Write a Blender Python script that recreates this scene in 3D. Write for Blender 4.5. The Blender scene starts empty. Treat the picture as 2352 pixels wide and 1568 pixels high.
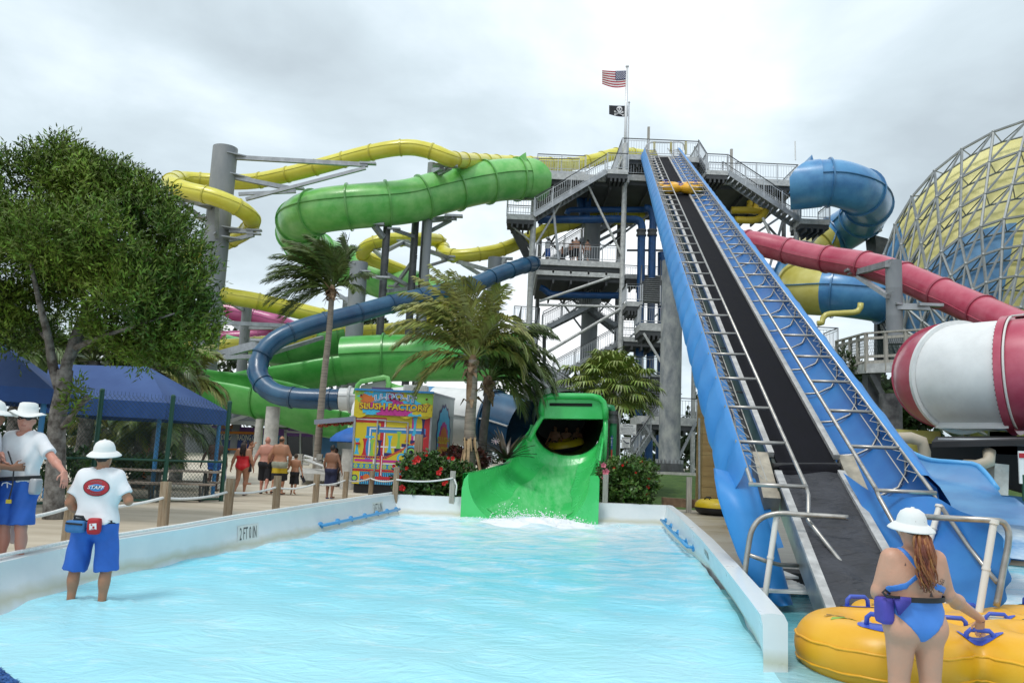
import bpy, math, random
import numpy as np
from mathutils import Vector, Matrix
from mathutils.bvhtree import BVHTree
random.seed(7); rng = np.random.default_rng(7)
R_ = random.uniform
PI = math.pi
V = Vector
Z = V((0, 0, 1))
scene = bpy.context.scene
COL = scene.collection
# ---------------------------------------------------------------- camera geometry
F0 = 1898.0; CAMZ = 1.68; PITCH = math.atan(271 / F0); ROLL = 0.045
CAM = V((0, 0, CAMZ))
FW = V((0, math.cos(PITCH), math.sin(PITCH))); UP0 = V((0, -math.sin(PITCH), math.cos(PITCH))); RI0 = V((1, 0, 0))
IR = RI0 * math.cos(ROLL) + UP0 * math.sin(ROLL)
IU = UP0 * math.cos(ROLL) - RI0 * math.sin(ROLL)
def ray(u, v): return FW + IR * ((u - 1176) / F0) + IU * ((784 - v) / F0)
def P(u, v, Y):
    d = ray(u, v); return CAM + d * (Y / d.y)
def G(u, v, z):
    d = ray(u, v); return CAM + d * ((z - CAMZ) / d.z)
def ground_z(y):                       # the site climbs about a metre from the pool deck to the shop and the tower
    t = min(1, max(0, (y - 28.5) / 14)); return 0.26 + 1.04 * t * t * (3 - 2 * t)
# ---------------------------------------------------------------- materials
MATS = {}
def mat(name, col, rough=0.5, metal=0.0, var=0.0, vscale=3.0, col2=None, bump=0.0, bscale=40.0, coat=0.0, spec=0.5, island=0.0, stretch=None, detail=5):
    if name in MATS: return MATS[name]
    m = bpy.data.materials.new(name); m.use_nodes = True; MATS[name] = m
    nt = m.node_tree; N = nt.nodes; L = nt.links
    b = N['Principled BSDF']
    b.inputs['Base Color'].default_value = (*col, 1); b.inputs['Roughness'].default_value = rough
    b.inputs['Metallic'].default_value = metal; b.inputs['Specular IOR Level'].default_value = spec
    if coat: b.inputs['Coat Weight'].default_value = coat; b.inputs['Coat Roughness'].default_value = 0.15
    tc = N.new('ShaderNodeTexCoord'); vec = tc.outputs['Object']
    if stretch:
        mp = N.new('ShaderNodeMapping'); mp.inputs['Scale'].default_value = stretch
        L.new(vec, mp.inputs['Vector']); vec = mp.outputs['Vector']
    src = None
    if var or col2:
        nz = N.new('ShaderNodeTexNoise'); nz.inputs['Scale'].default_value = vscale; nz.inputs['Detail'].default_value = detail
        nz.inputs['Roughness'].default_value = 0.62
        L.new(vec, nz.inputs['Vector'])
        rp = N.new('ShaderNodeValToRGB')
        c2 = col2 or tuple(min(1, c * (1 + var)) for c in col)
        c1 = col if col2 else tuple(c * (1 - var) for c in col)
        rp.color_ramp.elements[0].color = (*c1, 1); rp.color_ramp.elements[0].position = 0.36
        rp.color_ramp.elements[1].color = (*c2, 1); rp.color_ramp.elements[1].position = 0.66
        L.new(nz.outputs['Fac'], rp.inputs['Fac']); src = rp.outputs['Color']
        r2 = N.new('ShaderNodeMapRange'); r2.inputs['To Min'].default_value = max(0.02, rough - 0.1); r2.inputs['To Max'].default_value = min(1, rough + 0.12)
        L.new(nz.outputs['Fac'], r2.inputs['Value']); L.new(r2.outputs['Result'], b.inputs['Roughness'])
    if island:
        g = N.new('ShaderNodeNewGeometry'); hs = N.new('ShaderNodeHueSaturation')
        mr = N.new('ShaderNodeMapRange'); mr.inputs['To Min'].default_value = 1 - island; mr.inputs['To Max'].default_value = 1 + island
        L.new(g.outputs['Random Per Island'], mr.inputs['Value']); L.new(mr.outputs['Result'], hs.inputs['Value'])
        m2 = N.new('ShaderNodeMapRange'); m2.inputs['To Min'].default_value = 0.5 - 0.03 * min(1, island * 2); m2.inputs['To Max'].default_value = 0.5 + 0.015
        L.new(g.outputs['Random Per Island'], m2.inputs['Value']); L.new(m2.outputs['Result'], hs.inputs['Hue'])
        if src: L.new(src, hs.inputs['Color'])
        else: hs.inputs['Color'].default_value = (*col, 1)
        src = hs.outputs['Color']
    if src: L.new(src, b.inputs['Base Color'])
    if bump:
        n2 = N.new('ShaderNodeTexNoise'); n2.inputs['Scale'].default_value = bscale; n2.inputs['Detail'].default_value = 4
        L.new(vec, n2.inputs['Vector'])
        bp = N.new('ShaderNodeBump'); bp.inputs['Strength'].default_value = bump; bp.inputs['Distance'].default_value = 0.02
        L.new(n2.outputs['Fac'], bp.inputs['Height']); L.new(bp.outputs['Normal'], b.inputs['Normal'])
    return m
# ---------------------------------------------------------------- objects
WL = {}                                   # world place of each object's origin
def tag(o, label=None, cat=None, group=None, kind=None):
    if label: o['label'] = label
    if cat: o['category'] = cat
    if group: o['group'] = group
    if kind: o['kind'] = kind
    return o
def thing(name, label, cat, loc=(0, 0, 0), group=None, rotz=0):
    o = bpy.data.objects.new(name, None); COL.objects.link(o); o.empty_display_size = 0.2
    o.location = loc; o.rotation_euler = (0, 0, rotz); WL[o.name] = V(loc)
    return tag(o, label, cat, group)
class MB:
    def __init__(s): s.v = []; s.f = []; s.m = []
    def add(s, vs, fs, mi=0):
        k = len(s.v); s.v.extend(vs); s.f.extend([tuple(i + k for i in f) for f in fs]); s.m.extend([mi] * len(fs)); return s
    def box(s, c, size, rot=None, mi=0):
        c = V(c); hx, hy, hz = size[0] / 2, size[1] / 2, size[2] / 2
        vs = [V((x, y, z)) for x in (-hx, hx) for y in (-hy, hy) for z in (-hz, hz)]
        vs = [c + (rot @ p if rot else p) for p in vs]
        return s.add(vs, [(0, 1, 3, 2), (4, 6, 7, 5), (0, 4, 5, 1), (2, 3, 7, 6), (0, 2, 6, 4), (1, 5, 7, 3)], mi)
    def beam(s, a, b, w, h=None, up=Z, mi=0):
        a = V(a); b = V(b); h = h or w; t = (b - a).normalized(); r = t.cross(up)
        if r.length < 1e-4: r = t.cross(V((0, 1, 0)))
        r.normalize(); u = r.cross(t)
        vs = [p + r * (w / 2 * i) + u * (h / 2 * j) for p in (a, b) for i, j in ((-1, -1), (1, -1), (1, 1), (-1, 1))]
        return s.add(vs, [(0, 1, 2, 3), (7, 6, 5, 4), (0, 4, 5, 1), (1, 5, 6, 2), (2, 6, 7, 3), (3, 7, 4, 0)], mi)
    def tube(s, pts, r, n=8, closed=False, cap=True, mi=0):
        pts = [V(p) for p in pts]; N = len(pts); rs = r if isinstance(r, (list, tuple)) else [r] * N
        vs = []; prev = None
        for i, p in enumerate(pts):
            q0 = pts[i - 1] if (i > 0 or closed) else p
            q1 = pts[(i + 1) % N] if (i < N - 1 or closed) else p
            t = (q1 - q0).normalized()
            if prev is None:
                a = t.cross(Z)
                if a.length < 1e-3: a = t.cross(V((1, 0, 0)))
            else:
                a = prev - t * prev.dot(t)
                if a.length < 1e-6: a = t.cross(Z)
            a.normalize(); prev = a; c = t.cross(a)
            for k in range(n):
                th = 2 * PI * k / n; vs.append(p + (a * math.cos(th) + c * math.sin(th)) * rs[i])
        fs = []
        for i in range(N if closed else N - 1):
            j = (i + 1) % N
            for k in range(n):
                l = (k + 1) % n; fs.append((i * n + k, i * n + l, j * n + l, j * n + k))
        if cap and not closed: fs.append(tuple(range(n))[::-1]); fs.append(tuple((N - 1) * n + k for k in range(n)))
        return s.add(vs, fs, mi)
    def rod(s, a, b, r, n=6, mi=0): return s.tube([a, b], r, n, mi=mi)
    def lathe(s, prof, c, axis=Z, n=24, mi=0, ref=None, a0=0, a1=2 * PI):
        c = V(c); axis = V(axis).normalized(); a = (ref or (axis.cross(V((0, 1, 0))) if abs(axis.y) < 0.9 else axis.cross(V((1, 0, 0))))).normalized(); b = axis.cross(a)
        full = abs(a1 - a0 - 2 * PI) < 1e-6; m = n if full else n + 1; vs = []
        for r, z in prof:
            for k in range(m):
                th = a0 + (a1 - a0) * k / n; vs.append(c + axis * z + (a * math.cos(th) + b * math.sin(th)) * r)
        fs = []
        for i in range(len(prof) - 1):
            for k in range(n):
                l = (k + 1) % m; fs.append((i * m + k, i * m + l, (i + 1) * m + l, (i + 1) * m + k))
        return s.add(vs, fs, mi)
    def ring(s, c, axis, r0, r1, w, n=24, mi=0):
        return s.lathe([(r0, -w / 2), (r1, -w / 2), (r1, w / 2), (r0, w / 2), (r0, -w / 2)], c, axis, n, mi)
    def poly(s, pts, mi=0): return s.add([V(p) for p in pts], [tuple(range(len(pts)))], mi)
    def prism(s, pts, d, mi=0):
        d = V(d); n = len(pts); pts = [V(p) for p in pts]
        fs = [tuple(range(n)), tuple(range(n, 2 * n))[::-1]] + [(i, i + n, (i + 1) % n + n, (i + 1) % n) for i in range(n)]
        return s.add(pts + [p + d for p in pts], fs, mi)
    def grid(s, rows, mi=0, closed=False):
        nr, nc = len(rows), len(rows[0])
        vs = [V(p) for r in rows for p in r]
        fs = [(i * nc + j, i * nc + (j + 1) % nc, (i + 1) * nc + (j + 1) % nc, (i + 1) * nc + j) for i in range(nr - 1) for j in range(nc if closed else nc - 1)]
        return s.add(vs, fs, mi)
    def build(s, name, m, parent=None, smooth=False, local=False, kind=None, origin=None):
        vs = s.v
        if local: o0 = V((0, 0, 0)); wl = WL[parent.name] if parent else o0
        elif parent: o0 = WL[parent.name]; wl = o0
        else:
            if origin is None:
                mn = [min(p[i] for p in vs) for i in range(3)]; mx = [max(p[i] for p in vs) for i in range(3)]
                o0 = V(((mn[0] + mx[0]) / 2, (mn[1] + mx[1]) / 2, mn[2]))
            else: o0 = V(origin)
            wl = o0
        me = bpy.data.meshes.new(name)
        me.from_pydata([tuple(V(p) - o0) for p in vs], [], s.f)
        for x in (m if isinstance(m, (list, tuple)) else [m]): me.materials.append(x)
        me.polygons.foreach_set('material_index', s.m)
        if smooth:
            me.polygons.foreach_set('use_smooth', [True] * len(s.f))
            if smooth != True: me.set_sharp_from_angle(angle=math.radians(smooth))
        me.update()
        o = bpy.data.objects.new(name, me); COL.objects.link(o)
        if parent: o.parent = parent
        else: o.location = o0
        WL[o.name] = wl
        if kind: o['kind'] = kind
        return o
def part(name, m, parent, fn, smooth=False, local=False, label=None):
    b = MB(); fn(b); o = b.build(name, m, parent, smooth, local)
    if label: o['label'] = label
    return o
def dup(root, loc, rotz=None, label=None):
    c = root.copy(); COL.objects.link(c); c.location = loc; WL[c.name] = V(loc)
    if rotz is not None: c.rotation_euler = (0, 0, rotz)
    if label: c['label'] = label
    for ch in list(root.children):
        k = ch.copy(); COL.objects.link(k); k.parent = c; WL[k.name] = V(loc)
        for g in list(ch.children):
            d = g.copy(); COL.objects.link(d); d.parent = k
    return c
def cr(pts, step=None, n=None):            # smooth curve through points, evenly resampled
    pts = [V(p) for p in pts]
    if len(pts) == 2: q = [pts[0].lerp(pts[1], i / 40) for i in range(41)]
    else:
        q = []; E = [pts[0] * 2 - pts[1]] + pts + [pts[-1] * 2 - pts[-2]]
        for i in range(1, len(E) - 2):
            p0, p1, p2, p3 = E[i - 1:i + 3]
            t0 = 0.0; t1 = t0 + max(1e-5, (p1 - p0).length) ** 0.5; t2 = t1 + max(1e-5, (p2 - p1).length) ** 0.5; t3 = t2 + max(1e-5, (p3 - p2).length) ** 0.5
            for k in range(24):
                t = t1 + (t2 - t1) * k / 24
                a1 = p0 * ((t1 - t) / (t1 - t0)) + p1 * ((t - t0) / (t1 - t0)); a2 = p1 * ((t2 - t) / (t2 - t1)) + p2 * ((t - t1) / (t2 - t1)); a3 = p2 * ((t3 - t) / (t3 - t2)) + p3 * ((t - t2) / (t3 - t2))
                b1 = a1 * ((t2 - t) / (t2 - t0)) + a2 * ((t - t0) / (t2 - t0)); b2 = a2 * ((t3 - t) / (t3 - t1)) + a3 * ((t - t1) / (t3 - t1))
                q.append(b1 * ((t2 - t) / (t2 - t1)) + b2 * ((t - t1) / (t2 - t1)))
        q.append(pts[-1])
    d = [0]
    for a, b in zip(q, q[1:]): d.append(d[-1] + (b - a).length)
    m = n or max(2, int(round(d[-1] / step)) + 1); out = []; j = 0
    for i in range(m):
        s = d[-1] * i / (m - 1)
        while j < len(q) - 2 and d[j + 1] < s: j += 1
        out.append(q[j].lerp(q[j + 1], (s - d[j]) / max(1e-9, d[j + 1] - d[j])))
    return out
def frames(pts):
    out = []
    for i, p in enumerate(pts):
        t = (pts[min(i + 1, len(pts) - 1)] - pts[max(i - 1, 0)]).normalized(); r = t.cross(Z).normalized(); out.append((p, t, r, r.cross(t)))
    return out
def sweep(mb, fr, r, a0=0, a1=360, n=28, th=0.0, mi=0):   # tube (full circle) or open trough (arc with thickness) along frames; 270 = bottom
    rs = r if isinstance(r, (list, tuple)) else [r] * len(fr)
    if a1 - a0 >= 360:
        mb.grid([[p + (x * math.cos(2 * PI * k / n) + u * math.sin(2 * PI * k / n)) * q for k in range(n)] for (p, t, x, u), q in zip(fr, rs)], mi, closed=True)
    else:
        A = [math.radians(a0 + (a1 - a0) * k / n) for k in range(n + 1)]
        mb.grid([[p + (x * math.cos(a) + u * math.sin(a)) * q for a in A] + [p + (x * math.cos(a) + u * math.sin(a)) * (q + th) for a in A[::-1]] for (p, t, x, u), q in zip(fr, rs)], mi, closed=True)
def text_mesh(s, size, bold=0.0, shear=0.0, align='CENTER'):     # flat letters as points and faces, in x/y
    cu = bpy.data.curves.new('lettering', 'FONT'); cu.body = s; cu.size = size; cu.align_x = align; cu.align_y = 'CENTER'; cu.offset = bold; cu.shear = shear; cu.resolution_u = 2
    o = bpy.data.objects.new('lettering', cu); COL.objects.link(o)
    dg = bpy.context.evaluated_depsgraph_get(); me = bpy.data.meshes.new_from_object(o.evaluated_get(dg))
    vs = [tuple(v.co) for v in me.vertices]; fs = [tuple(p.vertices) for p in me.polygons]
    bpy.data.objects.remove(o); bpy.data.curves.remove(cu); bpy.data.meshes.remove(me)
    return vs, fs
# ---------------------------------------------------------------- smooth bodies: distance fields to meshes
class SDF:
    def __init__(s, lo, hi, h):
        s.lo = np.array(lo, float); s.h = h; s.n = np.ceil((np.array(hi) - s.lo) / h).astype(int) + 1; s.F = np.full(s.n, 0.5)
        s.ax = [s.lo[i] + h * np.arange(s.n[i]) for i in range(3)]
    def blk(s, lo, hi):
        i0 = np.clip(np.floor((np.array(lo) - s.lo) / s.h).astype(int), 0, s.n - 1); i1 = np.clip(np.ceil((np.array(hi) - s.lo) / s.h).astype(int) + 1, 1, s.n)
        sl = tuple(slice(i0[i], i1[i]) for i in range(3)); return sl, np.meshgrid(*[s.ax[i][sl[i]] for i in range(3)], indexing='ij')
    def mix(s, sl, d, k):
        f = s.F[sl]
        if k > 0:
            hh = np.maximum(k - np.abs(f - d), 0) / k; s.F[sl] = np.minimum(f, d) - hh * hh * k * 0.25
        else: s.F[sl] = np.minimum(f, d)
    def cap(s, a, b, ra, rb, k=0.03, sy=1.0, cut=None, off=0.0):
        a = np.array(a, float); b = np.array(b, float); m = max(ra, rb) + k + 3 * s.h + off
        sl, (X, Y, Zz) = s.blk(np.minimum(a, b) - m, np.maximum(a, b) + m)
        ba = b - a; bb = ba.copy(); bb[1] /= sy
        px, py, pz = X - a[0], (Y - a[1]) / sy, Zz - a[2]
        t = np.clip((px * bb[0] + py * bb[1] + pz * bb[2]) / max(1e-9, bb.dot(bb)), 0, 1)
        d = np.sqrt((px - t * bb[0]) ** 2 + (py - t * bb[1]) ** 2 + (pz - t * bb[2]) ** 2) - (ra + (rb - ra) * t)
        if sy < 1: d = d * (0.5 + sy / 2)
        d = d - off
        for q, nrm in (cut or []):
            d = np.maximum(d, (X - q[0]) * nrm[0] + (Y - q[1]) * nrm[1] + (Zz - q[2]) * nrm[2])
        s.mix(sl, d, k)
    def ell(s, c, r, k=0.03, off=0.0):
        c = np.array(c, float); r = np.array(r, float); m = r + k + 3 * s.h + off
        sl, (X, Y, Zz) = s.blk(c - m, c + m)
        q = np.sqrt(((X - c[0]) / r[0]) ** 2 + ((Y - c[1]) / r[1]) ** 2 + ((Zz - c[2]) / r[2]) ** 2)
        s.mix(sl, (q - 1) * r.min() - off, k)
    def torus(s, c, R, r, k=0.05, sq=1.0):
        c = np.array(c, float); m = np.array([R + r, R + r, r]) + k + 3 * s.h
        sl, (X, Y, Zz) = s.blk(c - m, c + m)
        q = np.sqrt((X - c[0]) ** 2 + (Y - c[1]) ** 2) - R
        s.mix(sl, np.sqrt(q * q + ((Zz - c[2]) / sq) ** 2) - r, k)
    def grids(s): return np.meshgrid(*s.ax, indexing='ij')
    def mesh(s, F=None):
        F = s.F if F is None else F
        nx, ny, nz = F.shape; S = F < 0
        acc = np.zeros((nx - 1, ny - 1, nz - 1, 3)); cnt = np.zeros((nx - 1, ny - 1, nz - 1))
        for ax in range(3):
            for o1 in (0, 1):
                for o2 in (0, 1):
                    i0 = [0, 0, 0]; oth = [i for i in range(3) if i != ax]; i0[oth[0]] = o1; i0[oth[1]] = o2; i1 = list(i0); i1[ax] = 1
                    sl = lambda i: tuple(slice(i[j], F.shape[j] - 1 + i[j]) for j in range(3))
                    f0, f1 = F[sl(i0)], F[sl(i1)]; x = (f0 < 0) != (f1 < 0)
                    t = np.where(x, f0 / np.where(x, f0 - f1, 1), 0)
                    for j in range(3): acc[..., j] += np.where(x, i0[j] + (t if j == ax else 0), 0)
                    cnt += x
        act = cnt > 0; idx = np.full(act.shape, -1); idx[act] = np.arange(act.sum())
        cells = np.argwhere(act); pos = (cells + acc[act] / cnt[act][:, None]) * s.h + s.lo
        fs = []
        for ax in range(3):
            sl0 = [slice(None)] * 3; sl1 = [slice(None)] * 3; sl0[ax] = slice(0, -1); sl1[ax] = slice(1, None)
            ch = S[tuple(sl0)] != S[tuple(sl1)]; e = np.argwhere(ch); oth = [i for i in range(3) if i != ax]
            ok = (e[:, oth[0]] > 0) & (e[:, oth[1]] > 0) & (e[:, oth[0]] < F.shape[oth[0]] - 1) & (e[:, oth[1]] < F.shape[oth[1]] - 1); e = e[ok]
            def cell(a, b):
                q = e.copy(); q[:, oth[0]] -= a; q[:, oth[1]] -= b; return idx[q[:, 0], q[:, 1], q[:, 2]]
            q = np.stack([cell(1, 1), cell(0, 1), cell(0, 0), cell(1, 0)], 1)
            inside = S[tuple(e.T)]; flip = inside if ax != 1 else ~inside
            q[~flip] = q[~flip][:, ::-1]; fs.append(q)
        fs = np.concatenate(fs); fs = fs[(fs >= 0).all(1)]
        return pos, fs
def np_obj(name, pos, fs, m, parent=None, mi=None, smooth=True):
    me = bpy.data.meshes.new(name); me.from_pydata(pos.tolist(), [], fs.tolist())
    for x in (m if isinstance(m, (list, tuple)) else [m]): me.materials.append(x)
    if mi is not None: me.polygons.foreach_set('material_index', np.asarray(mi, int).tolist())
    if smooth: me.polygons.foreach_set('use_smooth', [True] * len(fs))
    me.update(); o = bpy.data.objects.new(name, me); COL.objects.link(o)
    if parent: o.parent = parent; WL[o.name] = WL[parent.name]
    return o
# ---------------------------------------------------------------- shared materials
def lin(r, g, b): return tuple(((c / 255) / 12.92 if c <= 10 else (((c / 255) + 0.055) / 1.055) ** 2.4) for c in (r, g, b))
M_galv = mat('galvanised_steel', (0.36, 0.38, 0.40), 0.45, 0.55, 0.18, 2.5)
M_galv2 = mat('weathered_galvanised_plate', (0.40, 0.41, 0.41), 0.6, 0.3, 0.0, 4, (0.62, 0.63, 0.62))
M_dsteel = mat('dark_steel', (0.10, 0.105, 0.11), 0.5, 0.5, 0.25, 3)
M_stain = mat('stainless_pipe', (0.40, 0.385, 0.36), 0.36, 0.8, 0.2, 6)
M_column = mat('column_grey_paint', (0.20, 0.22, 0.24), 0.6, 0.0, 0.0, 1.1, (0.27, 0.285, 0.30), 0.15, 18, stretch=(1, 1, 0.35))
M_conc = mat('stained_concrete', (0.17, 0.19, 0.215), 0.8, 0, 0.0, 2.2, (0.40, 0.41, 0.40), 0.3, 25, stretch=(1, 1, 0.45))
M_pconc = mat('pale_concrete', (0.46, 0.45, 0.42), 0.85, 0, 0.2, 3, None, 0.3, 30)
M_white = mat('white_gelcoat', (0.74, 0.75, 0.74), 0.35, 0, 0.06, 2)
M_wood = mat('weathered_wood_post', (0.22, 0.15, 0.085), 0.85, 0, 0.0, 7, (0.37, 0.30, 0.215), 0.6, 40, stretch=(3, 3, 0.25))
M_gwood = mat('grey_weathered_wood', (0.30, 0.29, 0.26), 0.85, 0, 0.0, 7, (0.46, 0.44, 0.39), 0.5, 40, stretch=(3, 3, 0.25))
M_rope = mat('white_rope', (0.72, 0.72, 0.70), 0.9, 0, 0.12, 30)
M_black = mat('black_rubber', (0.012, 0.012, 0.014), 0.55, 0, 0.3, 3)
M_blueplast = mat('blue_plastic', (0.05, 0.10, 0.50), 0.35)
M_bluepipe = mat('blue_painted_pipe', (0.008, 0.065, 0.20), 0.45, 0, 0.2, 3)
M_bpipe2 = mat('light_blue_rail', (0.07, 0.32, 0.62), 0.4)
# ================================================================ SETTING: ground, pool, water
M_deck = mat('pale_concrete_deck', (0.40, 0.335, 0.245), 0.8, 0, 0.0, 0.9, (0.56, 0.49, 0.385), 0.25, 9, stretch=(0.45, 1.6, 1), detail=8)
M_grass = mat('lawn_grass', (0.035, 0.085, 0.012), 0.9, 0, 0.0, 2.5, (0.085, 0.15, 0.03), 0.8, 60)
M_earth = mat('site_ground', (0.20, 0.18, 0.14), 0.9, 0, 0.25, 0.4)
M_wall = mat('pool_wall_gelcoat', (0.74, 0.78, 0.79), 0.3, 0, 0.05, 1.2, (0.66, 0.72, 0.74))
nt_ = M_wall.node_tree; bs_ = nt_.nodes['Principled BSDF']; old_ = bs_.inputs['Base Color'].links[0].from_socket
tc_ = nt_.nodes.new('ShaderNodeTexCoord'); sz_ = nt_.nodes.new('ShaderNodeSeparateXYZ'); nt_.links.new(tc_.outputs['Object'], sz_.inputs[0])
nz_ = nt_.nodes.new('ShaderNodeTexNoise'); nz_.inputs['Scale'].default_value = 2.2; nz_.inputs['Detail'].default_value = 6; nt_.links.new(tc_.outputs['Object'], nz_.inputs['Vector'])
ma_ = nt_.nodes.new('ShaderNodeMath'); ma_.operation = 'MULTIPLY_ADD'; ma_.inputs[1].default_value = .16; nt_.links.new(nz_.outputs['Fac'], ma_.inputs[0]); nt_.links.new(sz_.outputs['Z'], ma_.inputs[2])
rm_ = nt_.nodes.new('ShaderNodeValToRGB'); nt_.links.new(ma_.outputs[0], rm_.inputs[0]); el_ = rm_.color_ramp.elements      # scum line left by the water
el_[0].position = .76; el_[0].color = (0, 0, 0, 1); el_[1].position = .96; el_[1].color = (0, 0, 0, 1); e3_ = el_.new(.845); e3_.color = (.8, .8, .8, 1)
mm_ = nt_.nodes.new('ShaderNodeMix'); mm_.data_type = 'RGBA'; nt_.links.new(rm_.outputs[0], mm_.inputs[0]); nt_.links.new(old_, mm_.inputs[6]); mm_.inputs[7].default_value = (.52, .50, .36, 1); nt_.links.new(mm_.outputs[2], bs_.inputs['Base Color'])
def sheet(name, x0, x1, y0, y1, m, zoff=0.0, n=24, fn=None):
    b = MB(); fn = fn or (lambda x, y: ground_z(y) + zoff)
    ys = [y0 + (y1 - y0) * i / n for i in range(n + 1)]
    b.grid([[V((x, y, fn(x, y))) for x in (x0, x1)] for y in ys])
    return b.build(name, m, None, True, kind='structure', origin=(0, 0, 0))
b = MB(); b.grid([[V((x, y, -0.6 if y < 45 else 1.2)) for x in (-900, 900)] for y in (-300, 44.9, 45.1, 60, 1500)])
b.build('ground', M_earth, None, False, kind='structure', origin=(0, 0, 0))
# water level is z = 0
LW = [(-260, 1500), (-120, 1450), (0, 1409), (63, 1380), (160, 1352), (269, 1322), (425, 1285), (552, 1264), (632, 1247), (731, 1224), (850, 1197), (918, 1181)]     # left waterline in the photo
LC = [(-260, 1378), (-120, 1327), (0, 1290), (63, 1276), (160, 1255), (269, 1238), (425, 1213), (552, 1190), (632, 1178), (731, 1162), (850, 1143), (905, 1135)]  # its crest
left_in = [G(u, v, 0) for u, v in LW]
left_top = [G(u, v, 0.41 + 0.13 * max(0, min(1, u / 905)) ** 1.2) for u, v in LC]
FY = left_top[-1].y                                        # far wall
# deck: left terrace, everything behind the far wall, right terrace
def slab(name, poly, z, m, drop=0.5):
    bb = MB(); bb.prism([V((p[0], p[1], z - drop)) for p in poly], (0, 0, drop)); return bb.build(name, m, None, False, kind='structure', origin=(0, 0, 0))
rw_far = P(1546, 1163, 24.4)
rw_near = V((2.60, 7.4, 0))
lt = [(p.x - 0.08, p.y) for p in left_top]
slab('deck', [(-70, lt[0][1] - 2)] + lt + [(lt[-1][0], 28.6), (-70, 28.6)], 0.26, M_deck)
sheet('pavement', -70, 3.0, 28.6, 60, mat('brightened_pavement', (0.50, 0.44, 0.35), 0.8, 0, 0.0, 0.7, (0.66, 0.60, 0.50), 0.2, 9, stretch=(0.45, 1.6, 1), detail=8), 0.0, 40)  # lighter copy of the deck colour, brightened to offset shading there
sheet('lawn', 3.0, 40, FY + 0.35, 75, M_grass, 0.0, 40)
b = MB()
rp_out = [(rw_near.x + 0.02, rw_near.y + 3.8), (rw_far.x + 0.03, rw_far.y), (9.6, 27.5), (9.6, 16.2), (5.6, 13.4), (3.6, 12.0)]
slab('pool_terrace', [(3.43, 11.6), (rw_far.x - 0.2, rw_far.y), (rw_far.x + 0.2, 28.5), (9.5, 28.5), (9.5, 16), (6.2, 13.6)], 0.27, mat('wet_concrete_terrace', (0.30, 0.25, 0.17), 0.35, 0, 0, 1.3, (0.46, 0.42, 0.34), 0.2, 12, stretch=(0.5, 2, 1)))
# ---- pool walls (each run of wall its own thing)
def wall_strip(name, label, inner, crest, out, width=0.22):
    b = MB(); rows = []
    for i, (a, c) in enumerate(zip(inner, crest)):
        o = V(out[i] if isinstance(out, list) else out)
        up = c.z; mid = a.lerp(c, 0.5); mid.z = c.z * 0.30; hi = a.lerp(c, 0.86); hi.z = c.z * 0.80
        rows.append([V((a.x, a.y, -0.7)) - o * 0.05, V((a.x, a.y, -0.1)) - o * 0.03, V((a.x, a.y, 0.0)), mid, hi, V((c.x, c.y, up)) - o * 0.02, V((c.x, c.y, up + 0.015)) + o * (width * 0.4), V((c.x, c.y, up)) + o * width, V((c.x, c.y, up - 0.06)) + o * (width + 0.03), V((c.x, c.y, -0.7)) + o * (width + 0.03)])
    b.grid(rows)
    for r in (rows[0], rows[-1]): b.poly(r)
    o = b.build(name, M_wall, None, 50); return tag(o, label, 'pool wall', 'white walls round the splash pool')
norm = []
for i in range(len(left_top)):
    t = (left_top[min(i + 1, len(left_top) - 1)] - left_top[max(0, i - 1)]); norm.append(tuple(V((-t.y, t.x, 0)).normalized()))
tag_l = wall_strip('pool_wall', 'long sloping white pool wall under the rope fence, behind the man standing in the water', left_in, left_top, norm)
fl0 = left_top[-1]; fl1 = P(1064, 1142, FY + 0.1)
a0 = left_in[-1]; a1 = V((fl1.x, a0.y + 0.1, 0)); nback = (0, 1, 0)
wall_strip('pool_wall', 'short white end wall below the red hibiscus bush, left of the green slide mouth', [a0.lerp(a1, i / 4) for i in range(5)], [V((fl0.x, fl0.y, 0.54)).lerp(V((fl1.x, fl1.y, 0.54)), i / 4) for i in range(5)], nback)
fr0 = P(1366, 1154, FY + 0.3); fr1 = P(1532, 1160, FY + 0.45)
b0 = V((fr0.x, FY - 0.15, 0)); b1 = V((fr1.x - 0.1, FY + 0.1, 0))
wall_strip('pool_wall', 'short white end wall in front of the clipped bush, right of the green slide mouth', [b0.lerp(b1, i / 4) for i in range(5)], [V((fr0.x, fr0.y, 0.55)).lerp(V((fr1.x, fr1.y, 0.55)), i / 4) for i in range(5)], nback)
c0 = V((b1.x, b1.y, 0)); c1 = V((1.90, 5.6, 0))
nn = V((c0 - c1)).cross(Z).normalized()
rw_in = [G(1516, 1203, 0), G(1561, 1245, 0), G(1597, 1290, 0), G(1640, 1360, 0), G(1700, 1455, 0), G(1742, 1530, 0)]
rw_tp = [G(1530, 1160, 0.55), G(1560, 1185, 0.54), G(1612, 1236, 0.52), G(1665, 1299, 0.50), G(1725, 1375, 0.47), G(1752, 1411, 0.46)]
for i in range(6): rw_tp[i].y = max(rw_tp[i].y, 0); rw_in[i] = V((rw_in[i].x, rw_tp[i].y, 0))
tag(wall_strip('pool_wall', 'straight white wall with a square near end between the pool and the conveyor', rw_in, rw_tp, (1, 0.05, 0), 0.19), None, None)
# ---- depth markings on the walls
def wall_text(s, u, v, z, size, facing, off, parent=None):
    vs, fs = text_mesh(s, size, 0.006); c = G(u, v, z); t = V(facing).normalized(); b = MB()
    b.add([c + t * x + V((0, 0, 1)) * y + off for x, y, _ in vs], fs)
    return b
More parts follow.
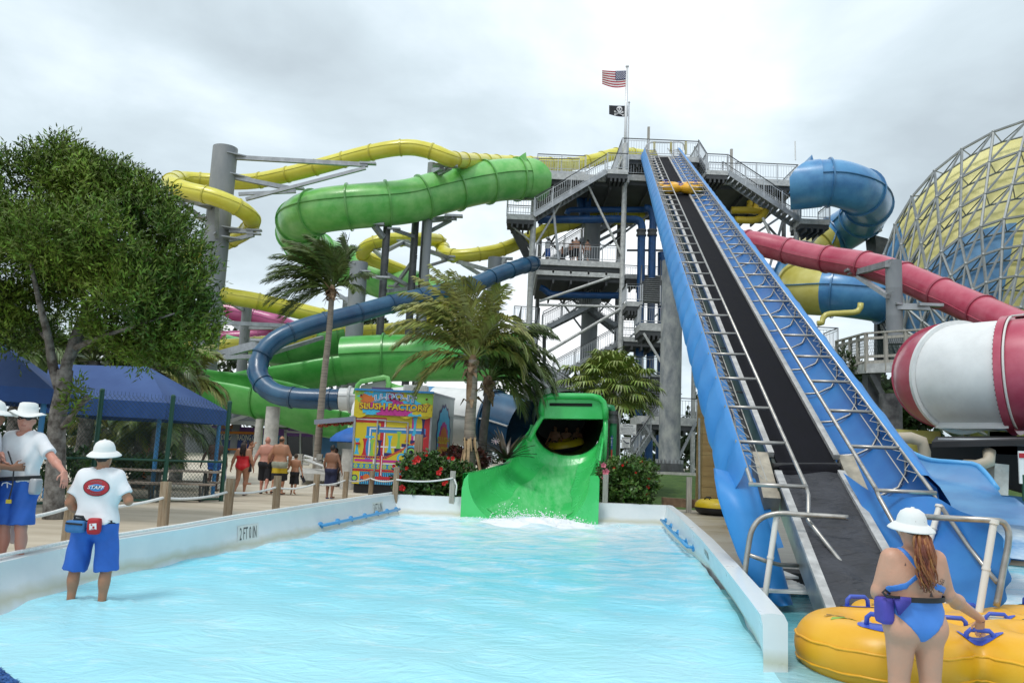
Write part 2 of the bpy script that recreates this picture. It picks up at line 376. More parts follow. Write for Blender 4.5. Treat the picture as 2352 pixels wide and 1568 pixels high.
# ---- water
def water_mat(name, c_deep, c_pale, c_foam, foam_at, foam_r, pale_rng):
    m = bpy.data.materials.new(name); m.use_nodes = True; nt = m.node_tree; N = nt.nodes; L = nt.links; p = N['Principled BSDF']
    p.inputs['Roughness'].default_value = 0.2; p.inputs['Specular IOR Level'].default_value = .36; p.inputs['IOR'].default_value = 1.33
    tc = N.new('ShaderNodeTexCoord'); sp = N.new('ShaderNodeSeparateXYZ'); L.new(tc.outputs['Object'], sp.inputs[0])
    n1 = N.new('ShaderNodeTexNoise'); n1.inputs['Scale'].default_value = 0.55; n1.inputs['Detail'].default_value = 6; L.new(tc.outputs['Object'], n1.inputs['Vector'])
    mr = N.new('ShaderNodeMapRange'); mr.inputs['From Min'].default_value = pale_rng[0]; mr.inputs['From Max'].default_value = pale_rng[1]; L.new(sp.outputs['Y'], mr.inputs['Value'])
    ad = N.new('ShaderNodeMath'); ad.operation = 'MULTIPLY_ADD'; ad.inputs[1].default_value = 0.55; L.new(n1.outputs['Fac'], ad.inputs[0]); ad.inputs[2].default_value = -0.27
    ad2 = N.new('ShaderNodeMath'); ad2.use_clamp = True; L.new(ad.outputs[0], ad2.inputs[0]); L.new(mr.outputs['Result'], ad2.inputs[1])
    mx = N.new('ShaderNodeMix'); mx.data_type = 'RGBA'; mx.inputs[6].default_value = (*c_pale, 1); mx.inputs[7].default_value = (*c_deep, 1); L.new(ad2.outputs[0], mx.inputs[0])
    # drifting foam and air bubbles, densest where the slide runs out
    mp = N.new('ShaderNodeMapping'); mp.inputs['Scale'].default_value = (1.2, 2.2, 1); L.new(tc.outputs['Object'], mp.inputs['Vector'])
    n2 = N.new('ShaderNodeTexNoise'); n2.inputs['Scale'].default_value = 1.1; n2.inputs['Detail'].default_value = 12; n2.inputs['Roughness'].default_value = 0.72; n2.inputs['Distortion'].default_value = 0.6; L.new(mp.outputs['Vector'], n2.inputs['Vector'])
    vd = N.new('ShaderNodeVectorMath'); vd.operation = 'DISTANCE'; vd.inputs[1].default_value = foam_at; L.new(tc.outputs['Object'], vd.inputs[0])
    dr = N.new('ShaderNodeMapRange'); dr.inputs['From Min'].default_value = 0.6; dr.inputs['From Max'].default_value = foam_r; dr.inputs['To Min'].default_value = 0.35; dr.inputs['To Max'].default_value = -0.02; L.new(vd.outputs['Value'], dr.inputs['Value'])
    a3 = N.new('ShaderNodeMath'); L.new(n2.outputs['Fac'], a3.inputs[0]); L.new(dr.outputs['Result'], a3.inputs[1])
    fr = N.new('ShaderNodeMapRange'); fr.inputs['From Min'].default_value = 0.53; fr.inputs['From Max'].default_value = 0.86; L.new(a3.outputs[0], fr.inputs['Value'])
    m2 = N.new('ShaderNodeMix'); m2.data_type = 'RGBA'; m2.inputs[7].default_value = (*c_foam, 1); L.new(fr.outputs['Result'], m2.inputs[0]); L.new(mx.outputs[2], m2.inputs[6]); L.new(m2.outputs[2], p.inputs['Base Color'])
    # ripples
    w1 = N.new('ShaderNodeTexNoise'); w1.inputs['Scale'].default_value = 2.3; w1.inputs['Detail'].default_value = 7; w1.inputs['Roughness'].default_value = .58; w1.inputs['Distortion'].default_value = 1.6
    mq = N.new('ShaderNodeMapping'); mq.inputs['Scale'].default_value = (0.9, 1.35, 1); L.new(tc.outputs['Object'], mq.inputs['Vector']); L.new(mq.outputs['Vector'], w1.inputs['Vector'])
    bp = N.new('ShaderNodeBump'); bp.inputs['Strength'].default_value = 0.31; bp.inputs['Distance'].default_value = 0.09; L.new(w1.outputs['Fac'], bp.inputs['Height'])
    w2 = N.new('ShaderNodeTexNoise'); w2.inputs['Scale'].default_value = 14; w2.inputs['Detail'].default_value = 3; w2.inputs['Distortion'].default_value = 0.8; L.new(mq.outputs['Vector'], w2.inputs['Vector'])
    bq = N.new('ShaderNodeBump'); bq.inputs['Strength'].default_value = 0.07; bq.inputs['Distance'].default_value = 0.03; L.new(w2.outputs['Fac'], bq.inputs['Height']); L.new(bp.outputs['Normal'], bq.inputs['Normal']); L.new(bq.outputs['Normal'], p.inputs['Normal'])
    return m
SPL = G(1235, 1200, 0)
M_water = water_mat('pool_water', (0.09, 0.66, 0.86), (0.40, 0.78, 0.88), (0.80, 0.91, 0.95), (SPL.x - .4, SPL.y - 1, 0), 13.0, (7.0, 17.0))
def wave(x, y):
    k = 1.0 + 2.2 * math.exp(-((x - SPL.x) ** 2 + (y - SPL.y) ** 2) / 10)
    return k * (0.013 * math.sin(1.9 * x + 0.7 * math.sin(1.3 * y)) * math.sin(2.6 * y + 0.9 * x) + 0.009 * math.sin(4.3 * x - 2.1 * y) + 0.008 * math.sin(5.1 * y + 2.7 * x + 1.3 * math.sin(2 * x)))
def water(name, x0, x1, y0, y1, m, st, z=0.0, amp=1.0, xr=None):
    b = MB(); nx = int((x1 - x0) / st) + 1; ny = int((y1 - y0) / st) + 1; rows = []
    for j in range(ny + 1):
        y = y0 + (y1 - y0) * j / ny; r = xr(y) if xr else (x0, x1)
        rows.append([V((r[0] + (r[1] - r[0]) * i / nx, y, z + amp * wave(r[0] + (r[1] - r[0]) * i / nx, y))) for i in range(nx + 1)])
    b.grid(rows); return b.build(name, m, None, True, kind='structure', origin=(0, 0, 0))
def wallx(y):                                   # plan line under the middle of the right wall
    pts = sorted([(p.y, p.x + 0.1) for p in rw_tp]);
    if y <= pts[0][0]: return pts[0][1] + (y - pts[0][0]) * (pts[1][1] - pts[0][1]) / (pts[1][0] - pts[0][0])
    for (ya, xa), (yb, xb) in zip(pts, pts[1:]):
        if y <= yb: return xa + (xb - xa) * (y - ya) / (yb - ya)
    return pts[-1][1]
water('pool_water', -9, 5, 3.0, FY + 0.2, M_water, 0.11, xr=lambda y: (-9, wallx(y)))
M_chan = water_mat('channel_water', (0.10, 0.36, 0.42), (0.42, 0.66, 0.72), (0.75, 0.85, 0.88), (9, 13, 0), 2.0, (5.5, 9.5))
water('channel_water', 1, 4.4, 3.0, 12.0, M_chan, 0.1, xr=lambda y: (wallx(y), 4.7))
M_rpool = water_mat('right_pool_water', (0.10, 0.60, 0.80), (0.30, 0.75, 0.85), (0.85, 0.92, 0.95), (8.6, 13.6, 0), 5.0, (6, 10))
water('right_pool_water', 4.95, 16, 6.0, 17.5, M_rpool, 0.16)
b = MB(); b.beam((4.83, 3.0, 0.0), (4.83, 11.3, 0.0), 0.22, 0.75)
tag(b.build('pool_wall', M_wall), 'low greyish white wall at the right edge, beside the blue curtain', 'pool wall', 'white walls round the splash pool')
# end wall under the conveyor
M_dwall = mat('dark_wet_concrete', (0.07, 0.065, 0.06), 0.7, 0, 0.3, 2)
b = MB(); b.box((4.2, 12.25, -0.1), (1.2, 0.5, 0.75)); tag(b.build('pit_wall', M_dwall), 'dark wet wall of the pit under the conveyor foot', 'wall')
# depth marks
def mark(s, uv0, uv1, slope, label):
    b = MB(); vs, fs = text_mesh(s, 1.0, 0.0)
    w = max(x for x, _, _ in vs) - min(x for x, _, _ in vs)
    a, c = uv0, uv1; t = (c - a); L_ = t.length; t.normalize(); n = t.cross(Z).normalized(); u = slope.normalized(); n = t.cross(u).normalized()
    sc = L_ * 0.8 / w; sy = sc * 2.1
    mid = (a + c) / 2
    b2 = MB(); q = [mid + t * (i * L_ / 2) + u * (j * L_ * 0.22) + n * 0.005 for i, j in ((-1, -1), (1, -1), (1, 1), (-1, 1))]; b2.poly(q)
    root = b2.build('depth_marker', mat('marker_tile', (0.66, 0.68, 0.64), 0.5)); tag(root, label, 'depth marker')
    b.add([mid + t * (x * sc) + u * (y * sy) + n * 0.009 for x, y, _ in vs], fs)
    o = b.build('lettering', mat('marker_ink', (0.05, 0.06, 0.06), 0.6), root)
    return root
def lw_pt(u, f):       # a point on the left wall face between waterline and crest, at picture column u
    for (a, b_), (c, d_) in zip(zip(LW, left_in), zip(LW[1:], left_in[1:])):
        if a[0] <= u <= c[0]:
            k = (u - a[0]) / (c[0] - a[0]); i = LW.index(a); lo = left_in[i].lerp(left_in[i + 1], k); hi = left_top[i].lerp(left_top[i + 1], k)
            p = lo.lerp(hi, f); mz = hi.z; zz = 0.3 * mz + (0.5 * mz) * (f - 0.5) / 0.36 if f > 0.5 else 0.6 * f * mz; return V((p.x, p.y, zz))
mark('2 FT 0 IN', lw_pt(545, 0.62), lw_pt(592, 0.62), lw_pt(570, .8) - lw_pt(570, .55), 'depth marking on the nearer part of the long left pool wall')
mark('3 FT 6 IN', lw_pt(856, 0.62), lw_pt(882, 0.62), lw_pt(870, .8) - lw_pt(870, .55), 'small depth marking by the far end of the blue handrail')
def rw_pt(t, f):
    k = t * 5; i = min(4, int(k)); lo = rw_in[i].lerp(rw_in[i + 1], k - i); hi = rw_tp[i].lerp(rw_tp[i + 1], k - i)
    p = lo.lerp(hi, f); p.z = hi.z * f * 0.8; return p
mark('2 FT 0 IN', rw_pt(0.40, 0.5), rw_pt(0.44, 0.5), rw_pt(.42, .7) - rw_pt(.42, .4), 'faint depth marking on the wall beside the conveyor')
# blue handrails on the walls
def handrail(label, pts, bases):
    r = thing('handrail', label, 'handrail', pts[0])
    part('rail', M_bpipe2, r, lambda b: b.tube(pts, 0.035, 8), True)
    for q, w in bases:
        def f(b, q=q, w=w): b.rod(q, w, 0.028, 8); b.lathe([(0, 0), (0.075, 0), (0.075, 0.03), (0, 0.03)], w, (q - w).normalized(), 10)
        part('bracket', M_bpipe2, r, f, True)
o = V((0.10, -0.12, -0.02))
pl = [lw_pt(u, 0.40) + V((0.12, -0.10, 0.03)) for u in (735, 770, 800, 835, 865, 890, 914)]
handrail('blue tubular handrail along the left pool wall', pl, [(q, lw_pt(u, 0.42)) for q, u in zip(pl, (735, 770, 800, 835, 865, 890, 914))])
pr = [rw_pt(t, 0.45) + V((-0.14, -0.02, 0.02)) for t in (0.06, 0.14, 0.22, 0.29, 0.335)]
handrail('short blue tubular handrail along the right pool wall', pr, [(q, rw_pt(t, 0.45)) for q, t in zip(pr, (0.06, 0.14, 0.22, 0.29, 0.335))])
# splash at the foot of the slide
b = MB(); r2 = random.Random(3); rows = []
for j in range(41):
    row = []
    for i in range(81):
        a = -1 + i / 40; c = -1 + j / 20; x = SPL.x + a * 1.75 + .1 + .35 * min(0, c); y = SPL.y - .55 + c * 1.15
        e = max(0, 1 - a * a) ** .7 * max(0, 1 - c * c) ** .8
        h = e * (.15 + .07 * math.sin(9 * a + 4 * c) * math.sin(7 * c + 3 * a) + r2.uniform(-.03, .055)) - .05
        row.append(V((x + r2.uniform(-.02, .02), y + r2.uniform(-.02, .02), h)))
    rows.append(row)
b.grid(rows)
for i in range(900):
    a = r2.gauss(0, .5); s = r2.uniform(.006, .022); h = abs(r2.gauss(.08, .11)) * math.exp(-a * a)
    b.lathe([(.001, -s), (s, 0), (.001, s)], (SPL.x + a * 1.5, SPL.y - .1 + r2.gauss(0, .35), h + .03), V((r2.uniform(-1, 1), r2.uniform(-1, 1), 1)), 4)
for i in range(80):
    s = r2.uniform(.006, .016); b.lathe([(.001, -s), (s, 0), (.001, s)], (SPL.x + r2.gauss(-.75, .25), SPL.y + r2.uniform(-.3, .2), abs(r2.gauss(.3, .15))), Z, 4)
tag(b.build('splash', mat('white_foam', (0.86, 0.90, 0.92), 0.6), None, True, kind='stuff'), 'white splashing foam where the green slide meets the pool', 'foam')
# blue mat, near left corner
b = MB(); pm = [G(-30, 1520, 0.03), G(62, 1592, 0.03), G(-30, 1650, 0.03)]
b.prism(pm, (0, 0, 0.03)); r3 = random.Random(5)
for i in range(900):
    a, c = r3.random(), r3.random()
    if a + c > 1: a, c = 1 - a, 1 - c
    p = pm[0] + (pm[1] - pm[0]) * a + (pm[2] - pm[0]) * c + V((0, 0, 0.03)); d = V((r3.uniform(-.02, .02), r3.uniform(-.02, .02), r3.uniform(0.004, 0.008)))
    b.add([p, p + V((0.012, 0.004, 0)), p + d], [(0, 1, 2)])
tag(b.build('entry_mat', mat('blue_mat_pile', (0.02, 0.09, 0.28), 0.8, 0, 0.4, 30)), 'dark blue bristly mat in the near left corner of the pool', 'mat')
# ================================================================ CONVEYOR that lifts the rafts
M_belt = mat('black_conveyor_belt', (0.006, 0.006, 0.009), 0.75, 0, 0.3, 5, None, 0.1, 60, stretch=(1, 0.2, 1), spec=.12)
M_tarp = mat('blue_vinyl_tarp', (0.018, 0.19, 0.52), 0.45, 0, 0.0, 0.8, (0.04, 0.25, 0.60), 0.12, 5)
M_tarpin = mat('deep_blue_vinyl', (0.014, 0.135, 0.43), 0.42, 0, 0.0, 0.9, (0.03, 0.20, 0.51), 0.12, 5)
DV = ray(1423, 160).normalized(); DH = V((DV.x, DV.y, 0)).normalized(); CRT = DH.cross(Z).normalized()
CB = (P(1778, 1043, 12.5) + P(1907, 1043, 12.5)) / 2; HW = (P(1907, 1043, 12.5) - P(1778, 1043, 12.5)).length / 2
def K(s, lat, h): return CB + DV * s + CRT * lat + Z * h
STOP = (52.3 - CB.y) / DV.y
conv = thing('raft_conveyor', 'long steep raft conveyor with a black belt between blue curtains, climbing to the tower', 'conveyor', (CB.x, CB.y, 0))
part('belt', M_belt, conv, lambda b: b.grid([[K(-0.3 + (STOP + 0.3) * i / 60, l, 0.0) for l in (-HW, 0, HW)] + [K(-0.3 + (STOP + 0.3) * i / 60, l, -0.09) for l in (HW, -HW)] for i in range(61)], closed=True))
part('roller', M_belt, conv, lambda b: b.lathe([(0, -HW), (0.19, -HW), (0.19, HW), (0, HW)], K(-0.3, 0, -0.18), CRT, 24), 40)
for sgn in (-1, 1):
    part('side_rail', mat('scuffed_aluminium_rail', (0.52, 0.51, 0.49), 0.45, 0.35, 0.2, 4), conv, lambda b: b.beam(K(-0.1, sgn * (HW + 0.05), 0.02), K(STOP, sgn * (HW + 0.05), 0.02), 0.09, 0.08))
    part('side_frame', mat('green_grey_steel_frame', (0.09, 0.11, 0.105), 0.6, 0.3, 0.3, 2), conv, lambda b: b.beam(K(-0.5, sgn * (HW + 0.02), -0.28), K(STOP, sgn * (HW + 0.02), -0.28), 0.05, 0.42))
    part('end_cap', mat('stained_cream_steel', (0.42, 0.38, 0.30), 0.6, 0, 0.2, 6), conv, lambda b: (b.beam(K(0.05, sgn * (HW + 0.20), -0.12), K(-0.95, sgn * (HW + 0.20), -0.30), 0.22, 0.26), b.beam(K(-0.85, sgn * (HW + 0.20), -0.27), K(-1.0, sgn * (HW + 0.20), -0.30), 0.235, 0.27)))
# inclined trusses of the lift seen underneath
part('frame', M_dsteel, conv, lambda b: [b.beam(K(s, -HW - 0.05, -0.75), K(s, HW + 0.05, -0.75), 0.1) for s in range(1, int(STOP), 2)] + [b.beam(K(0.3, g * (HW + 0.03), -0.75), K(STOP, g * (HW + 0.03), -0.75), 0.1, 0.12) for g in (-1, 1)])
RS = [-2.35 + 1.27 * i for i in range(int((STOP + 2.2) / 1.27) + 1)]
def conveyor_side(sg):
    cl = lambda l: sg * (HW + l)
    rail0 = -2.3
    # inner floating rail, rungs, outer rail
    part('inner_rail', M_stain, conv, lambda b: b.tube([K(rail0, cl(0.0), 0.60), K(STOP, cl(0.0), 0.60)], 0.028, 8), True)
    part('outer_rail', M_stain, conv, lambda b: b.tube([K(rail0, cl(0.66), 0.60), K(STOP, cl(0.66), 0.60)], 0.026, 8), True)
    if sg < 0:
        part('rail_end', M_stain, conv, lambda b: b.tube([K(rail0, cl(0), 0.60), K(rail0 - 0.18, cl(0), 0.56), K(rail0 - 0.35, cl(0.04), 0.34), K(rail0 - 0.95, cl(0.02) + 0.24, 0.16), K(rail0 - 1.2, cl(0.0) + 0.24, 0.12), K(rail0 - 2.0, cl(0.0) + 0.24, 0.08)], 0.028, 8), True)
    else:
        part('rail_end', M_stain, conv, lambda b: b.tube([K(rail0, cl(0), 0.60), K(rail0 - 0.15, cl(0), 0.56), K(rail0 - 0.4, cl(0.10), 0.36), K(rail0 - 0.95, cl(0.28), 0.16), K(rail0 - 1.2, cl(0.28), 0.12), K(rail0 - 1.9, cl(0.28), 0.08)], 0.028, 8), True)
    for s in RS: part('rung', M_stain, conv, lambda b: b.rod(K(s, cl(-0.02 if sg < 0 else -0.02), 0.60), K(s, cl(0.70), 0.60), 0.026, 8), True)
    hoops = [s + 0.1 for s in RS if s > (-2.6 if sg > 0 else -1.0)]; dl = .15 if sg < 0 else 0
    for s in (hoops if sg > 0 else hoops[::2]):
        part('hoop', M_stain, conv, lambda b: b.tube([K(s, cl(-0.02), -0.14), K(s, cl(0.42), -0.10), K(s, cl(0.66 - dl), 0.02), K(s, cl(0.76 - dl * 1.6), 0.22), K(s, cl(0.76 - dl * 1.4), 0.42), K(s, cl(0.68 - dl * .5), 0.58)], 0.022, 6), True)
    # curtain: hangs in swags from hoop to hoop
    def curtain(b, inner):
        rows = []; n = int((STOP + 2.0) / 0.11); S0 = -1.95
        for i in range(n + 1):
            s = S0 + (STOP - S0) * i / n; ph = ((s + 2.25) / 1.27) % 1.0
            sag = max(0, math.sin(PI * ph)) ** 0.6; drop = 0.17 * sag; bl = 0.12 * sag
            low = 0
            lift = -0.28 * low
            if inner:
                prof = [(0.06, -0.16), (0.30, -0.20 - 0.02 * sag), (0.52, -0.12 - 0.03 * sag), (0.72 + 0.4 * bl, 0.06), (0.82 + bl * .6, 0.28), (0.80 + bl * .5, 0.46), (0.70, 0.60)]
            else:
                prof = [(0.64, 0.585), (0.66, 0.635), (0.74 - dl * .4, 0.645 - 0.1 * drop), (0.85 - dl + 0.3 * bl, 0.56 - 0.5 * drop), (0.90 - dl + bl, 0.38 - 0.6 * drop), (0.93 - dl + bl * 1.2, 0.12 - 0.5 * drop), (0.90 - dl + bl, -0.16 - drop * .4), (0.82 - dl + 0.5 * bl, -0.36 - drop * 0.7), (0.60 - dl, -0.42), (0.2, -0.36)]
            rows.append([K(s, cl(l), h + lift * (1 if h < 0.5 else 0.8)) for l, h in prof])
        b.grid(rows)
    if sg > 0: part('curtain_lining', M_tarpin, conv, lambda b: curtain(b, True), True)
    part('curtain', M_tarp, conv, lambda b: curtain(b, False), True)
    def lace(b):
        n = int((STOP + 1.8) / 0.16); p0 = None
        for i in range(n):
            s = -2.0 + i * 0.16
            p = K(s, cl(0.65 if i % 2 else 0.535), 0.60 if i % 2 else 0.57) if sg > 0 else K(s, cl(0.62 if i % 2 else 0.46), 0.61 if i % 2 else 0.52)
            if p0: b.tube([p0, p], 0.005 if s < 12 else 0.0075, 4, cap=False)
            p0 = p
        b.tube([K(-2.0, cl(0.48 if sg > 0 else 0.42), 0.55 if sg > 0 else 0.5), K(STOP, cl(0.48 if sg > 0 else 0.42), 0.55 if sg > 0 else 0.5)], 0.008, 4)
    part('lacing', mat('lacing_cord', (.42, .41, .37), .9), conv, lace)
for sg in (-1, 1): conveyor_side(sg)
def fend(b):
    O = [(1639, 1074), (1641, 1098), (1648, 1140), (1660, 1180), (1676, 1226), (1694, 1274), (1716, 1318), (1742, 1352), (1766, 1377), (1790, 1392)]; I = [(1733, 1098), (1740, 1124), (1747, 1150), (1755, 1176), (1766, 1205), (1780, 1245), (1791, 1285), (1802, 1325), (1812, 1360), (1820, 1388)]; rows = []
    for k, (o, n_) in enumerate(zip(O, I)):
        Y = 11.07 - .07 * k + (.35 if k == 0 else .1 if k == 1 else 0); row = []
        for j in range(13):
            t = j / 12; bulge = math.sin(PI * t); row.append(P(o[0] + (n_[0] - o[0]) * t, o[1] + (n_[1] - o[1]) * t, Y - .22 * bulge * (1 - k / 12) * min(1, k / 2) - .02 * math.sin(k * 2.2 + t * 3)))
        row.append(P(n_[0] + 2, n_[1] + 1, Y + .05)); rows.append([P(o[0] + 4, o[1] + 2, Y + .12)] + row)
    b.grid(rows)
part('curtain_end', M_tarp, conv, fend, True)
# lower grey belt running down into the channel
GL0, GL1, GR0, GR1 = P(1791, 1085, 12.04), P(1861, 1264, 9.84), P(1925, 1085, 12.04), P(2025, 1264, 9.84)
M_gbelt = mat('grey_ribbed_belt', (0.016, 0.017, 0.022), 0.6, 0, 0.0, 2.2, (0.042, 0.044, 0.054), 0.0)
nt = M_gbelt.node_tree; wv = nt.nodes.new('ShaderNodeTexNoise'); wv.inputs['Scale'].default_value = 2.6; wv.inputs['Detail'].default_value = 2; wv.inputs['Distortion'].default_value = 1.2
tcx = nt.nodes.new('ShaderNodeTexCoord'); mpx = nt.nodes.new('ShaderNodeMapping'); mpx.inputs['Scale'].default_value = (1.0, 2.2, 2.2); nt.links.new(tcx.outputs['Object'], mpx.inputs['Vector']); nt.links.new(mpx.outputs['Vector'], wv.inputs['Vector'])
bpx = nt.nodes.new('ShaderNodeBump'); bpx.inputs['Strength'].default_value = 0.9; bpx.inputs['Distance'].default_value = 0.10; nt.links.new(wv.outputs['Fac'], bpx.inputs['Height'])
nt.links.new(bpx.outputs['Normal'], nt.nodes['Principled BSDF'].inputs['Normal'])
def Q(k, l, h=0.0):   # k: 0 at the top roller, 1 lower; l -1..1 across
    a = GL0 + (GL1 - GL0) * k; c = GR0 + (GR1 - GR0) * k; return a.lerp(c, (l + 1) / 2) + Z * h
low = thing('lower_conveyor', 'short conveyor with a wrinkled grey belt sloping down into the water behind the woman', 'conveyor', Q(1.8, 0))
def fbelt(b):
    rows = []
    for i in range(61):
        k = -0.06 + 2.05 * i / 60; row = []
        for j in range(21):
            l = -1 + j / 10; e = 1 - abs(l) ** 4
            row.append(Q(k, l, 0.021 * e * math.sin(k * 21 + 1.6 * math.sin(l * 2.1 + k * 3)) * (0.4 + 0.6 * math.sin(k * 7 + l * 2) ** 2)))
        rows.append(row)
    b.grid(rows)
part('belt', M_gbelt, low, fbelt, True)
part('roller', M_belt, low, lambda b: b.lathe([(0, -0.46), (0.13, -0.46), (0.13, 0.46), (0, 0.46)], Q(-0.03, 0, -0.12), (GR0 - GL0).normalized(), 20), 40)
part('roller', M_black, low, lambda b: b.lathe([(0, -0.49), (0.05, -0.49), (0.05, 0.49), (0, 0.49)], Q(-0.07, 0, 0.03), (GR0 - GL0).normalized(), 16), 40)
for l in (-1.08, 1.08):
    part('side_rail', mat('galvanised_channel', (0.46, 0.46, 0.45), 0.5, 0.3, 0.25, 5), low, lambda b: b.beam(Q(0.02, l, 0.03), Q(2.0, l, 0.03), 0.10, 0.05))
    part('side_frame', mat('stainless_sheet', (0.34, 0.36, 0.34), 0.35, 0.6, 0.25, 2), low, lambda b: b.prism([Q(-0.02, l, 0.0), Q(2.0, l, 0.0), Q(2.0, l, -0.45), Q(-0.02, l, -0.5)], CRT * 0.03))
# the two bent guard frames at the foot
def guard(label, pts, legs, extra):
    r = thing('guard_frame', label, 'guard rail', (pts[0].x, pts[0].y, 0))
    part('pipe', M_stain, r, lambda b: b.tube(cr(pts, 0.05), 0.033, 10), True)
    for a, c in legs:
        def f(b): b.rod(a, c, 0.036, 12); b.rod(a.lerp(c, .03), a.lerp(c, -0.02), 0.05, 12); b.rod(a.lerp(c, .50), a.lerp(c, .53), 0.043, 12)
        part('leg', mat('white_pvc', (0.68, 0.66, 0.62), 0.45), r, f, 40)
    for e in extra: part('brace', M_stain, r, lambda b: b.tube(e, 0.026, 8), True)
    return r
Yg = 10.2
guard('bent steel guard pipe on a white leg, left of the grey belt', [P(1710, 1322, Yg), P(1718, 1262, Yg), P(1728, 1215, Yg), P(1748, 1190, Yg), P(1785, 1179, Yg - 0.05), P(1850, 1182, Yg - 0.1), P(1948, 1188, Yg - 0.2)],
      [(P(1784, 1181, Yg), P(1756, 1375, Yg - 0.1))], [[P(1717, 1272, Yg), P(1762, 1289, Yg), P(1790, 1296, Yg + .1), P(1832, 1298, Yg + .2)]])
Yg2 = 8.6
guard('bent steel guard pipe on white legs, right of the woman', [P(2124, 1186, Yg2 + 0.5), P(2190, 1190, Yg2 + .2), P(2283, 1195, Yg2), P(2304, 1199, Yg2), P(2316, 1219, Yg2), P(2315, 1255, Yg2), P(2306, 1300, Yg2), P(2297, 1350, Yg2), P(2288, 1392, Yg2)],
      [(P(2283, 1197, Yg2), P(2248, 1410, Yg2 - 0.05)), (P(2158, 1162, Yg2 + 1.2), P(2130, 1262, Yg2 + 1.1))], [[P(2160, 1160, Yg2 + 1.2), P(2225, 1255, Yg2 + .7), P(2291, 1338, Yg2 + .1)]])
# big blue curtain at the right foot, falling in folds
def fcurt(b):
    top = cr([P(1936, 1085, 11.6), P(2010, 1132, 10.8), P(2075, 1142, 10.35), P(2142, 1140, 10.1), P(2205, 1172, 9.6), P(2279, 1197, 8.95)], n=41); bot = cr([P(2044, 1290, 9.9), P(2085, 1400, 9.3), P(2125, 1440, 9.1), P(2180, 1425, 9.0), P(2240, 1410, 8.8), P(2302, 1392, 8.65)], n=41); rows = []
    for i in range(31):
        k = i / 30; row = []
        for j in range(41):
            p = top[j].lerp(bot[j], k); t = j / 40
            p = p + V((0.10 * math.sin(PI * k) * t, -0.05 * math.sin(PI * k), 0)) + V((0.25, -1, 0)) * (0.022 * (0.2 + t) * math.sin(k * 26 + 2.6 * math.sin(t * 3.2) + 3 * t))
            row.append(p)
        rows.append(row)
    b.grid(rows)
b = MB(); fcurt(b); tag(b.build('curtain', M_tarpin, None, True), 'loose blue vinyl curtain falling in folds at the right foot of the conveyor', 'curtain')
# ================================================================ SLIDE TOWER
TW = thing('slide_tower', 'tall galvanised steel slide tower with stairs and railed platforms behind the conveyor', 'tower', (P(1335, 900, 53).x, 53, ground_z(53)))
M_bal = mat('railing_steel', (0.50, 0.52, 0.54), 0.45, 0.3)
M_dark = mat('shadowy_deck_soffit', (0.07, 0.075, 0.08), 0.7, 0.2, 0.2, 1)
def railing(p0, p1, h=1.07, parent=None, post=1.5, bal=0.17, name='railing', dark=True):
    jt = R_(-.005, .005); p0 = V(p0) + V((jt, jt * .7, 0)); p1 = V(p1) + V((jt, jt * .7, 0)); L_ = (p1 - p0).length; h += jt
    def f(b):
        b.beam(p0 + Z * h, p1 + Z * h, 0.06, 0.05, mi=1 if dark else 0); b.beam(p0 + Z * 0.12, p1 + Z * 0.12, 0.035); b.beam(p0 + Z * (h - 0.13), p1 + Z * (h - 0.13), 0.03)
        n = max(1, round(L_ / post))
        for i in range(n + 1): q = p0.lerp(p1, i / n); b.beam(q - Z * 0.18, q + Z * (h - .004), 0.06 + jt * .6)
        n = max(2, round(L_ / bal))
        for i in range(n): q = p0.lerp(p1, (i + .5) / n); b.tube([q + Z * 0.12, q + Z * (h - 0.12)], 0.013, 3, cap=False)
    part(name, [M_bal, M_dsteel], parent or TW, f)
def platform(pl, th=0.32, parent=None, name='platform'):     # list of plan corners (world), z = top
    def f(b):
        b.prism([p - Z * th for p in pl], (0, 0, th)); n = len(pl); c = sum(pl, V()) / n
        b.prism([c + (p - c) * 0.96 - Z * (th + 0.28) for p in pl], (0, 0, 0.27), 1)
        for i in range(1, 5):
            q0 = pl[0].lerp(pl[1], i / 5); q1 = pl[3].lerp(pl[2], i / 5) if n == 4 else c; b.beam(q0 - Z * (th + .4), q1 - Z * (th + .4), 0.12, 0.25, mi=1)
    part(name, [M_galv2, M_dark], parent or TW, f)
def stair(a, c, wdir, width=1.2, rails=(0, 1), parent=None, front=True):   # a low end, c high end, wdir horizontal direction of the width
    a = V(a); c = V(c); w = V(wdir).normalized() * width; n = max(3, int(abs(c.z - a.z) / 0.18))
    def f(b):
        for k in (0, 1): b.beam(a + w * k - Z * 0.12, c + w * k - Z * 0.12, 0.06, 0.30)
        run = V((c.x - a.x, c.y - a.y, 0)) / n
        for i in range(n):
            q = a.lerp(c, (i + .5) / n); b.beam(q + w * 0.02, q + w * 0.98, run.length * 1.05, 0.045, mi=1)
            b.beam(q + w * 0.02 - Z * 0.09 + run * .5, q + w * 0.98 - Z * 0.09 + run * .5, 0.02, 0.15, mi=1)
    part('stair', [M_galv, mat('stair_tread', (0.25, 0.26, 0.265), 0.6, 0.3, 0.2, 5)], parent or TW, f)
    for k in rails: railing(a + w * k, c + w * k, parent=parent)
def rect(u0, u1, v, Y, dy):                                       # platform in plan from picture columns, running back from Y
    p, q = P(u0, v, Y), P(u1, v, Y); z = (p.z + q.z) / 2
    return [V((p.x, Y, z)), V((q.x, Y, z)), V((q.x, Y + dy, z)), V((p.x, Y + dy, z))]
def rail_of(pl, sides, **k):
    for i in sides: railing(pl[i], pl[(i + 1) % len(pl)], **k)
YT = 52.0
p1 = rect(1231, 1434, 598, YT, 7); platform(p1, 0.38); rail_of(p1, (0, 1, 3))
p1b = rect(1231, 1434, 624, YT, 7); platform(p1b, 0.30)
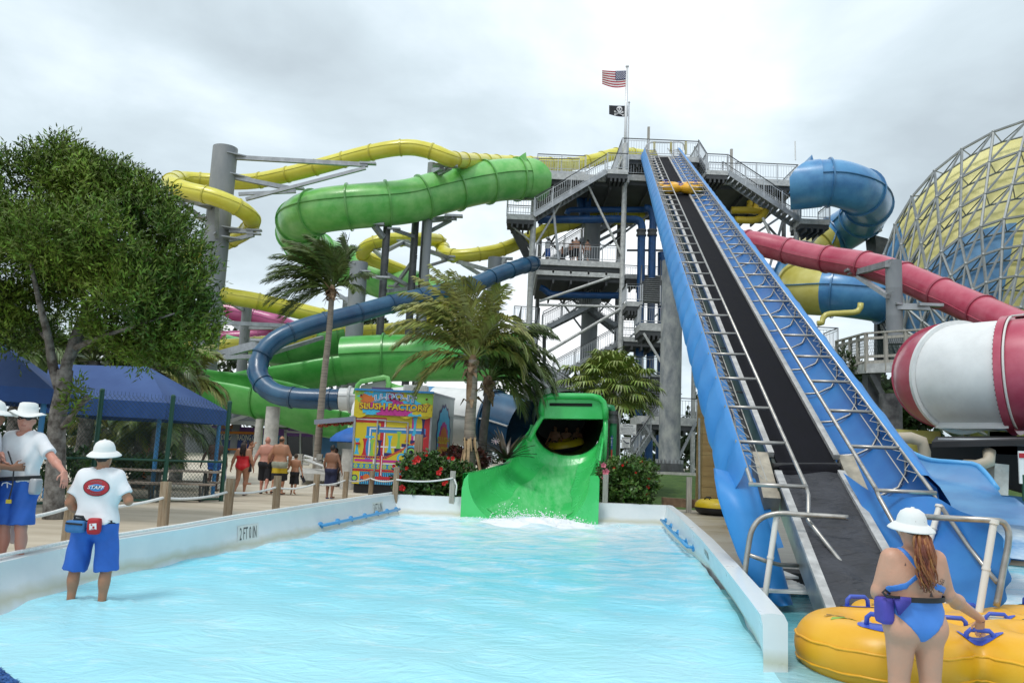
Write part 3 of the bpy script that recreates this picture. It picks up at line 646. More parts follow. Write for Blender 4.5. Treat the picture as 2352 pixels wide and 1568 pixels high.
pl_ = rect(1164, 1228, 492, YT - 0.6, 1.6); platform(pl_, 0.35); rail_of(pl_, (0, 3, 2))
pd = rect(1232, 1446, 400, YT, 9); platform(pd, 0.42); rail_of([P(1232, 400, YT + .2), P(1330, 401, YT + .2)], (0,))
part('platform', [M_galv2], TW, lambda b: b.prism([p - Z * 0.30 for p in rect(1234, 1345, 392, YT + 0.3, 7)], (0, 0, 0.30)))
q_ = rect(1234, 1345, 392, YT + 0.3, 7); rail_of(q_, (0, 3))
ptp = rect(1429, 1606, 357, YT + 0.2, 6); platform(ptp, 0.36); rail_of(ptp, (0, 1, 3)); 
pm_ = rect(1440, 1700, 406, YT + 0.4, 8); platform(pm_, 0.40); rail_of([pm_[0], pm_[0].lerp(pm_[1], .28)], (0,)); rail_of([pm_[0].lerp(pm_[1], .72), pm_[1]], (0,))
pr_ = rect(1690, 1833, 411, YT + 0.8, 8); platform(pr_, 0.42); rail_of(pr_, (0, 1))
ll = rect(1395, 1443, 389, YT - 0.9, 1.7); platform(ll, 0.30); rail_of(ll, (0,))
lr = rect(1622, 1672, 391, YT - 0.9, 1.7); platform(lr, 0.30); rail_of(lr, (0, 3))
rl = rect(1838, 1906, 503, YT - 0.9, 2.0); platform(rl, 0.34); rail_of(rl, (0, 1))
stair(P(1227, 490, YT - 0.8), P(1395, 389, YT - 0.8), (0, 1, 0), 1.3)
stair(P(1839, 502, YT - 0.8), P(1671, 391, YT - 0.8), (0, 1, 0), 1.3)
stair(P(1624, 390, YT - 0.8), P(1604, 357, YT + 0.4), (0, 1, 0), 1.2)
stair(P(1440, 405, YT + 1), P(1395, 389, YT + 1), (0, 1, 0), 1.2, rails=())
# dark stair soffit behind the first landing (flight going down and back)
stair(P(1255, 600, YT + 5.0), P(1420, 497, YT + 5.0), (0, 1, 0), 1.3)
def zz(name, a, c, w, h=None, m=M_galv, tub=False):
    part(name, m, TW, (lambda b: b.tube([a, c], w / 2, 10)) if tub else (lambda b: b.beam(a, c, w, h)), 40 if tub else False)
def vcol(u, v0, Y, w, m=M_galv2, tub=True, zb=None, name='column'):
    t = P(u, v0, Y); bt = V((t.x, t.y, ground_z(Y) if zb is None else zb)); zz(name, bt, t, w, None, m, tub)
vcol(1231, 364, YT, 0.40); vcol(1437, 330, YT, 0.34); vcol(1829, 410, YT + .2, 0.34); vcol(1600, 365, YT + 1, .3)
for u, Y, v0 in ((1246, YT + 7.5, 410), (1425, YT + 8, 410), (1690, YT + 8, 420), (1800, YT + 8, 420)): vcol(u, v0, Y, 0.32, M_dsteel)
for u, v0, vb in ((1490, 395, 292), (1680, 392, 343)):
    t = P(u, vb, YT + 2); b0_ = P(u, v0, YT + 2); zz('post', V((t.x, t.y, b0_.z - 0.5)), t, 0.16, 0.16, M_gwood)
# braces
br = [((1283, 597), (1270, 470), 0.14, M_galv, YT), ((1348, 420), (1430, 590), 0.16, M_galv2, YT - .1), ((1290, 462), (1232, 560), 0.15, M_galv2, YT), ((1239, 692), (1401, 637), 0.17, M_galv2, YT - .1), ((1239, 700), (1425, 704), 0.16, M_galv2, YT), ((1250, 813), (1424, 710), 0.2, M_galv2, YT - .1),
      ((1240, 850), (1345, 848), 0.12, M_galv2, YT), ((1255, 640), (1420, 772), 0.14, M_dsteel, YT + 4), ((1420, 640), (1250, 760), 0.14, M_dsteel, YT + 6), ((1440, 640), (1290, 620), 0.14, M_dsteel, YT + 7),
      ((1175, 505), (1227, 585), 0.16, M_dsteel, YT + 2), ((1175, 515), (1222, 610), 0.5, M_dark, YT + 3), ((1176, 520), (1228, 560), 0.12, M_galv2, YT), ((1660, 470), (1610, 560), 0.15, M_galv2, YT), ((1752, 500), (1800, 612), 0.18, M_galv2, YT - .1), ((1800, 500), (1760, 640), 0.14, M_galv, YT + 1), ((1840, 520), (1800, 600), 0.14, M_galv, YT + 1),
      ((1900, 515), (1830, 600), 0.15, M_galv2, YT), ((1800, 630), (1835, 560), 0.14, M_galv, YT + 2), ((1250, 655), (1430, 655), .16, M_dsteel, YT + 7), ((1250, 640), (1340, 760), .12, M_galv, YT + 7), ((1425, 660), (1340, 760), .12, M_galv, YT + 7), ((1246, 530), (1300, 600), .13, M_dsteel, YT + 7), ((1300, 500), (1246, 590), .13, M_dsteel, YT + 7), ((1440, 640), (1530, 640), .14, M_galv, YT + 2), ((1440, 575), (1530, 575), .12, M_dsteel, YT + 2), ((1440, 780), (1530, 705), .12, M_galv, YT + 6), ((1250, 760), (1250, 905), .25, M_dsteel, YT + 5), ((1700, 560), (1790, 500), .14, M_galv, YT + 3), ((1720, 470), (1800, 560), .14, M_dsteel, YT + 6), ((1690, 620), (1830, 620), .3, M_galv2, YT + 1), ((1690, 650), (1835, 640), .25, M_dsteel, YT + 4), ((1400, 560), (1520, 470), 0.14, M_galv, YT + 5), ((1340, 600), (1440, 530), 0.14, M_galv, YT + 5)]
for a, c, w, m, Y in br: zz('brace', P(*a, Y), P(*c, Y), w, w, m, m is M_galv2)
# lower flights
stair(P(1246, 752, YT + 2.5), P(1379, 686, YT + 2.5), (0, 1, 0), 1.3)
stair(P(1424, 748, YT + 4.5), P(1330, 690, YT + 4.5), (0, 1, 0), 1.3)
stair(P(1271, 866, YT + 1.5), P(1424, 782, YT + 1.5), (0, 1, 0), 1.3)
stair(P(1318, 914, YT - 2.5), P(1211, 850, YT - 2.5), (0, 1, 0), 1.3)
lw_ = rect(1170, 1217, 838, YT - 2.6, 1.8); platform(lw_, .28)
stair(lw_[3] + V((0, 0.2, 0)), P(1196, 741, YT + 3), (1, 0, 0), 1.25)
lu = rect(1180, 1232, 740, YT + 3, 1.6); platform(lu, .28); rail_of(lu, (0, 3))
# right hand flights seen face on, beside the round column
YR = 48.0
f0 = rect(1470, 1524, 742, YR, 2.2); platform(f0, 0.45); rail_of(f0, (0, 3), bal=0.13)
stair(P(1470, 692, YR + 2.2), P(1474, 632, YR + 5.6), (1, 0, 0), 1.25)
f1 = rect(1437, 1530, 631, YR + 5.6, 2); platform(f1, .3); rail_of(f1, (2,))
f2 = rect(1438, 1475, 692, YR + 1, 1.8); platform(f2, .3); rail_of(f2, (0, 3))
f3 = rect(1430, 1540, 775, YR + 4, 3); platform(f3, .3); rail_of(f3, (0, 3, 2))
f4 = rect(1430, 1520, 858, YR + 3, 3); platform(f4, .2); rail_of(f4, (0,))
f5 = rect(1466, 1600, 957, YR - 2, 3); platform(f5, .45); rail_of([V(f5[0]).lerp(f5[1], .56), f5[1]], (0,))
stair(P(1486, 955, YR - 0.2), P(1492, 862, YR + 3.2), (1, 0, 0), 1.1)
stair(P(1440, 1078, YR - 4), P(1520, 960, YR - 1), (0, 1, 0), 1.1)
zz('brace', P(1475, 968, YR - 2), P(1530, 1050, YR - 2), 0.14, .14, M_galv); zz('brace', P(1560, 1050, YR - 2), P(1598, 970, YR - 2), 0.14, .14, M_galv); zz('brace', P(1478, 765, YR), P(1530, 850, YR), 0.13, .13, M_galv2)
# water pipes in the tower
def pipe(name, label, pts, r, m, flg=()):
    t = thing(name, label, 'pipe', (pts[-1].x, pts[-1].y, min(p.z for p in pts)))
    part('pipe_run', m, t, lambda b: b.tube(cr(pts, 0.25), r, 12), True)
    for f in flg: part('coupling', M_dsteel, t, lambda b: b.lathe([(r, -.22), (r * 1.3, -.22), (r * 1.3, -.1), (r * 1.12, -.08), (r * 1.12, .08), (r * 1.3, .1), (r * 1.3, .22), (r, .22)], f, Z, 14))
    return t
def down(u, v, Y): t = P(u, v, Y); return V((t.x, t.y, ground_z(Y)))
Yp = YT + 1.0
pipe('water_pipe', 'dark blue pump pipe that bends down under the deck, nearest the left stair', [P(1235, 505, Yp), P(1350, 504, Yp), P(1450, 504, Yp), P(1466, 506, Yp), P(1473, 514, Yp), P(1473, 560, Yp), down(1473, 700, Yp)], 0.26, M_bluepipe, [P(1473, 535, Yp)])
pipe('water_pipe', 'blue pump pipe running straight down beside the conveyor curtain', [P(1480, 478, Yp + .5), P(1492, 480, Yp + .5), P(1499, 492, Yp + .5), P(1498, 560, Yp + .5), down(1497, 700, Yp + .5)], 0.26, M_bluepipe, [P(1498, 535, Yp + .5)])
pipe('water_pipe', 'blue pump pipe half hidden behind the concrete column', [P(1520, 580, Yp + 1.2), P(1520, 700, Yp + 1.2), down(1520, 800, Yp + 1.2)], 0.28, M_bluepipe)
pipe('water_pipe', 'upper blue pipe with two drop legs under the tower deck', [P(1302, 492, Yp + 1), P(1306, 484, Yp + 1), P(1330, 482, Yp + 1), P(1500, 482, Yp + 1)], 0.2, M_bluepipe, [])
pipe('water_pipe', 'short blue pipe hooked over below the tower deck, left one of a pair', [P(1332, 450, YT + 3), P(1334, 475, YT + 3), P(1340, 498, YT + 3)], 0.26, M_bluepipe)
pipe('water_pipe', 'short blue pipe hooked over below the tower deck, right one of a pair', [P(1349, 450, YT + 3), P(1349, 475, YT + 3), P(1346, 494, YT + 3)], 0.26, M_bluepipe)
pipe('water_pipe', 'dark blue pipe crossing low between the tower columns', [P(1240, 660, YT + 1), P(1250, 664, YT + 1), P(1262, 674, YT + 1), P(1300, 677, YT + 1), P(1430, 679, YT + 1)], 0.22, M_bluepipe)
M_yp = mat('yellow_pipe', (0.55, 0.40, 0.03), 0.4)
pipe('water_pipe', 'yellow pipe bending under the right tower deck', [P(1680, 483, YT + 1), P(1720, 483, YT + 1), P(1752, 485, YT + 1)], 0.24, M_yp)
pipe('water_pipe', 'lower yellow pipe with an upturned end under the right tower deck', [P(1688, 505, YT + .6), P(1735, 505, YT + .6), P(1750, 498, YT + .6), P(1760, 482, YT + .6)], 0.24, M_yp)
pipe('water_pipe', 'yellow drop pipe at the right tower deck, left one of a pair', [P(1722, 462, YT + 1.5), P(1722, 474, YT + 1.5), P(1717, 488, YT + 1.5)], 0.2, M_yp)
pipe('water_pipe', 'yellow drop pipe at the right tower deck, right one of a pair', [P(1738, 460, YT + 1.5), P(1737, 474, YT + 1.5), P(1730, 490, YT + 1.5)], 0.2, M_yp)
# loading frame at the conveyor head
lf = thing('loading_frame', 'white railed frame at the head of the conveyor on the tower top', 'frame', P(1535, 355, YT + .6))
part('rail', M_bal, lf, lambda b: (b.tube(cr([P(1482, 353, YT + .6), P(1484, 335, YT + .6), P(1490, 329, YT + .6), P(1530, 328, YT + .6), P(1568, 329, YT + .6), P(1573, 345, YT + .6)], 0.2), 0.05, 8)), True)
for u in (1503, 1541, 1575): part('post', mat('pale_yellow_post', (0.55, 0.48, 0.15), 0.5), lf, lambda b: b.beam(P(u, 354, YT + .5), P(u, 326, YT + .5), 0.12))
# electrical cabinet
b = MB(); b.box(P(1461, 378, YT + 1.5), (0.9, 0.5, 0.9)); b.box(P(1461, 366, YT + 1.5), (1.0, 0.6, 0.08)); tag(b.build('equipment_box', M_galv, None), 'grey equipment box on the deck beside the conveyor head', 'box')
# flag poles
def flagpole(label, u0, v0, u1, v1, Y, r, ball):
    t = thing('flagpole', label, 'flagpole', P(u0, v0, Y))
    a, c = P(u0, v0, Y), P(u1, v1, Y); a = V((c.x, c.y, a.z))
    part('pole', mat('white_pole', (0.7, 0.71, 0.72), 0.35, 0.2), t, lambda b: b.tube([a, c], [r, r * 0.75], 10), True)
    part('finial', mat('white_pole', (0.7, 0.71, 0.72), 0.35, 0.2), t, lambda b: b.lathe([(0, -ball), (ball * .8, -ball * .5), (ball, 0), (ball * .7, ball * .6), (0, ball)], c + Z * ball, Z, 12), True)
    return t, a, c
YF = YT + 0.4
fp1, _, _ = flagpole('tall white flagpole on the tower carrying the striped flag', 1437, 400, 1440.5, 157, YF, 0.11, 0.13)
fp2, _, _ = flagpole('shorter thin white flagpole on the tower carrying the black flag', 1444, 400, 1445, 238, YF + .3, 0.06, 0.08)
def flag_pt(u0, v0, w, h, Y, sag):           # local flag coords: s 0 at hoist .. 1 at fly (towards the left), t 0 top .. 1 bottom
    def f(s, t):
        u = u0 - w * s; v = v0 + h * t + sag * math.sin(s * PI * 1.05) * (0.25 + t) + 4 * s * (1 - t) - 5 * s
        return P(u, v, Y + 0.35 * math.sin(s * 6.5 + t) * s + 0.3 * s)
    return f
fl = flag_pt(1438, 163, 55, 36, YF, 4)
us = thing('striped_flag', 'red and white striped flag with a blue starred canton on the tall pole', 'flag', fl(0, 1))
Mr, Mw, Mb = mat('flag_red', (0.42, 0.02, 0.04), 0.8), mat('flag_white', (0.75, 0.75, 0.76), 0.8), mat('flag_navy', (0.02, 0.03, 0.14), 0.8)
def fstripe(b, flip):
    for k in range(13):
        n = 16
        rows = [[fl(s / n, (k + j) / 13) + V((0, 0.02 * flip, 0)) for j in (0, 1)] for s in range(n + 1)]
        b.grid(rows, 0 if k % 2 == 0 else 1)
part('cloth', [Mr, Mw], us, lambda b: fstripe(b, 0), True)
part('canton', Mb, us, lambda b: b.grid([[fl(0.44 * i / 8, 7 / 13 * j / 4) + V((0, -0.035, 0)) for j in range(5)] for i in range(9)]), True)
def fstars(b):
    for i in range(9):
        for j in range(11):
            if (i + j) % 2 == 0:
                c = fl(0.44 * (j + 1) / 12, 7 / 13 * (i + 1) / 10) + V((0, -0.06, 0)); q = []
                for k in range(10):
                    a = PI / 2 + k * PI / 5; rr = 0.042 if k % 2 == 0 else 0.018; q.append(c + V((math.cos(a) * rr, 0, math.sin(a) * rr)))
                b.poly(q)
part('stars', Mw, us, fstars)
fk = flag_pt(1442, 243, 43, 25, YF + .3, 2)
pf = thing('black_flag', 'black flag with a white skull and crossed bones on the shorter pole', 'flag', fk(0, 1))
part('cloth', mat('flag_black', (0.03, 0.032, 0.04), 0.85), pf, lambda b: b.grid([[fk(i / 14, j / 5) for j in range(6)] for i in range(15)]), True)
def fskull(b):
    def el(s0, t0, rs, rt, y, n=18, mi=0): b.poly([fk(s0 + rs * math.cos(2 * PI * k / n), t0 + rt * math.sin(2 * PI * k / n)) + V((0, y, 0)) for k in range(n)], mi)
    el(.46, .36, .155, .26, -0.10); el(.45, .56, .09, .16, -0.10)
    for a in ((.28, .62, .70, .92), (.70, .64, .26, .90)):
        s0, t0, s1, t1 = a; d = V((s1 - s0, t1 - t0)); nrm = V((-d.y, d.x)).normalized() * 0.035
        b.poly([fk(s0 + nrm.x, t0 + nrm.y) + V((0, -.09, 0)), fk(s1 + nrm.x, t1 + nrm.y) + V((0, -.09, 0)), fk(s1 - nrm.x, t1 - nrm.y) + V((0, -.09, 0)), fk(s0 - nrm.x, t0 - nrm.y) + V((0, -.09, 0))])
        for e in ((s0, t0), (s1, t1)): el(e[0], e[1] - .04, .035, .055, -.095, 8); el(e[0], e[1] + .04, .035, .055, -.095, 8)
    for s0 in (.40, .53): el(s0, .38, .042, .07, -.13, 10, 1)
    el(.465, .50, .02, .04, -.13, 6, 1)
part('emblem', [Mw, mat('flag_black', (0.03, 0.032, 0.04), 0.85)], pf, fskull)
b = MB(); Yw = YT + 5; b.tube([P(1827, 368, Yw), P(1826, 325, Yw)], 0.05, 6)
tag(b.build('pole', M_white), 'thin white pole on the right tower platform', 'pole')
# ================================================================ TUBE SLIDES
def gel(name, c, c2, rough=0.32): return mat(name, c, rough, 0, 0.0, 0.9, c2, 0.05, 3, coat=0.2, detail=9)
M_yel = gel('yellow_gelcoat', (0.64, 0.57, 0.045), (0.74, 0.69, 0.10))
M_grn = gel('green_gelcoat', (0.11, 0.46, 0.085), (0.27, 0.60, 0.19))
M_grn2 = gel('lower_green_gelcoat', (0.055, 0.36, 0.055), (0.13, 0.47, 0.11))
M_dbl = gel('dark_blue_gelcoat', (0.008, 0.052, 0.125), (0.024, 0.105, 0.20))
M_red = gel('red_gelcoat', (0.42, 0.04, 0.085), (0.54, 0.12, 0.17))
M_pink = gel('magenta_gelcoat', (0.36, 0.05, 0.17), (0.46, 0.10, 0.24))
M_sky = gel('blue_gelcoat', (0.05, 0.20, 0.44), (0.10, 0.32, 0.58))
M_ylw2 = gel('pale_yellow_gelcoat', (0.50, 0.44, 0.09), (0.60, 0.55, 0.17))
M_bolt = mat('dark_bolt_metal', (0.05, 0.05, 0.05), 0.5, 0.5)  # dark metal of bolts and rivets
def slide(name, label, path, r, m, gap=3.0, fm=None, colours=None, arc=None, flare=None, rib=(8, 172), cat='water slide', fw=0.09, fr=1.09, rr=None, first=0.4):
    pts = cr([P(*q) for q in path], 0.45); fr_ = frames(pts); t = thing(name, label, cat, (pts[-1].x, pts[-1].y, min(p.z for p in pts) - r))
    rad = rr or [r] * len(pts)
    ms = [m] + [c[2] for c in (colours or [])]
    dk = []
    for x in ms:
        if x.name + '_flange_shade' not in MATS:
            k = x.copy(); k.name = x.name + '_flange_shade'; MATS[k.name] = k
            for e in k.node_tree.nodes['Color Ramp'].color_ramp.elements: e.color = tuple(c * .74 for c in e.color[:3]) + (1,)  # darkened copy: shading lines of flanges and seams put into the colour
        dk.append(MATS[x.name + '_flange_shade'])
    def ci(i):
        k = i / (len(pts) - 1)
        for j, c in enumerate(colours or []):
            if c[0] <= k <= c[1]: return j + 1
        return 0
    k0 = 0
    if flare:                      # open entry: the wall climbs from a half pipe to a full tube
        n = max(2, int(flare / 0.45)); k0 = n
        def f(b):
            rows = []
            for i in range(n * 3 + 1):
                p_, t_, x_, u_ = fr_[min(len(fr_) - 1, i // 3)]
                if i % 3 and i // 3 + 1 < len(fr_): p_ = p_.lerp(fr_[i // 3 + 1][0], (i % 3) / 3)
                al = math.radians(89.5) * (i / (3 * n)) ** 0.8 if i else math.radians(2); A = [PI - al + (PI + 2 * al) * j / 30 for j in range(31)]
                rows.append([p_ + (x_ * math.cos(a) + u_ * math.sin(a)) * r for a in A] + [p_ + (x_ * math.cos(a) + u_ * math.sin(a)) * (r + 0.05) for a in A[::-1]])
            b.grid(rows, closed=True)
        part('entry', m, t, f, 60)
    def f(b):
        seg = fr_[k0:]
        if colours:
            for i in range(len(seg) - 1):
                if arc: sweep(b, seg[i:i + 2], r, arc[0], arc[1], th=0.05, mi=ci(i + k0))
                else: sweep(b, seg[i:i + 2], rad[i + k0:i + k0 + 2], mi=ci(i + k0))
        elif arc: sweep(b, seg, r, arc[0], arc[1], th=0.05)
        else: sweep(b, seg, rad[k0:])
    o = part('tube' if not arc else 'trough', ms, t, f, True)
    if colours:
        import bmesh
        bm_ = bmesh.new(); bm_.from_mesh(o.data); bmesh.ops.remove_doubles(bm_, verts=bm_.verts, dist=1e-4); bm_.to_mesh(o.data); bm_.free()
    n = max(2, int(round(gap / 0.45)))
    for i in range(k0 + max(1, int(first / .45)), len(pts) - 1, n):
        p_, t_, x_, u_ = fr_[i]
        q = rad[i]
        if arc:
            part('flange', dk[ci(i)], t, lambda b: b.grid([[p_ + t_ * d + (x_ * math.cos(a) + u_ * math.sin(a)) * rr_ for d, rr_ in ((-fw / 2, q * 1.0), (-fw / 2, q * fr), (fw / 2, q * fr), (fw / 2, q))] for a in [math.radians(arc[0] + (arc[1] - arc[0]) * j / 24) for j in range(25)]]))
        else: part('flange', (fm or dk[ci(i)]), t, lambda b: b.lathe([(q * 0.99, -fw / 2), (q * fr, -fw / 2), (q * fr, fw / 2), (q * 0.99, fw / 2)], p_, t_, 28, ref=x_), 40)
    for a in rib or ():
        a = math.radians(a)
        def g(b):
            A = fr_[k0:]
            b.grid([[p_ + (x_ * math.cos(a + e) + u_ * math.sin(a + e)) * (q * rr_) for e, rr_ in ((-.03, .995), (-.015, 1.06), (.015, 1.06), (.03, .995))] for (p_, t_, x_, u_), q in zip(A, rad[k0:])])
        part('seam', dk[0], t, g)
    return t, fr_
slide('tube_slide', 'narrow yellow tube slide looping round the tall grey column, upper of the yellow tubes',
      [(1500, 360, 63), (1424, 353, 61), (1363, 368, 59), (1306, 378, 57.5), (1240, 376, 56), (1160, 373, 54), (1116, 371, 51.5), (1060, 368, 48), (1029, 364, 46), (1003, 352, 46), (976, 344, 46), (946, 339, 46), (905, 341, 46), (838, 354, 46.5), (750, 378, 47), (665, 400, 47.5), (574, 417, 48), (484, 416, 48), (425, 412, 47.5), (399, 413, 46), (394, 421, 44.6), (412, 431, 43.8), (436, 439, 43.5), (487, 451, 43.3), (533, 469, 43.5), (568, 491, 44.3), (579, 509, 45.6), (568, 529, 47), (540, 546, 48), (490, 570, 48.5), (430, 600, 48), (405, 630, 46.5), (425, 656, 45.5), (470, 668, 45.5), (521, 680, 45.8), (578, 689, 46), (622, 699, 46.3), (666, 709, 46.7), (720, 722, 47.2), (770, 734, 48)], 0.47, M_yel, 1.9)
slide('tube_slide', 'narrow yellow tube slide curling in front of the thin dark columns, lower yellow tube',
      [(1480, 500, 58), (1399, 502, 58), (1334, 509, 57.5), (1270, 524, 57), (1193, 557, 56), (1145, 575, 55.5), (1096, 584, 55), (1057, 588, 55), (1030, 585, 55.5), (1016, 574, 56.8), (1018, 562, 57.5), (1005, 553, 57), (970, 550, 55.5), (926, 550, 54.5), (882, 552, 54), (850, 562, 54), (834, 576, 54.6), (838, 589, 55.4), (882, 606, 56), (926, 624, 56.5), (949, 636, 57), (1000, 672, 57), (1012, 710, 56), (984, 737, 54), (930, 754, 53), (850, 762, 52), (775, 768, 51.5), (680, 780, 51), (589, 790, 51), (510, 796, 51), (420, 800, 51)], 0.47, M_yel, 1.9)
slide('raft_slide', 'wide bright green tube slide leaving the tower to the left, upper of the green slides',
      [(1243, 413, 52.2), (1215, 412, 51.8), (1160, 413, 51), (1092, 423, 50), (1013, 442, 49), (940, 462, 48.3), (867, 470, 47.8), (808, 475, 47.6), (744, 483, 47.8), (700, 495, 48.6), (684, 517, 50.6), (690, 545, 53), (720, 575, 56), (780, 605, 58), (870, 640, 58), (950, 665, 56.5), (1030, 700, 55)], 1.33, M_grn, 2.2, flare=1.4, first=0.5)
slide('raft_slide', 'green tube slide low behind the palms that opens into a trough on its left',
      [(1200, 818, 46), (1100, 822, 45.5), (1008, 822, 45), (900, 822, 45), (819, 825, 45), (788, 827, 45)], 1.29, M_grn2, 2.4, first=1.0)
slide('raft_slide', 'open green half pipe curving behind the dark blue tube, seen over its near rim',
      [(790, 827, 45.05), (740, 834, 45.0), (680, 846, 45.0), (620, 858, 45.5), (570, 868, 47)], 1.29, M_grn2, 3.6, arc=(176, 364), rib=None)
slide('raft_slide', 'open green half pipe far behind the dark blue tube, below the yellow tube',
      [(800, 770, 52), (740, 780, 52), (660, 796, 52), (600, 790, 53), (560, 780, 55)], 1.2, M_grn2, 3.0, arc=(170, 380), rib=None)
slide('raft_slide', 'large open green trough sweeping low from the blue canopy towards the shop',
      [(400, 866, 42.5), (450, 874, 42.3), (551, 887, 42), (640, 906, 41.6), (725, 932, 41.2), (820, 950, 41)], 1.36, M_grn2, 4.4, arc=(150, 362), rib=None)
slide('tube_slide', 'dark blue tube slide curving down from the tower to the white flanged end',
      [(1226, 605, 51.2), (1212, 608, 50), (1193, 613, 48.5), (1142, 631, 47), (1091, 653, 45.5), (1057, 661, 44.7), (980, 679, 43.4), (896, 699, 42), (809, 723, 41), (753, 737, 40.5), (698, 753, 40), (644, 775, 39.5), (611, 801, 39.2), (594, 832, 39), (592, 858, 38.7), (606, 884, 38.3), (633, 904, 38), (676, 913, 37.8), (731, 916, 37.7), (781, 917, 37.6)], 0.47, M_dbl, 2.0, rib=(-12, 192))
t, _ = slide('tube_slide', 'white bolted tube section joining the dark blue slide beside the food kiosk', [(781, 917, 37.6), (830, 917, 37.6), (900, 920, 37.6), (990, 935, 37.4)], 0.52, M_white, 7, fr=1.2, rib=(14, 166), first=0.05)
slide('raft_slide', 'big blue and white tube slide lying low behind the palm trunks',
      [(850, 962, 35.5), (890, 955, 35), (960, 950, 34.5), (1040, 955, 34), (1100, 962, 33.5), (1150, 970, 33), (1200, 985, 32.5)], 1.16, M_white, 5.2, colours=[(0.30, 0.42, M_sky), (0.76, 1.0, M_dbl)], rib=(2, 178))
slide('tube_slide', 'magenta tube slide far behind the tall grey column, upper turn',
      [(470, 706, 72), (530, 716, 72), (600, 730, 72), (640, 742, 72), (680, 760, 73)], 0.75, M_pink, 4.0, rib=(5,))
slide('tube_slide', 'magenta tube slide far behind the tall grey column, lower turn',
      [(470, 776, 72), (560, 774, 72), (640, 762, 73), (700, 760, 74)], 0.62, M_pink, 4.0, rib=(5,))
slide('tube_slide', 'glossy red tube slide dropping from behind the conveyor into the red and white drum',
      [(1700, 556, 41), (1735, 559, 40.4), (1790, 571, 39.6), (1846, 585, 38.6), (1910, 597, 37.4), (1974, 607, 36), (2036, 622, 34.6), (2091, 643, 33.4), (2165, 676, 31.8), (2238, 708, 30.4), (2300, 736, 29), (2350, 758, 28)], 0.61, M_red, 2.1, rib=(-12, 192))
slide('raft_slide', 'wide blue tube slide with yellow sections curling away at the right of the tower',
      [(1815, 428, 49.3), (1850, 425, 49), (1910, 420, 48.6), (1955, 430, 48.8), (1985, 448, 50), (1994, 478, 52.6), (1970, 508, 55), (1930, 535, 56.5), (1885, 560, 56.5), (1845, 596, 54.5), (1836, 640, 51), (1858, 668, 48.5), (1908, 670, 47.5), (1970, 676, 47), (2060, 690, 47)], 1.42, M_sky, 2.5, colours=[(0.46, 0.60, M_ylw2), (0.76, 0.865, M_ylw2)], flare=1.8, first=0.6)
ts = thing('trough_slide', 'blue open slide trough with a thick pale rim, ending in the right pool', 'water slide', (7.2, 14, 0))
rim_ = cr([P(1985, 985, 19.5), P(2040, 1010, 18.4), P(2095, 1040, 17.4), P(2140, 1057, 16.8), P(2195, 1062, 16.4), P(2240, 1067, 16.2), P(2262, 1085, 15.9), P(2290, 1122, 15.5)], n=31); mid_ = cr([P(1995, 1010, 18.8), P(2060, 1050, 17.5), P(2110, 1085, 16.4), P(2160, 1110, 15.6), P(2215, 1125, 15.0), P(2255, 1132, 14.8), P(2290, 1137, 14.6), P(2330, 1142, 14.4)], n=31); low_ = cr([P(2010, 1040, 17.6), P(2070, 1085, 16), P(2125, 1130, 14.6), P(2170, 1165, 13.4), P(2230, 1190, 12.7), P(2290, 1200, 12.4), P(2370, 1208, 12.2), P(2450, 1212, 12)], n=31)
part('trough', M_sky, ts, lambda b: b.grid([[a.lerp(c, t) * (1 - 0) + Z * (-.12 * math.sin(PI * t)) for t in (0, .25, .5, .75, 1)][:-1] + [c.lerp(d, t) + Z * (-.05 * math.sin(PI * t)) for t in (0, .33, .66, 1)] for a, c, d in zip(rim_, mid_, low_)]), True)
part('rim', mat('pale_blue_rim', (.09, .36, .68), .35), ts, lambda b: b.tube(rim_, .055, 8), True)
AP = [[P(u, v + (u - 2250) * .13, Y) for v, Y in ((1128, 19.5), (1160, 18.8), (1195, 18.2), (1232, 17.6), (1275, 17.1))] for u in (2215, 2255, 2300, 2350, 2420, 2520, 2640)]
part('apron', M_sky, ts, lambda b: b.grid([cr(r, n=16) for r in AP]), True)
part('water_film', mat('rushing_white_water', (.025, .24, .56), .2, 0, 0, 1.1, (.72, .85, .93), .5, 8, stretch=(.55, 1.5, 1.5), detail=12), ts, lambda b: b.grid([[q + V((0, -.05, .03)) for q in cr(r, n=16)[5:]] for r in AP]), True)
# upstands and boxes on the slides
b = MB(); q = [P(u, v, 49.0) for u, v in ((1865, 355), (1870, 372), (1868, 392), (1862, 400), (1838, 420), (1852, 392))]; b.prism(q, (0, 2.2, 0)); tag(b.build('slide_headwall', M_sky), 'pointed blue headwall at the top of the wide blue slide', 'headwall')
pipe('water_pipe', 'yellow and blue drain pipe below the lower yellow tube', [P(1878, 743, 44), P(1888, 741, 44), P(1891, 728, 44), P(1900, 722, 44), P(1935, 719, 44), P(1970, 715, 44), P(1976, 706, 44), P(1977, 696, 44)], 0.16, M_ylw2)
b = MB(); b.prism([P(u, v, 50.6) for u, v in ((1184, 366), (1204, 352), (1208, 350), (1210, 366), (1216, 380), (1224, 390), (1224, 404), (1184, 404))], (0, 2.4, 0)); tag(b.build('slide_headwall', M_grn), 'pointed green headwall at the top of the wide upper green slide', 'headwall')
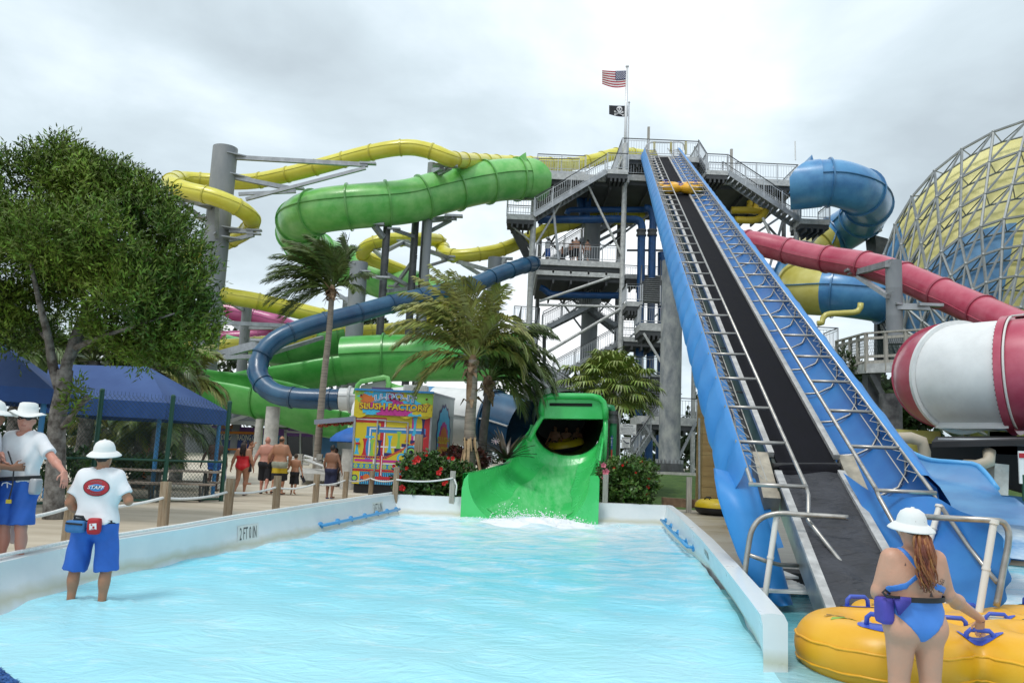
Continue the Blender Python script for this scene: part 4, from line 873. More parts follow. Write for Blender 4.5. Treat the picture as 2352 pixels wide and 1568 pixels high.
# ---- the red and white drum, right foreground
dp = cr([P(2270, 852, 24.2), P(2215, 856, 23.4), P(2186, 862, 22.4), P(2181, 866, 21.4), P(2203, 866, 20.7), P(2260, 864, 20.1), P(2330, 861, 19.6), P(2420, 856, 19.1), P(2560, 848, 18.4), P(2760, 838, 17.4)], 0.25); dfr = frames(dp)
drum = thing('raft_slide', 'huge red and white striped tube slide with bolted flanges at the right edge', 'water slide', (dp[-1].x, dp[-1].y, 0.3))
NR = len(dp); RD = 1.33
i1 = min(range(NR), key=lambda i: (dp[i] - P(2213, 866, 20.55)).length); i2 = min(range(NR), key=lambda i: (dp[i] - P(2334, 861, 19.58)).length)
part('tube', [M_red, M_white], drum, lambda b: (sweep(b, dfr[:i1 + 1], RD, n=48), sweep(b, dfr[i1:i2 + 1], RD, n=48, mi=1), sweep(b, dfr[i2:], RD, n=48)), True)
for i, m_, w in ((i1, M_white, 0.05), (i2, M_red, 0.08), (max(1, i1 - 6), M_red, 0.06)):
    p_, t_, x_, u_ = dfr[i]
    part('flange', [m_, M_bolt], drum, lambda b: [b.lathe([(RD, -w), (RD * 1.075, -w), (RD * 1.075, w), (RD, w)], p_, t_, 56, ref=x_)] + [b.lathe([(0, .02), (.016, .02), (.016, -.02)], p_ + (x_ * math.cos(a) + u_ * math.sin(a)) * RD * 1.045 - t_ * (w + 0.002), -t_, 6, mi=1) for a in [2 * PI * k / 72 for k in range(72)]], 40)
part('seam', M_white, drum, lambda b: b.grid([[p_ + (x_ * math.cos(a) + u_ * math.sin(a)) * RD * k + u_ * o for k, o in ((0.99, 0.03), (1.10, 0.03), (1.10, -0.02), (0.99, -0.02))] for p_, t_, x_, u_ in dfr[i1:i2 + 1] for a in (math.radians(-62),)]))
p_, t_, x_, u_ = dfr[i2]
part('hose', mat('white_pvc', (0.68, 0.66, 0.62), 0.45), drum, lambda b: b.tube([p_ + t_ * 0.12 + (x_ * math.cos(a) + u_ * math.sin(a)) * RD * 1.05 for a in [math.radians(k) for k in range(75, -75, -6)]], 0.028, 8), True)
part('hose', mat('white_pvc', (0.68, 0.66, 0.62), 0.45), drum, lambda b: b.tube([p_ + t_ * 0.12 + u_ * RD * 1.03 + x_ * .33, p_ + t_ * 1.6 + u_ * RD * 1.05 + x_ * .3], 0.028, 8), True)
for i in (i1 + 4, i2 - 1): part('cradle', M_dsteel, drum, lambda b: b.beam(dp[i] - Z * (RD + 0.02), dp[i] - Z * (RD + 0.55), 0.5, 0.25))
part('support_pipe', M_galv, drum, lambda b: b.tube([P(2155, 1014, 18.5), P(2260, 1015, 18.2), P(2420, 1014, 17.8)], 0.085, 12), True)
# dark panels standing in for the black shadow below the drum
M_shade_door = mat('shade_and_doorway_black', (0.018, 0.018, 0.02), 0.8, 0, 0.4, 1)
b = MB(); b.prism([P(2136, 1018, 21), P(2420, 1012, 20), P(2420, 1150, 20), P(2136, 1068, 21)], (0.2, 0.6, 0)); b.prism([P(2140, 1014, 17.8), P(2420, 1008, 16.6), P(2420, 1000, 19), P(2150, 1002, 20)], (0, 0, -0.12)); tag(b.build('drum_shade_panels', M_shade_door), 'dark panels standing in for the shadow under the red and white drum', 'shade panel')
b = MB(); b.beam(P(2290, 1065, 17.5), P(2288, 1135, 17.5), 0.35, 0.3); tag(b.build('concrete_post', M_pconc), 'grey concrete post in the dark space under the drum', 'post')
pipe('water_pipe', 'cream pump pipe elbow in the dark space under the drum', [P(2215, 1068, 17.6), P(2240, 1069, 17.4), P(2262, 1069, 17.3), P(2272, 1058, 17.3), P(2272, 1035, 17.4)], 0.125, mat('cream_pvc', (0.44, 0.38, 0.29), 0.5))
pipe('water_pipe', 'cream bent pump pipe standing behind the blue trough', [P(2040, 1012, 18.5), P(2062, 1006, 18.5), P(2100, 1006, 18.4), P(2116, 1012, 18.4), P(2123, 1028, 18.4), P(2123, 1060, 18.4), P(2123, 1090, 18.4)], 0.13, mat('cream_pvc', (0.44, 0.38, 0.29), 0.5))
b = MB(); b.box(P(2352, 1073, 16.0), (0.20, 0.03, 0.62)); b.box(P(2352, 1120, 16.0), (0.06, 0.04, 0.5), mi=1); b.box(P(2352, 1046, 15.98), (0.19, 0.02, 0.09), mi=2)
tag(b.build('notice_board', [M_white, mat('dark_green_paint', (0.01, 0.07, 0.04), 0.5), mat('sign_red', (0.4, 0.01, 0.02), 0.5)]), 'white notice with a red heading on a green post at the right edge', 'sign')
b = MB(); b.prism([P(2055, 985, 21.6), P(2160, 990, 21.5), P(2165, 1062, 21.5), P(2060, 1060, 21.6)], (0, 0.3, 0)); tag(b.build('yellow_board', M_ylw2), 'pale yellow panel behind the cream pipe under the drum', 'panel')
# ---- the great funnel with its space frame
FC = P(2425, 690, 46); FA = V((-0.24, -0.95, -0.16)).normalized(); FX = V((1, 0, 0)); FX = (FX - FA * FX.dot(FA)).normalized(); FU = FA.cross(FX) * -1
if FU.z < 0: FU = -FU
fun = thing('funnel_slide', 'giant yellow and blue funnel bowl held in a grey space frame', 'water slide', (FC.x, FC.y, ground_z(46)))
FO = P(2345, 775, 44.2) - FC
def fpt(r, a, z):           # the bowl is an oblique cone: each ring sits further along its leaning axis
    a = math.radians(a); t = (9.5 - r) / 3.3; t = t if t < 1 else 1 + (t - 1) * .5
    return FC + (FX * math.cos(a) + FU * math.sin(a)) * r + FO * t + FA * z
M_fy = mat('faded_yellow_panel', (0.70, 0.64, 0.22), 0.5, 0, 0.0, 0.8, (0.78, 0.73, 0.33), 0.05, 4)
M_fb = mat('faded_blue_panel', (0.10, 0.27, 0.50), 0.5, 0, 0.0, 0.8, (0.16, 0.36, 0.60), 0.05, 4)
def fshell(b):
    prof = [(9.35, -0.5), (9.5, -0.5), (9.5, 0.0), (9.3, 0.0), (8.2, 0.1), (7.0, 0.1), (6.2, 0.0), (6.2, 0.35), (5.0, 0.4), (4.0, 0.4), (2.4, 0.4), (1.0, 0.4)]
    st = 3
    for a in range(0, 360, st):
        for i in range(len(prof) - 1):
            (r0, z0), (r1, z1) = prof[i], prof[i + 1]; outer = i < 6; mi = int(152 <= a < 215 or a < 70) if outer else int(96 <= a < 200)
            if i == 6: mi = 1
            b.add([fpt(r0, a, z0), fpt(r0, a + st, z0), fpt(r1, a + st, z1), fpt(r1, a, z1)], [(0, 1, 2, 3)], mi)
part('bowl', [M_fy, M_fb], fun, fshell, 20)
def ftruss(b):
    rs = [10.0 - 1.22 * i for i in range(7)]; zt = lambda r: 1.75; zi = lambda r: .55
    A = [64 + 10.5 * k for k in range(20)]
    for j, r in enumerate(rs):
        for k, a in enumerate(A):
            R1 = 0.08
            if k + 1 < len(A):
                b.tube([fpt(r, a, zt(r)), fpt(r, A[k + 1], zt(r))], R1, 5)
                b.tube([fpt(r - .5, a + 5, zi(r)), fpt(r - .5, A[k + 1] + 5, zi(r))], R1 * .7, 4)
            if j + 1 < len(rs):
                q = rs[j + 1]
                b.tube([fpt(r, a, zt(r)), fpt(q, a, zt(q))], R1, 5)
                if k + 1 < len(A): b.tube([fpt(r, a, zt(r)), fpt(q, A[k + 1], zt(q))], R1 * .8, 5)
            for da, dr in ((0, 0), (10.5, 0)):
                if (k + 1 < len(A) or da == 0): b.tube([fpt(r - .5, a + 5, zi(r)), fpt(r + dr, a + da, zt(r + dr))], R1 * .5, 3)
            b.lathe([(0, -.13), (.11, -.06), (.11, .06), (0, .13)], fpt(r, a, zt(r)), FA, 6)
part('space_frame', mat('frame_grey', (0.25, 0.27, 0.27), 0.5, 0.3, 0.15, 3), fun, ftruss)
part('leg', M_dsteel, fun, lambda b: [b.beam(fpt(9.6, a, 0.3), V((fpt(9.6, a, 0.3).x, fpt(9.6, a, 0.3).y + .5, ground_z(46))), 0.45) for a in (172, 196)])
# ---- columns with their steel arms
def column(label, u, v, Y, d, arms=(), vb=None, m=None, taper=0.0, cap=True, base=False, sq=False):
    tp = P(u, v, Y); zb = ground_z(Y) - 0.05 if vb is None else P(u, vb, Y).z
    t = thing('support_column', label, 'column', (tp.x, tp.y, zb)); r = d / 2
    def f(b):
        if sq: b.beam((tp.x, tp.y, zb), tp, d, d)
        else: b.lathe([(r, 0), (r, (tp.z - zb) * .33), (r * 1.004, (tp.z - zb) * .332), (r, (tp.z - zb) * .336), (r, (tp.z - zb) * .66), (r * 1.004, (tp.z - zb) * .662), (r, (tp.z - zb) * .667), (r, tp.z - zb), (r * 0.9, tp.z - zb), (r * .9, tp.z - zb - .1), (0, tp.z - zb - .1)], (tp.x, tp.y, zb), Z, 32)
    part('shaft', m or M_column, t, f, 40)
    if base:
        part('base_plate', M_dsteel, t, lambda b: b.lathe([(r, 0.42), (r * 1.35, 0.42), (r * 1.35, 0.0), (r, 0.0)], (tp.x, tp.y, zb), Z, 16))
        part('bolt_ring', M_galv, t, lambda b: [b.rod((tp.x + r * 1.2 * math.cos(k * PI / 10), tp.y + r * 1.2 * math.sin(k * PI / 10), zb + .4), (tp.x + r * 1.2 * math.cos(k * PI / 10), tp.y + r * 1.2 * math.sin(k * PI / 10), zb + .62), 0.06, 6) for k in range(20)])
    for a in arms:
        (p0, p1, w) = a; q0, q1 = P(*p0), P(*p1)
        def g(b):
            b.beam(q0, q1, w, w * 1.1); b.box(q1 + Z * w * .4, (w * 4.2, w * 1.6, w * .5))
            d_ = (q1 - q0); d_.z = 0
            if abs(q0.x - tp.x) < d: b.prism([q0 + Z * 0.12 - d_.normalized() * d * .2 + V((0, s * d * .5, 0)) for s in (-1, 1)] + [q0 + Z * .12 + d_.normalized() * d * .6], (0, 0, -0.07))
        part('arm', M_galv, t, g)
    return t
column('tall thick grey column with long steel arms, right of the leafy tree', 518, 340, 45.6, 1.38, [((541, 362, 45.6), (845, 379, 45.6), 0.22), ((541, 408, 45.8), (680, 436, 46.5), 0.22), ((470, 507, 45.6), (404, 455, 44.6), 0.2), ((485, 478, 44.9), (404, 452, 44.4), 0.2), ((498, 545, 44.9), (499, 470, 43.6), 0.2), ((528, 530, 45.2), (583, 532, 45), 0.2), ((528, 552, 45.2), (583, 540, 45), 0.18), ((490, 815, 45.6), (600, 786, 40.5), 0.24), ((490, 740, 45.6), (700, 750, 47), 0.2)], None)
def strut(label, a, c, w, m=M_galv):
    b = MB(); b.beam(P(*a), P(*c), w); tag(b.build('strut', m), label, 'strut')
strut('long steel strut running from the tall grey column down past the lower yellow loop', (565, 458, 45.6), (840, 386, 45.6), 0.18)
strut('steel strut below the long yellow tube, right of the tall column', (548, 446, 45.8), (680, 440, 46.4), 0.18)
column('grey column with a steel bracket behind the left coconut palm crown', 825, 603, 47.5, 1.02, [((812, 612, 47.5), (770, 588, 48), 0.25), ((836, 628, 47.2), (880, 640, 46), 0.2), ((815, 700, 47.5), (740, 655, 47), 0.2)])
column('slender grey column under the middle of the upper green tube', 889, 520, 48.5, 0.45, [((889, 575, 48.5), (926, 556, 53), 0.2), ((889, 600, 48.5), (860, 575, 54), 0.2), ((880, 545, 48.3), (860, 519, 47.6), 0.28), ((889, 630, 48.5), (935, 655, 52), 0.2), ((889, 668, 48.5), (955, 660, 53), 0.2)], m=M_dsteel)
column('dark slender column, left one of the close pair under the green tube', 955, 500, 50, 0.46, [((955, 570, 50), (930, 560, 53), .2), ((955, 545, 50), (905, 528, 48), .18), ((955, 590, 50), (905, 660, 51), .18)], m=M_dsteel)
column('dark slender column, right one of the close pair under the green tube', 979, 498, 50.5, 0.5, [((979, 507, 50.5), (1042, 500, 48.6), 0.26), ((990, 530, 50.5), (1035, 506, 49), 0.18), ((979, 575, 50.5), (1030, 592, 54), 0.22), ((979, 612, 50.5), (1025, 598, 54), 0.16)], m=M_dsteel)
column('short grey column top carrying the dip of the long yellow tube', 992, 375, 49.0, 0.5, [((992, 396, 49), (1015, 384, 46.6), 0.26), ((992, 410, 49), (1035, 385, 46.4), 0.2)])
column('grey column with an arm under the yellow tube, left of the tower', 1137, 592, 52, 0.88, [((1128, 622, 52), (1052, 601, 55), 0.25), ((1132, 648, 52), (1062, 606, 55), 0.2), ((1142, 620, 52), (1160, 597, 54.6), 0.25), ((1130, 680, 52), (1060, 700, 46), .25)])
column('small square grey column beside the palm crown at the left', 797, 683, 52, 0.42, m=M_column, sq=True)
column('grey column with brackets below the low yellow tube, behind the tall one', 568, 703, 50, 0.60, [((560, 712, 50), (525, 692, 46), 0.2), ((568, 752, 50), (640, 752, 49), 0.22), ((568, 780, 50), (660, 790, 51), 0.22), ((575, 800, 50), (640, 802, 51), 0.2), ((560, 760, 50), (500, 720, 51), 0.2)])
column('short pale concrete pier under the bend of the dark blue tube', 628, 934, 38.4, 0.64, m=M_pconc)
column('stubby grey concrete pier just left of the pale pier', 597, 962, 41, 0.40, m=M_pconc)
column('broad stained concrete column beside the conveyor with a bolted base', 1545, 600, 43.5, 1.12, vb=1083, m=M_conc, base=True)
column('dark round column inside the tower between the stairs', 1361, 515, 57, 1.16, [((1361, 560, 57), (1440, 520, 58), .2)])
column('grey column carrying the red tube on a long bracket arm', 2052, 599, 31.5, 0.60, [((2040, 606, 31.3), (1966, 626, 36), 0.22), ((2040, 680, 31.3), (1966, 632, 36), 0.16), ((2060, 704, 31.3), (2135, 706, 31), 0.22)], vb=790)
column('dark broad column with peeling white marks, behind the drum', 2045, 905, 27, 0.70, m=mat('peeling_dark_paint', (0.035, 0.037, 0.04), 0.7, 0, 0, 2.2, (0.16, 0.165, 0.165), 0.2, 10))
strut('steel strut under the dark blue tube, right of the tall column', (520, 815, 44), (596, 795, 39.3), 0.18)
strut('lower steel strut reaching to the bend of the dark blue tube', (480, 823, 44), (590, 818, 39.2), 0.2)
strut('long diagonal strut crossing behind the leaning palm trunk', (610, 815, 40), (740, 775, 46), 0.2)
strut('grey beam carrying the blue and yellow slide at the right of the tower', (1960, 527, 54), (2024, 527, 54), 0.3)
b = MB(); b.prism([P(2010, 540, 54), P(2040, 548, 54), P(2040, 600, 54), P(2016, 604, 54)], (0, 1.5, 0)); tag(b.build('steel_bracket', M_dsteel), 'dark steel bracket between the blue tube and the funnel frame', 'bracket')
# ================================================================ GREEN SLIDE MOUTH
M_mouth = mat('fresh_green_gelcoat', (0.045, 0.55, 0.12), 0.25, 0, 0.0, 0.8, (0.075, 0.63, 0.18), 0.03, 3, coat=0.4)
MY0 = FY - 0.15; MY1 = 29.5
mouth = thing('slide_mouth', 'green slide mouth with a dark tunnel pouring into the pool', 'water slide', (P(1220, 1190, MY0).x, MY0, 0))
def mz(u, v, Y): return P(u, v, Y).z
S_ = [ # s, Y, xc px, half width m, left rim z, right rim z, bottom z
    (0.0, MY0, 1219, 1.74, mz(1078, 1087, MY0), mz(1360, 1093, MY0), -0.28),
    (0.35, MY0 + 1.9, 1246, 1.58, mz(1120, 1077, MY0 + 1.9), mz(1372, 1085, MY0 + 1.9), 0.30),
    (0.62, MY0 + 3.6, 1272, 1.42, mz(1190, 1064, MY0 + 3.6), mz(1384, 1060, MY0 + 3.6), 0.90),
    (0.82, MY0 + 5.0, 1293, 1.28, mz(1207, 1010, MY0 + 5.0), mz(1389, 1005, MY0 + 5.0), 1.45),
    (1.0, MY1 - 0.2, 1305, 1.20, mz(1222, 985, MY1), mz(1390, 985, MY1), 1.86),
    (1.05, MY1, 1305, 1.20, mz(1222, 975, MY1), mz(1388, 975, MY1), 1.90)]
def msec(s, e=0.0, n=28):
    for a, c in zip(S_, S_[1:]):
        if s <= c[0]: break
    k = (s - a[0]) / (c[0] - a[0]); k2 = k * k * (3 - 2 * k) if False else k
    g = [x + (y - x) * k2 for x, y in zip(a[1:], c[1:])]
    Y, uc, hw, zl, zr, zb = g; xc = P(uc, 1000, Y).x; out = []
    for j in range(n + 1):
        th = PI * j / n; x = -math.cos(th); q = math.sin(th); rim = zl + (zr - zl) * j / n
        y = rim - (rim - zb) * q ** 0.85
        out.append(V((xc + (hw + e) * x, Y, y - e * q)))
    return out
rowsA = [msec(1.05 * i / 30) for i in range(31)]
def ftrough(b):
    rows = [r + msec(1.05 * i / 30, 0.10)[::-1] for i, r in enumerate(rowsA)]; b.grid(rows, closed=True)
part('trough', M_mouth, mouth, ftrough, 50)
def ffront(b):       # flat front plate with the trough cut out
    th = 0.16
    xl = P(1058, 1185, MY0).x; xr = P(1373, 1190, MY0).x; inner = rowsA[0]
    zt = inner[0].z + 0.02; ztr = inner[-1].z + 0.02
    outer = [V((xl, MY0, -0.4)), V((xl, MY0, zt - 0.45)), V((xl + 0.05, MY0, zt - 0.18)), V((xl + 0.16, MY0, zt - 0.03)), V((inner[0].x, MY0, zt))]
    n = len(inner); L_ = [V((xl, MY0, -0.5))] + outer[1:]; 
    # left part fan and right part fan
    half = n // 2
    lp = outer + [p for p in inner[1:half + 1]] + [V((inner[half].x, MY0, -0.5))]
    rp = [V((xr, MY0, -0.5)), V((xr, MY0, ztr - 0.10)), V((xr - .04, MY0, ztr)), V((inner[-1].x, MY0, ztr))] + [p for p in inner[::-1][1:n - half]] + [V((inner[half].x, MY0, -0.5))]
    for pl in (lp, rp): b.prism([p - V((0, th, 0)) for p in pl], (0, th - 0.003, 0))
part('front_plate', M_mouth, mouth, ffront)
# upper lip rails along both rims
def frim(side):
    def f(b):
        pr = [rowsA[i][0 if side < 0 else -1] for i in range(31)]
        for i in range(30):
            p, q = pr[i], pr[i + 1]; w = 0.16 * side
            b.add([p, q, q + V((w, 0, 0.0)), p + V((w, 0, 0.0)), p + V((w, 0, -0.6)), q + V((w, 0, -0.6))], [(0, 1, 2, 3), (3, 2, 5, 4)])
    return f
part('rim', M_mouth, mouth, frim(-1)); part('rim', M_mouth, mouth, frim(1))
# tunnel: frame, lip and dark throat
cxm = P(1305, 975, MY1); RT = 1.20
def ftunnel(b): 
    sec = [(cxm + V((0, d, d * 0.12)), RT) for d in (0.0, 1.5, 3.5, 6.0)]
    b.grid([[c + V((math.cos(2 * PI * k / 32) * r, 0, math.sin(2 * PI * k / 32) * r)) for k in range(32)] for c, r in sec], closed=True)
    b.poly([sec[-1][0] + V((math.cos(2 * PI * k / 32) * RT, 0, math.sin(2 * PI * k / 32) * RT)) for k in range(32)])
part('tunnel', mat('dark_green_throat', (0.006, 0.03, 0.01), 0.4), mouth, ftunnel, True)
FYm = MY1 - 0.5
def corner(pts_uv): return [P(u, v, FYm) for u, v in pts_uv]
outl = corner([(1243, 960), (1243, 935), (1246, 920), (1253, 912), (1266, 909), (1360, 910), (1376, 914), (1386, 924), (1390, 940), (1391, 962)])
part('lip', M_mouth, mouth, lambda b: (b.prism(outl, (0, 0.9, 0)),), False)
part('lip_frame', M_mouth, mouth, lambda b: b.tube([p + V((0, -0.04, 0)) for p in outl], 0.11, 8), True)
part('slot', mat('slot_black', (0.004, 0.01, 0.005), 0.8), mouth, lambda b: b.prism([p + V((0, -0.02, 0)) for p in corner([(1262, 925), (1360, 926), (1360, 933), (1262, 932)])], (0, 0.01, 0)))
for us_ in ([(1246, 955), (1240, 965), (1228, 985), (1221, 1000), (1215, 1012)], [(1391, 958), (1391, 1000), (1388, 1045), (1385, 1070)]):
    part('side_post', M_mouth, mouth, lambda b: b.tube([P(u, v, FYm - (0.3 if u < 1300 else 0)) for u, v in us_], 0.085, 8), True)
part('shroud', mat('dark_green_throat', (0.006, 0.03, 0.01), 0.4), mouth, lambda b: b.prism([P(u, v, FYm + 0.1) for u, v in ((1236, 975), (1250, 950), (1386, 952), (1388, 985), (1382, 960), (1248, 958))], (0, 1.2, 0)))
# water film running down the trough
M_film = mat('thin_running_water', (0.05, 0.54, 0.13), 0.15, 0, 0.0, 1.6, (0.19, 0.66, 0.27), 0.5, 9, stretch=(2.5, 0.6, 1), detail=9)
def ffilm(b):
    rows = []
    for i in range(2, 31):
        s = i / 30; r = msec(1.05 * s); wob = 0.6 * math.sin(s * 9) + 0.4 * math.sin(s * 23)
        j0 = 10 - 3 * (1 - s) ** 2 * 1.5 + wob * .8; j1 = 17.0 + 4.2 * (1 - s) + wob * 0.5
        row = []
        for k in range(13):
            j = j0 + (j1 - j0) * k / 12; i0 = int(j); f = j - i0; row.append(r[i0].lerp(r[i0 + 1], f) + Z * 0.014 + V((0, -0.006, 0)))
        rows.append(row)
    b.grid(rows)
fm_ = tag(part('water_film', M_film, mouth, ffilm, True))
pipe('water_pipe', 'green feed pipe bending down beside the right of the slide mouth', [P(1390, 935, MY1), P(1400, 934, MY1), P(1407, 939, MY1), P(1409, 950, MY1), P(1408, 1000, MY1), P(1404, 1100, MY1)], 0.13, mat('green_pipe', (0.02, 0.22, 0.08), 0.4), [P(1409, 958, MY1)])
# second small green mouth behind the kiosk roof
t = thing('slide_headwall', 'pale green slide headwall with a screened opening above the kiosk roof', 'headwall', P(860, 895, 35))
part('frame', M_grn, t, lambda b: b.tube([P(u, v, 35) for u, v in ((816, 905), (822, 884), (830, 876), (882, 866), (890, 868), (893, 880), (890, 893))], 0.11, 8), True)
part('screen', mat('grey_screen', (0.28, 0.31, 0.28), 0.9), t, lambda b: b.prism([P(u, v, 35.05) for u, v in ((824, 900), (830, 884), (886, 873), (886, 893))], (0, .04, 0)))
part('hood', M_grn, t, lambda b: b.prism([P(u, v, 35.1) for u, v in ((886, 894), (890, 876), (915, 884), (940, 888), (958, 892), (958, 896))], (0, 0.9, 0)))
# ================================================================ RAFTS
M_oraft = mat('orange_yellow_vinyl', (0.76, 0.375, 0.012), 0.36, 0, 0.0, 1.5, (0.82, 0.45, 0.025), 0.08, 6)
M_yraft = mat('yellow_vinyl', (0.66, 0.47, 0.02), 0.35, 0, 0.12, 2)
def make_raft(name, label, m, double=True, group=None, decal=True):
    a, R, r = (0.56, 0.385, 0.235) if double else (0.0, 0.42, 0.24)
    s = SDF((-a - R - r - .08, -R - r - .08, -.02 - .06), (a + R + r + .08, R + r + .08, 2 * r + .08), 0.024)
    for sx in ((-1, 1) if double else (0,)): s.torus((sx * a, 0, r), R, r, 0.14, 1.0)
    X, Y, Zz = s.grids()
    if double: s.F = np.maximum(s.F, 0.03 - Zz) if False else s.F
    pos, fs = s.mesh()
    t = thing(name, label, 'raft', (0, 0, 0), group)
    np_obj('tube', pos, fs, m, t)
    from functools import lru_cache
    def fld(x, y, z):
        ds = []
        for sx in ((-1, 1) if double else (0,)):
            q = math.hypot(x - sx * a, y) - R; ds.append(math.hypot(q, z - r) - r)
        if len(ds) == 1: return ds[0]
        h = max(0.14 - abs(ds[0] - ds[1]), 0) / 0.14; return min(ds) - h * h * 0.14 * .25
    for z in (r * 0.62, r * 1.30):
        pts = []
        for k in range(96):
            th = 2 * PI * k / 96; c, s_ = math.cos(th), math.sin(th); d = 1.4
            while d > 0.05 and fld(d * c, d * s_, z) > 0: d -= 0.006
            pts.append(V((d * c * 1.002, d * s_ * 1.002, z + 0.004 * math.sin(k * 1.9))))
        part('seam', m, t, lambda b: b.tube(pts, 0.011, 5, closed=True), True, True)
    for sx in ((-1, 1) if double else (0,)):
        part('floor', m, t, lambda b: b.lathe([(0, 0.13), (0.3, 0.135), (R - .02, 0.16)], (sx * a, 0, 0), Z, 24), True, True)
    hp = [(-a - 0.10, R + .04, 20), (-a - .10, -R - .04, -20), (a + .1, R + .04, -20), (a + .1, -R - .04, 20), (0.02, -0.24, 0), (-.02, .24, 0)] if double else [(0, R, 0), (0, -R, 0)]
    for x, y, rz in hp:
        z = 2 * r
        while fld(x, y, z) > 0 and z > r: z -= 0.004
        rot = Matrix.Rotation(math.radians(rz), 3, 'Z'); ax = [V((x, y, z)) + rot @ V(q) for q in ((-.09, 0, -.01), (-.085, 0, .055), (-.06, 0, .08), (.06, 0, .08), (.085, 0, .055), (.09, 0, -.01))]
        h = part('handle', M_blueplast if double else M_black, t, lambda b: b.tube(ax, 0.017, 8), True, True)
        mb_ = MB(); mb_.grid([[rot @ V((math.cos(k * PI / 12) * .15 * q, math.sin(k * PI / 12) * (.062 if abs(x) > .1 else .034) * q, 0)) + V((x, y, 0)) for k in range(24)] for q in (0.02, .5, 1.0)], closed=True)
        for i, p in enumerate(mb_.v):
            zz_ = 2 * r + .02
            while fld(p.x, p.y, zz_) > 0 and zz_ > r: zz_ -= 0.004
            mb_.v[i] = V((p.x, p.y, max(zz_, z - .05) + 0.008))
        hb = mb_.build('handle_base', M_blueplast if double else M_black, h, True, True)
    if decal and double:
        def patch(poly, dz):
            out = []
            for x, y in poly:
                zz_ = 2 * r + .02
                while fld(x, y, zz_) > 0 and zz_ > r: zz_ -= 0.003
                out.append(V((x, y, zz_ + dz)))
            return out
        cx, cy = -a - 0.33, -0.20
        part('print', [mat('print_green', (0.22, 0.42, 0.03), 0.4), mat('print_blue', (0.10, 0.42, 0.62), 0.4), mat('print_dark', (0.08, 0.06, 0.03), 0.5)], t, lambda b: (
            b.poly(patch([(cx + x, cy + y) for x, y in ((-.07, -.05), (.02, -.035), (.11, -.02), (.17, .03), (.10, .045), (.03, .03), (-.05, 0))], .006), 0),
            b.poly(patch([(cx + x, cy + y) for x, y in ((.03, -.015), (.09, -.005), (.13, .04), (.08, .055), (.05, .03))], .009), 1),
            [b.poly(patch([(cx + x0, cy + y0), (cx + x1, cy + y0 + .01), (cx + x1, cy + y0 + .025), (cx + x0, cy + y0 + .015)], .010), 2) for x0, x1, y0 in ((-.10, .04, .035), (-.08, .05, .065))]), False, True)
        part('valve', mat('valve_grey', (0.5, 0.42, 0.35), 0.5), t, lambda b: b.lathe([(0, .012), (.02, .012), (.03, .006), (.036, 0)], patch([(cx + .16, cy - .11)], .004)[0], Z, 14), True, True)
    return t
GRAFT = 'orange yellow double rafts'
def place(t, loc, rot): t.location = loc; t.rotation_euler = rot; return t
raft = make_raft('double_raft', 'orange yellow double raft floating right behind the woman, nearest of the rafts', M_oraft, True, GRAFT)
rl0 = G(1858, 1500, 0.15); 
SC = 1.2
place(raft, (P(2222, 1450, 7.4).x, 7.42, -0.11), (0, 0, math.radians(-13))); raft.scale = (SC, SC, SC)
HANDLE = V(raft.location) + Matrix.Rotation(math.radians(-13), 3, 'Z') @ V((0.02, -0.24, 0.46)) * SC
r2_ = dup(raft, (P(2235, 1400, 8.7).x, 8.55, -0.12), None, 'orange yellow double raft floating behind the nearest one, its rear rim showing'); r2_.rotation_euler = (0, 0, math.radians(-6)); r2_.scale = (SC * .95,) * 3
# one riding up the belt
sr = (P(1575, 455, 37.0).y - CB.y) / DV.y; rr_ = dup(raft, K(sr, 0.05, 0.05), None, 'orange yellow double raft riding up the black conveyor belt')
ex = CRT; ey = DV; ez = ex.cross(ey); rr_.rotation_euler = Matrix((ex, ey, ez)).transposed().to_euler(); rr_.scale = (1.0, 1.0, 1.0)
r4_ = dup(raft, G(1668, 1213, 0.27) + V((0.62, 0.5, 0)), None, 'orange raft on the wet terrace, half hidden by the blue conveyor curtain'); r4_.rotation_euler = (0, 0, math.radians(75)); r4_.scale = (0.8, 0.8, 0.8)
def round_raft(label, loc, sc, rot=(0, 0, 0)):
    s = SDF((-.8, -.8, -.05), (.8, .8, .5), 0.025); s.torus((0, 0, .2), .5, .2, 0.02, 1.0); pos, fs = s.mesh()
    zc = pos[fs].mean(1)[:, 2]; t = thing('round_raft', label, 'raft', (0, 0, 0))
    np_obj('tube', pos, fs, [M_yraft, M_black], t, (zc < 0.2).astype(int))
    part('floor', M_black, t, lambda b: b.lathe([(0, .1), (.4, .12)], (0, 0, 0), Z, 20), True, True)
    for k in range(4):
        a = k * PI / 2 + .5; c = V((.5 * math.cos(a), .5 * math.sin(a), .395)); d = V((-math.sin(a), math.cos(a), 0))
        part('handle', M_black, t, lambda b: b.tube([c - d * .1, c - d * .07 + Z * .05, c + d * .07 + Z * .05, c + d * .1], .018, 6), True, True)
    t.location = loc; t.scale = (sc,) * 3; t.rotation_euler = rot; return t
round_raft('round yellow and black raft lying on the wet terrace by the wooden block', G(1652, 1184, 0.28) + V((0.2, 0.55, 0)), 1.15)
inr = round_raft('round yellow and black raft carrying riders out of the dark green tunnel', V((cxm.x + .12, MY1 + 2.7, cxm.z + .30 - RT)), 1.12, (math.radians(4), math.radians(-13), 0.3))
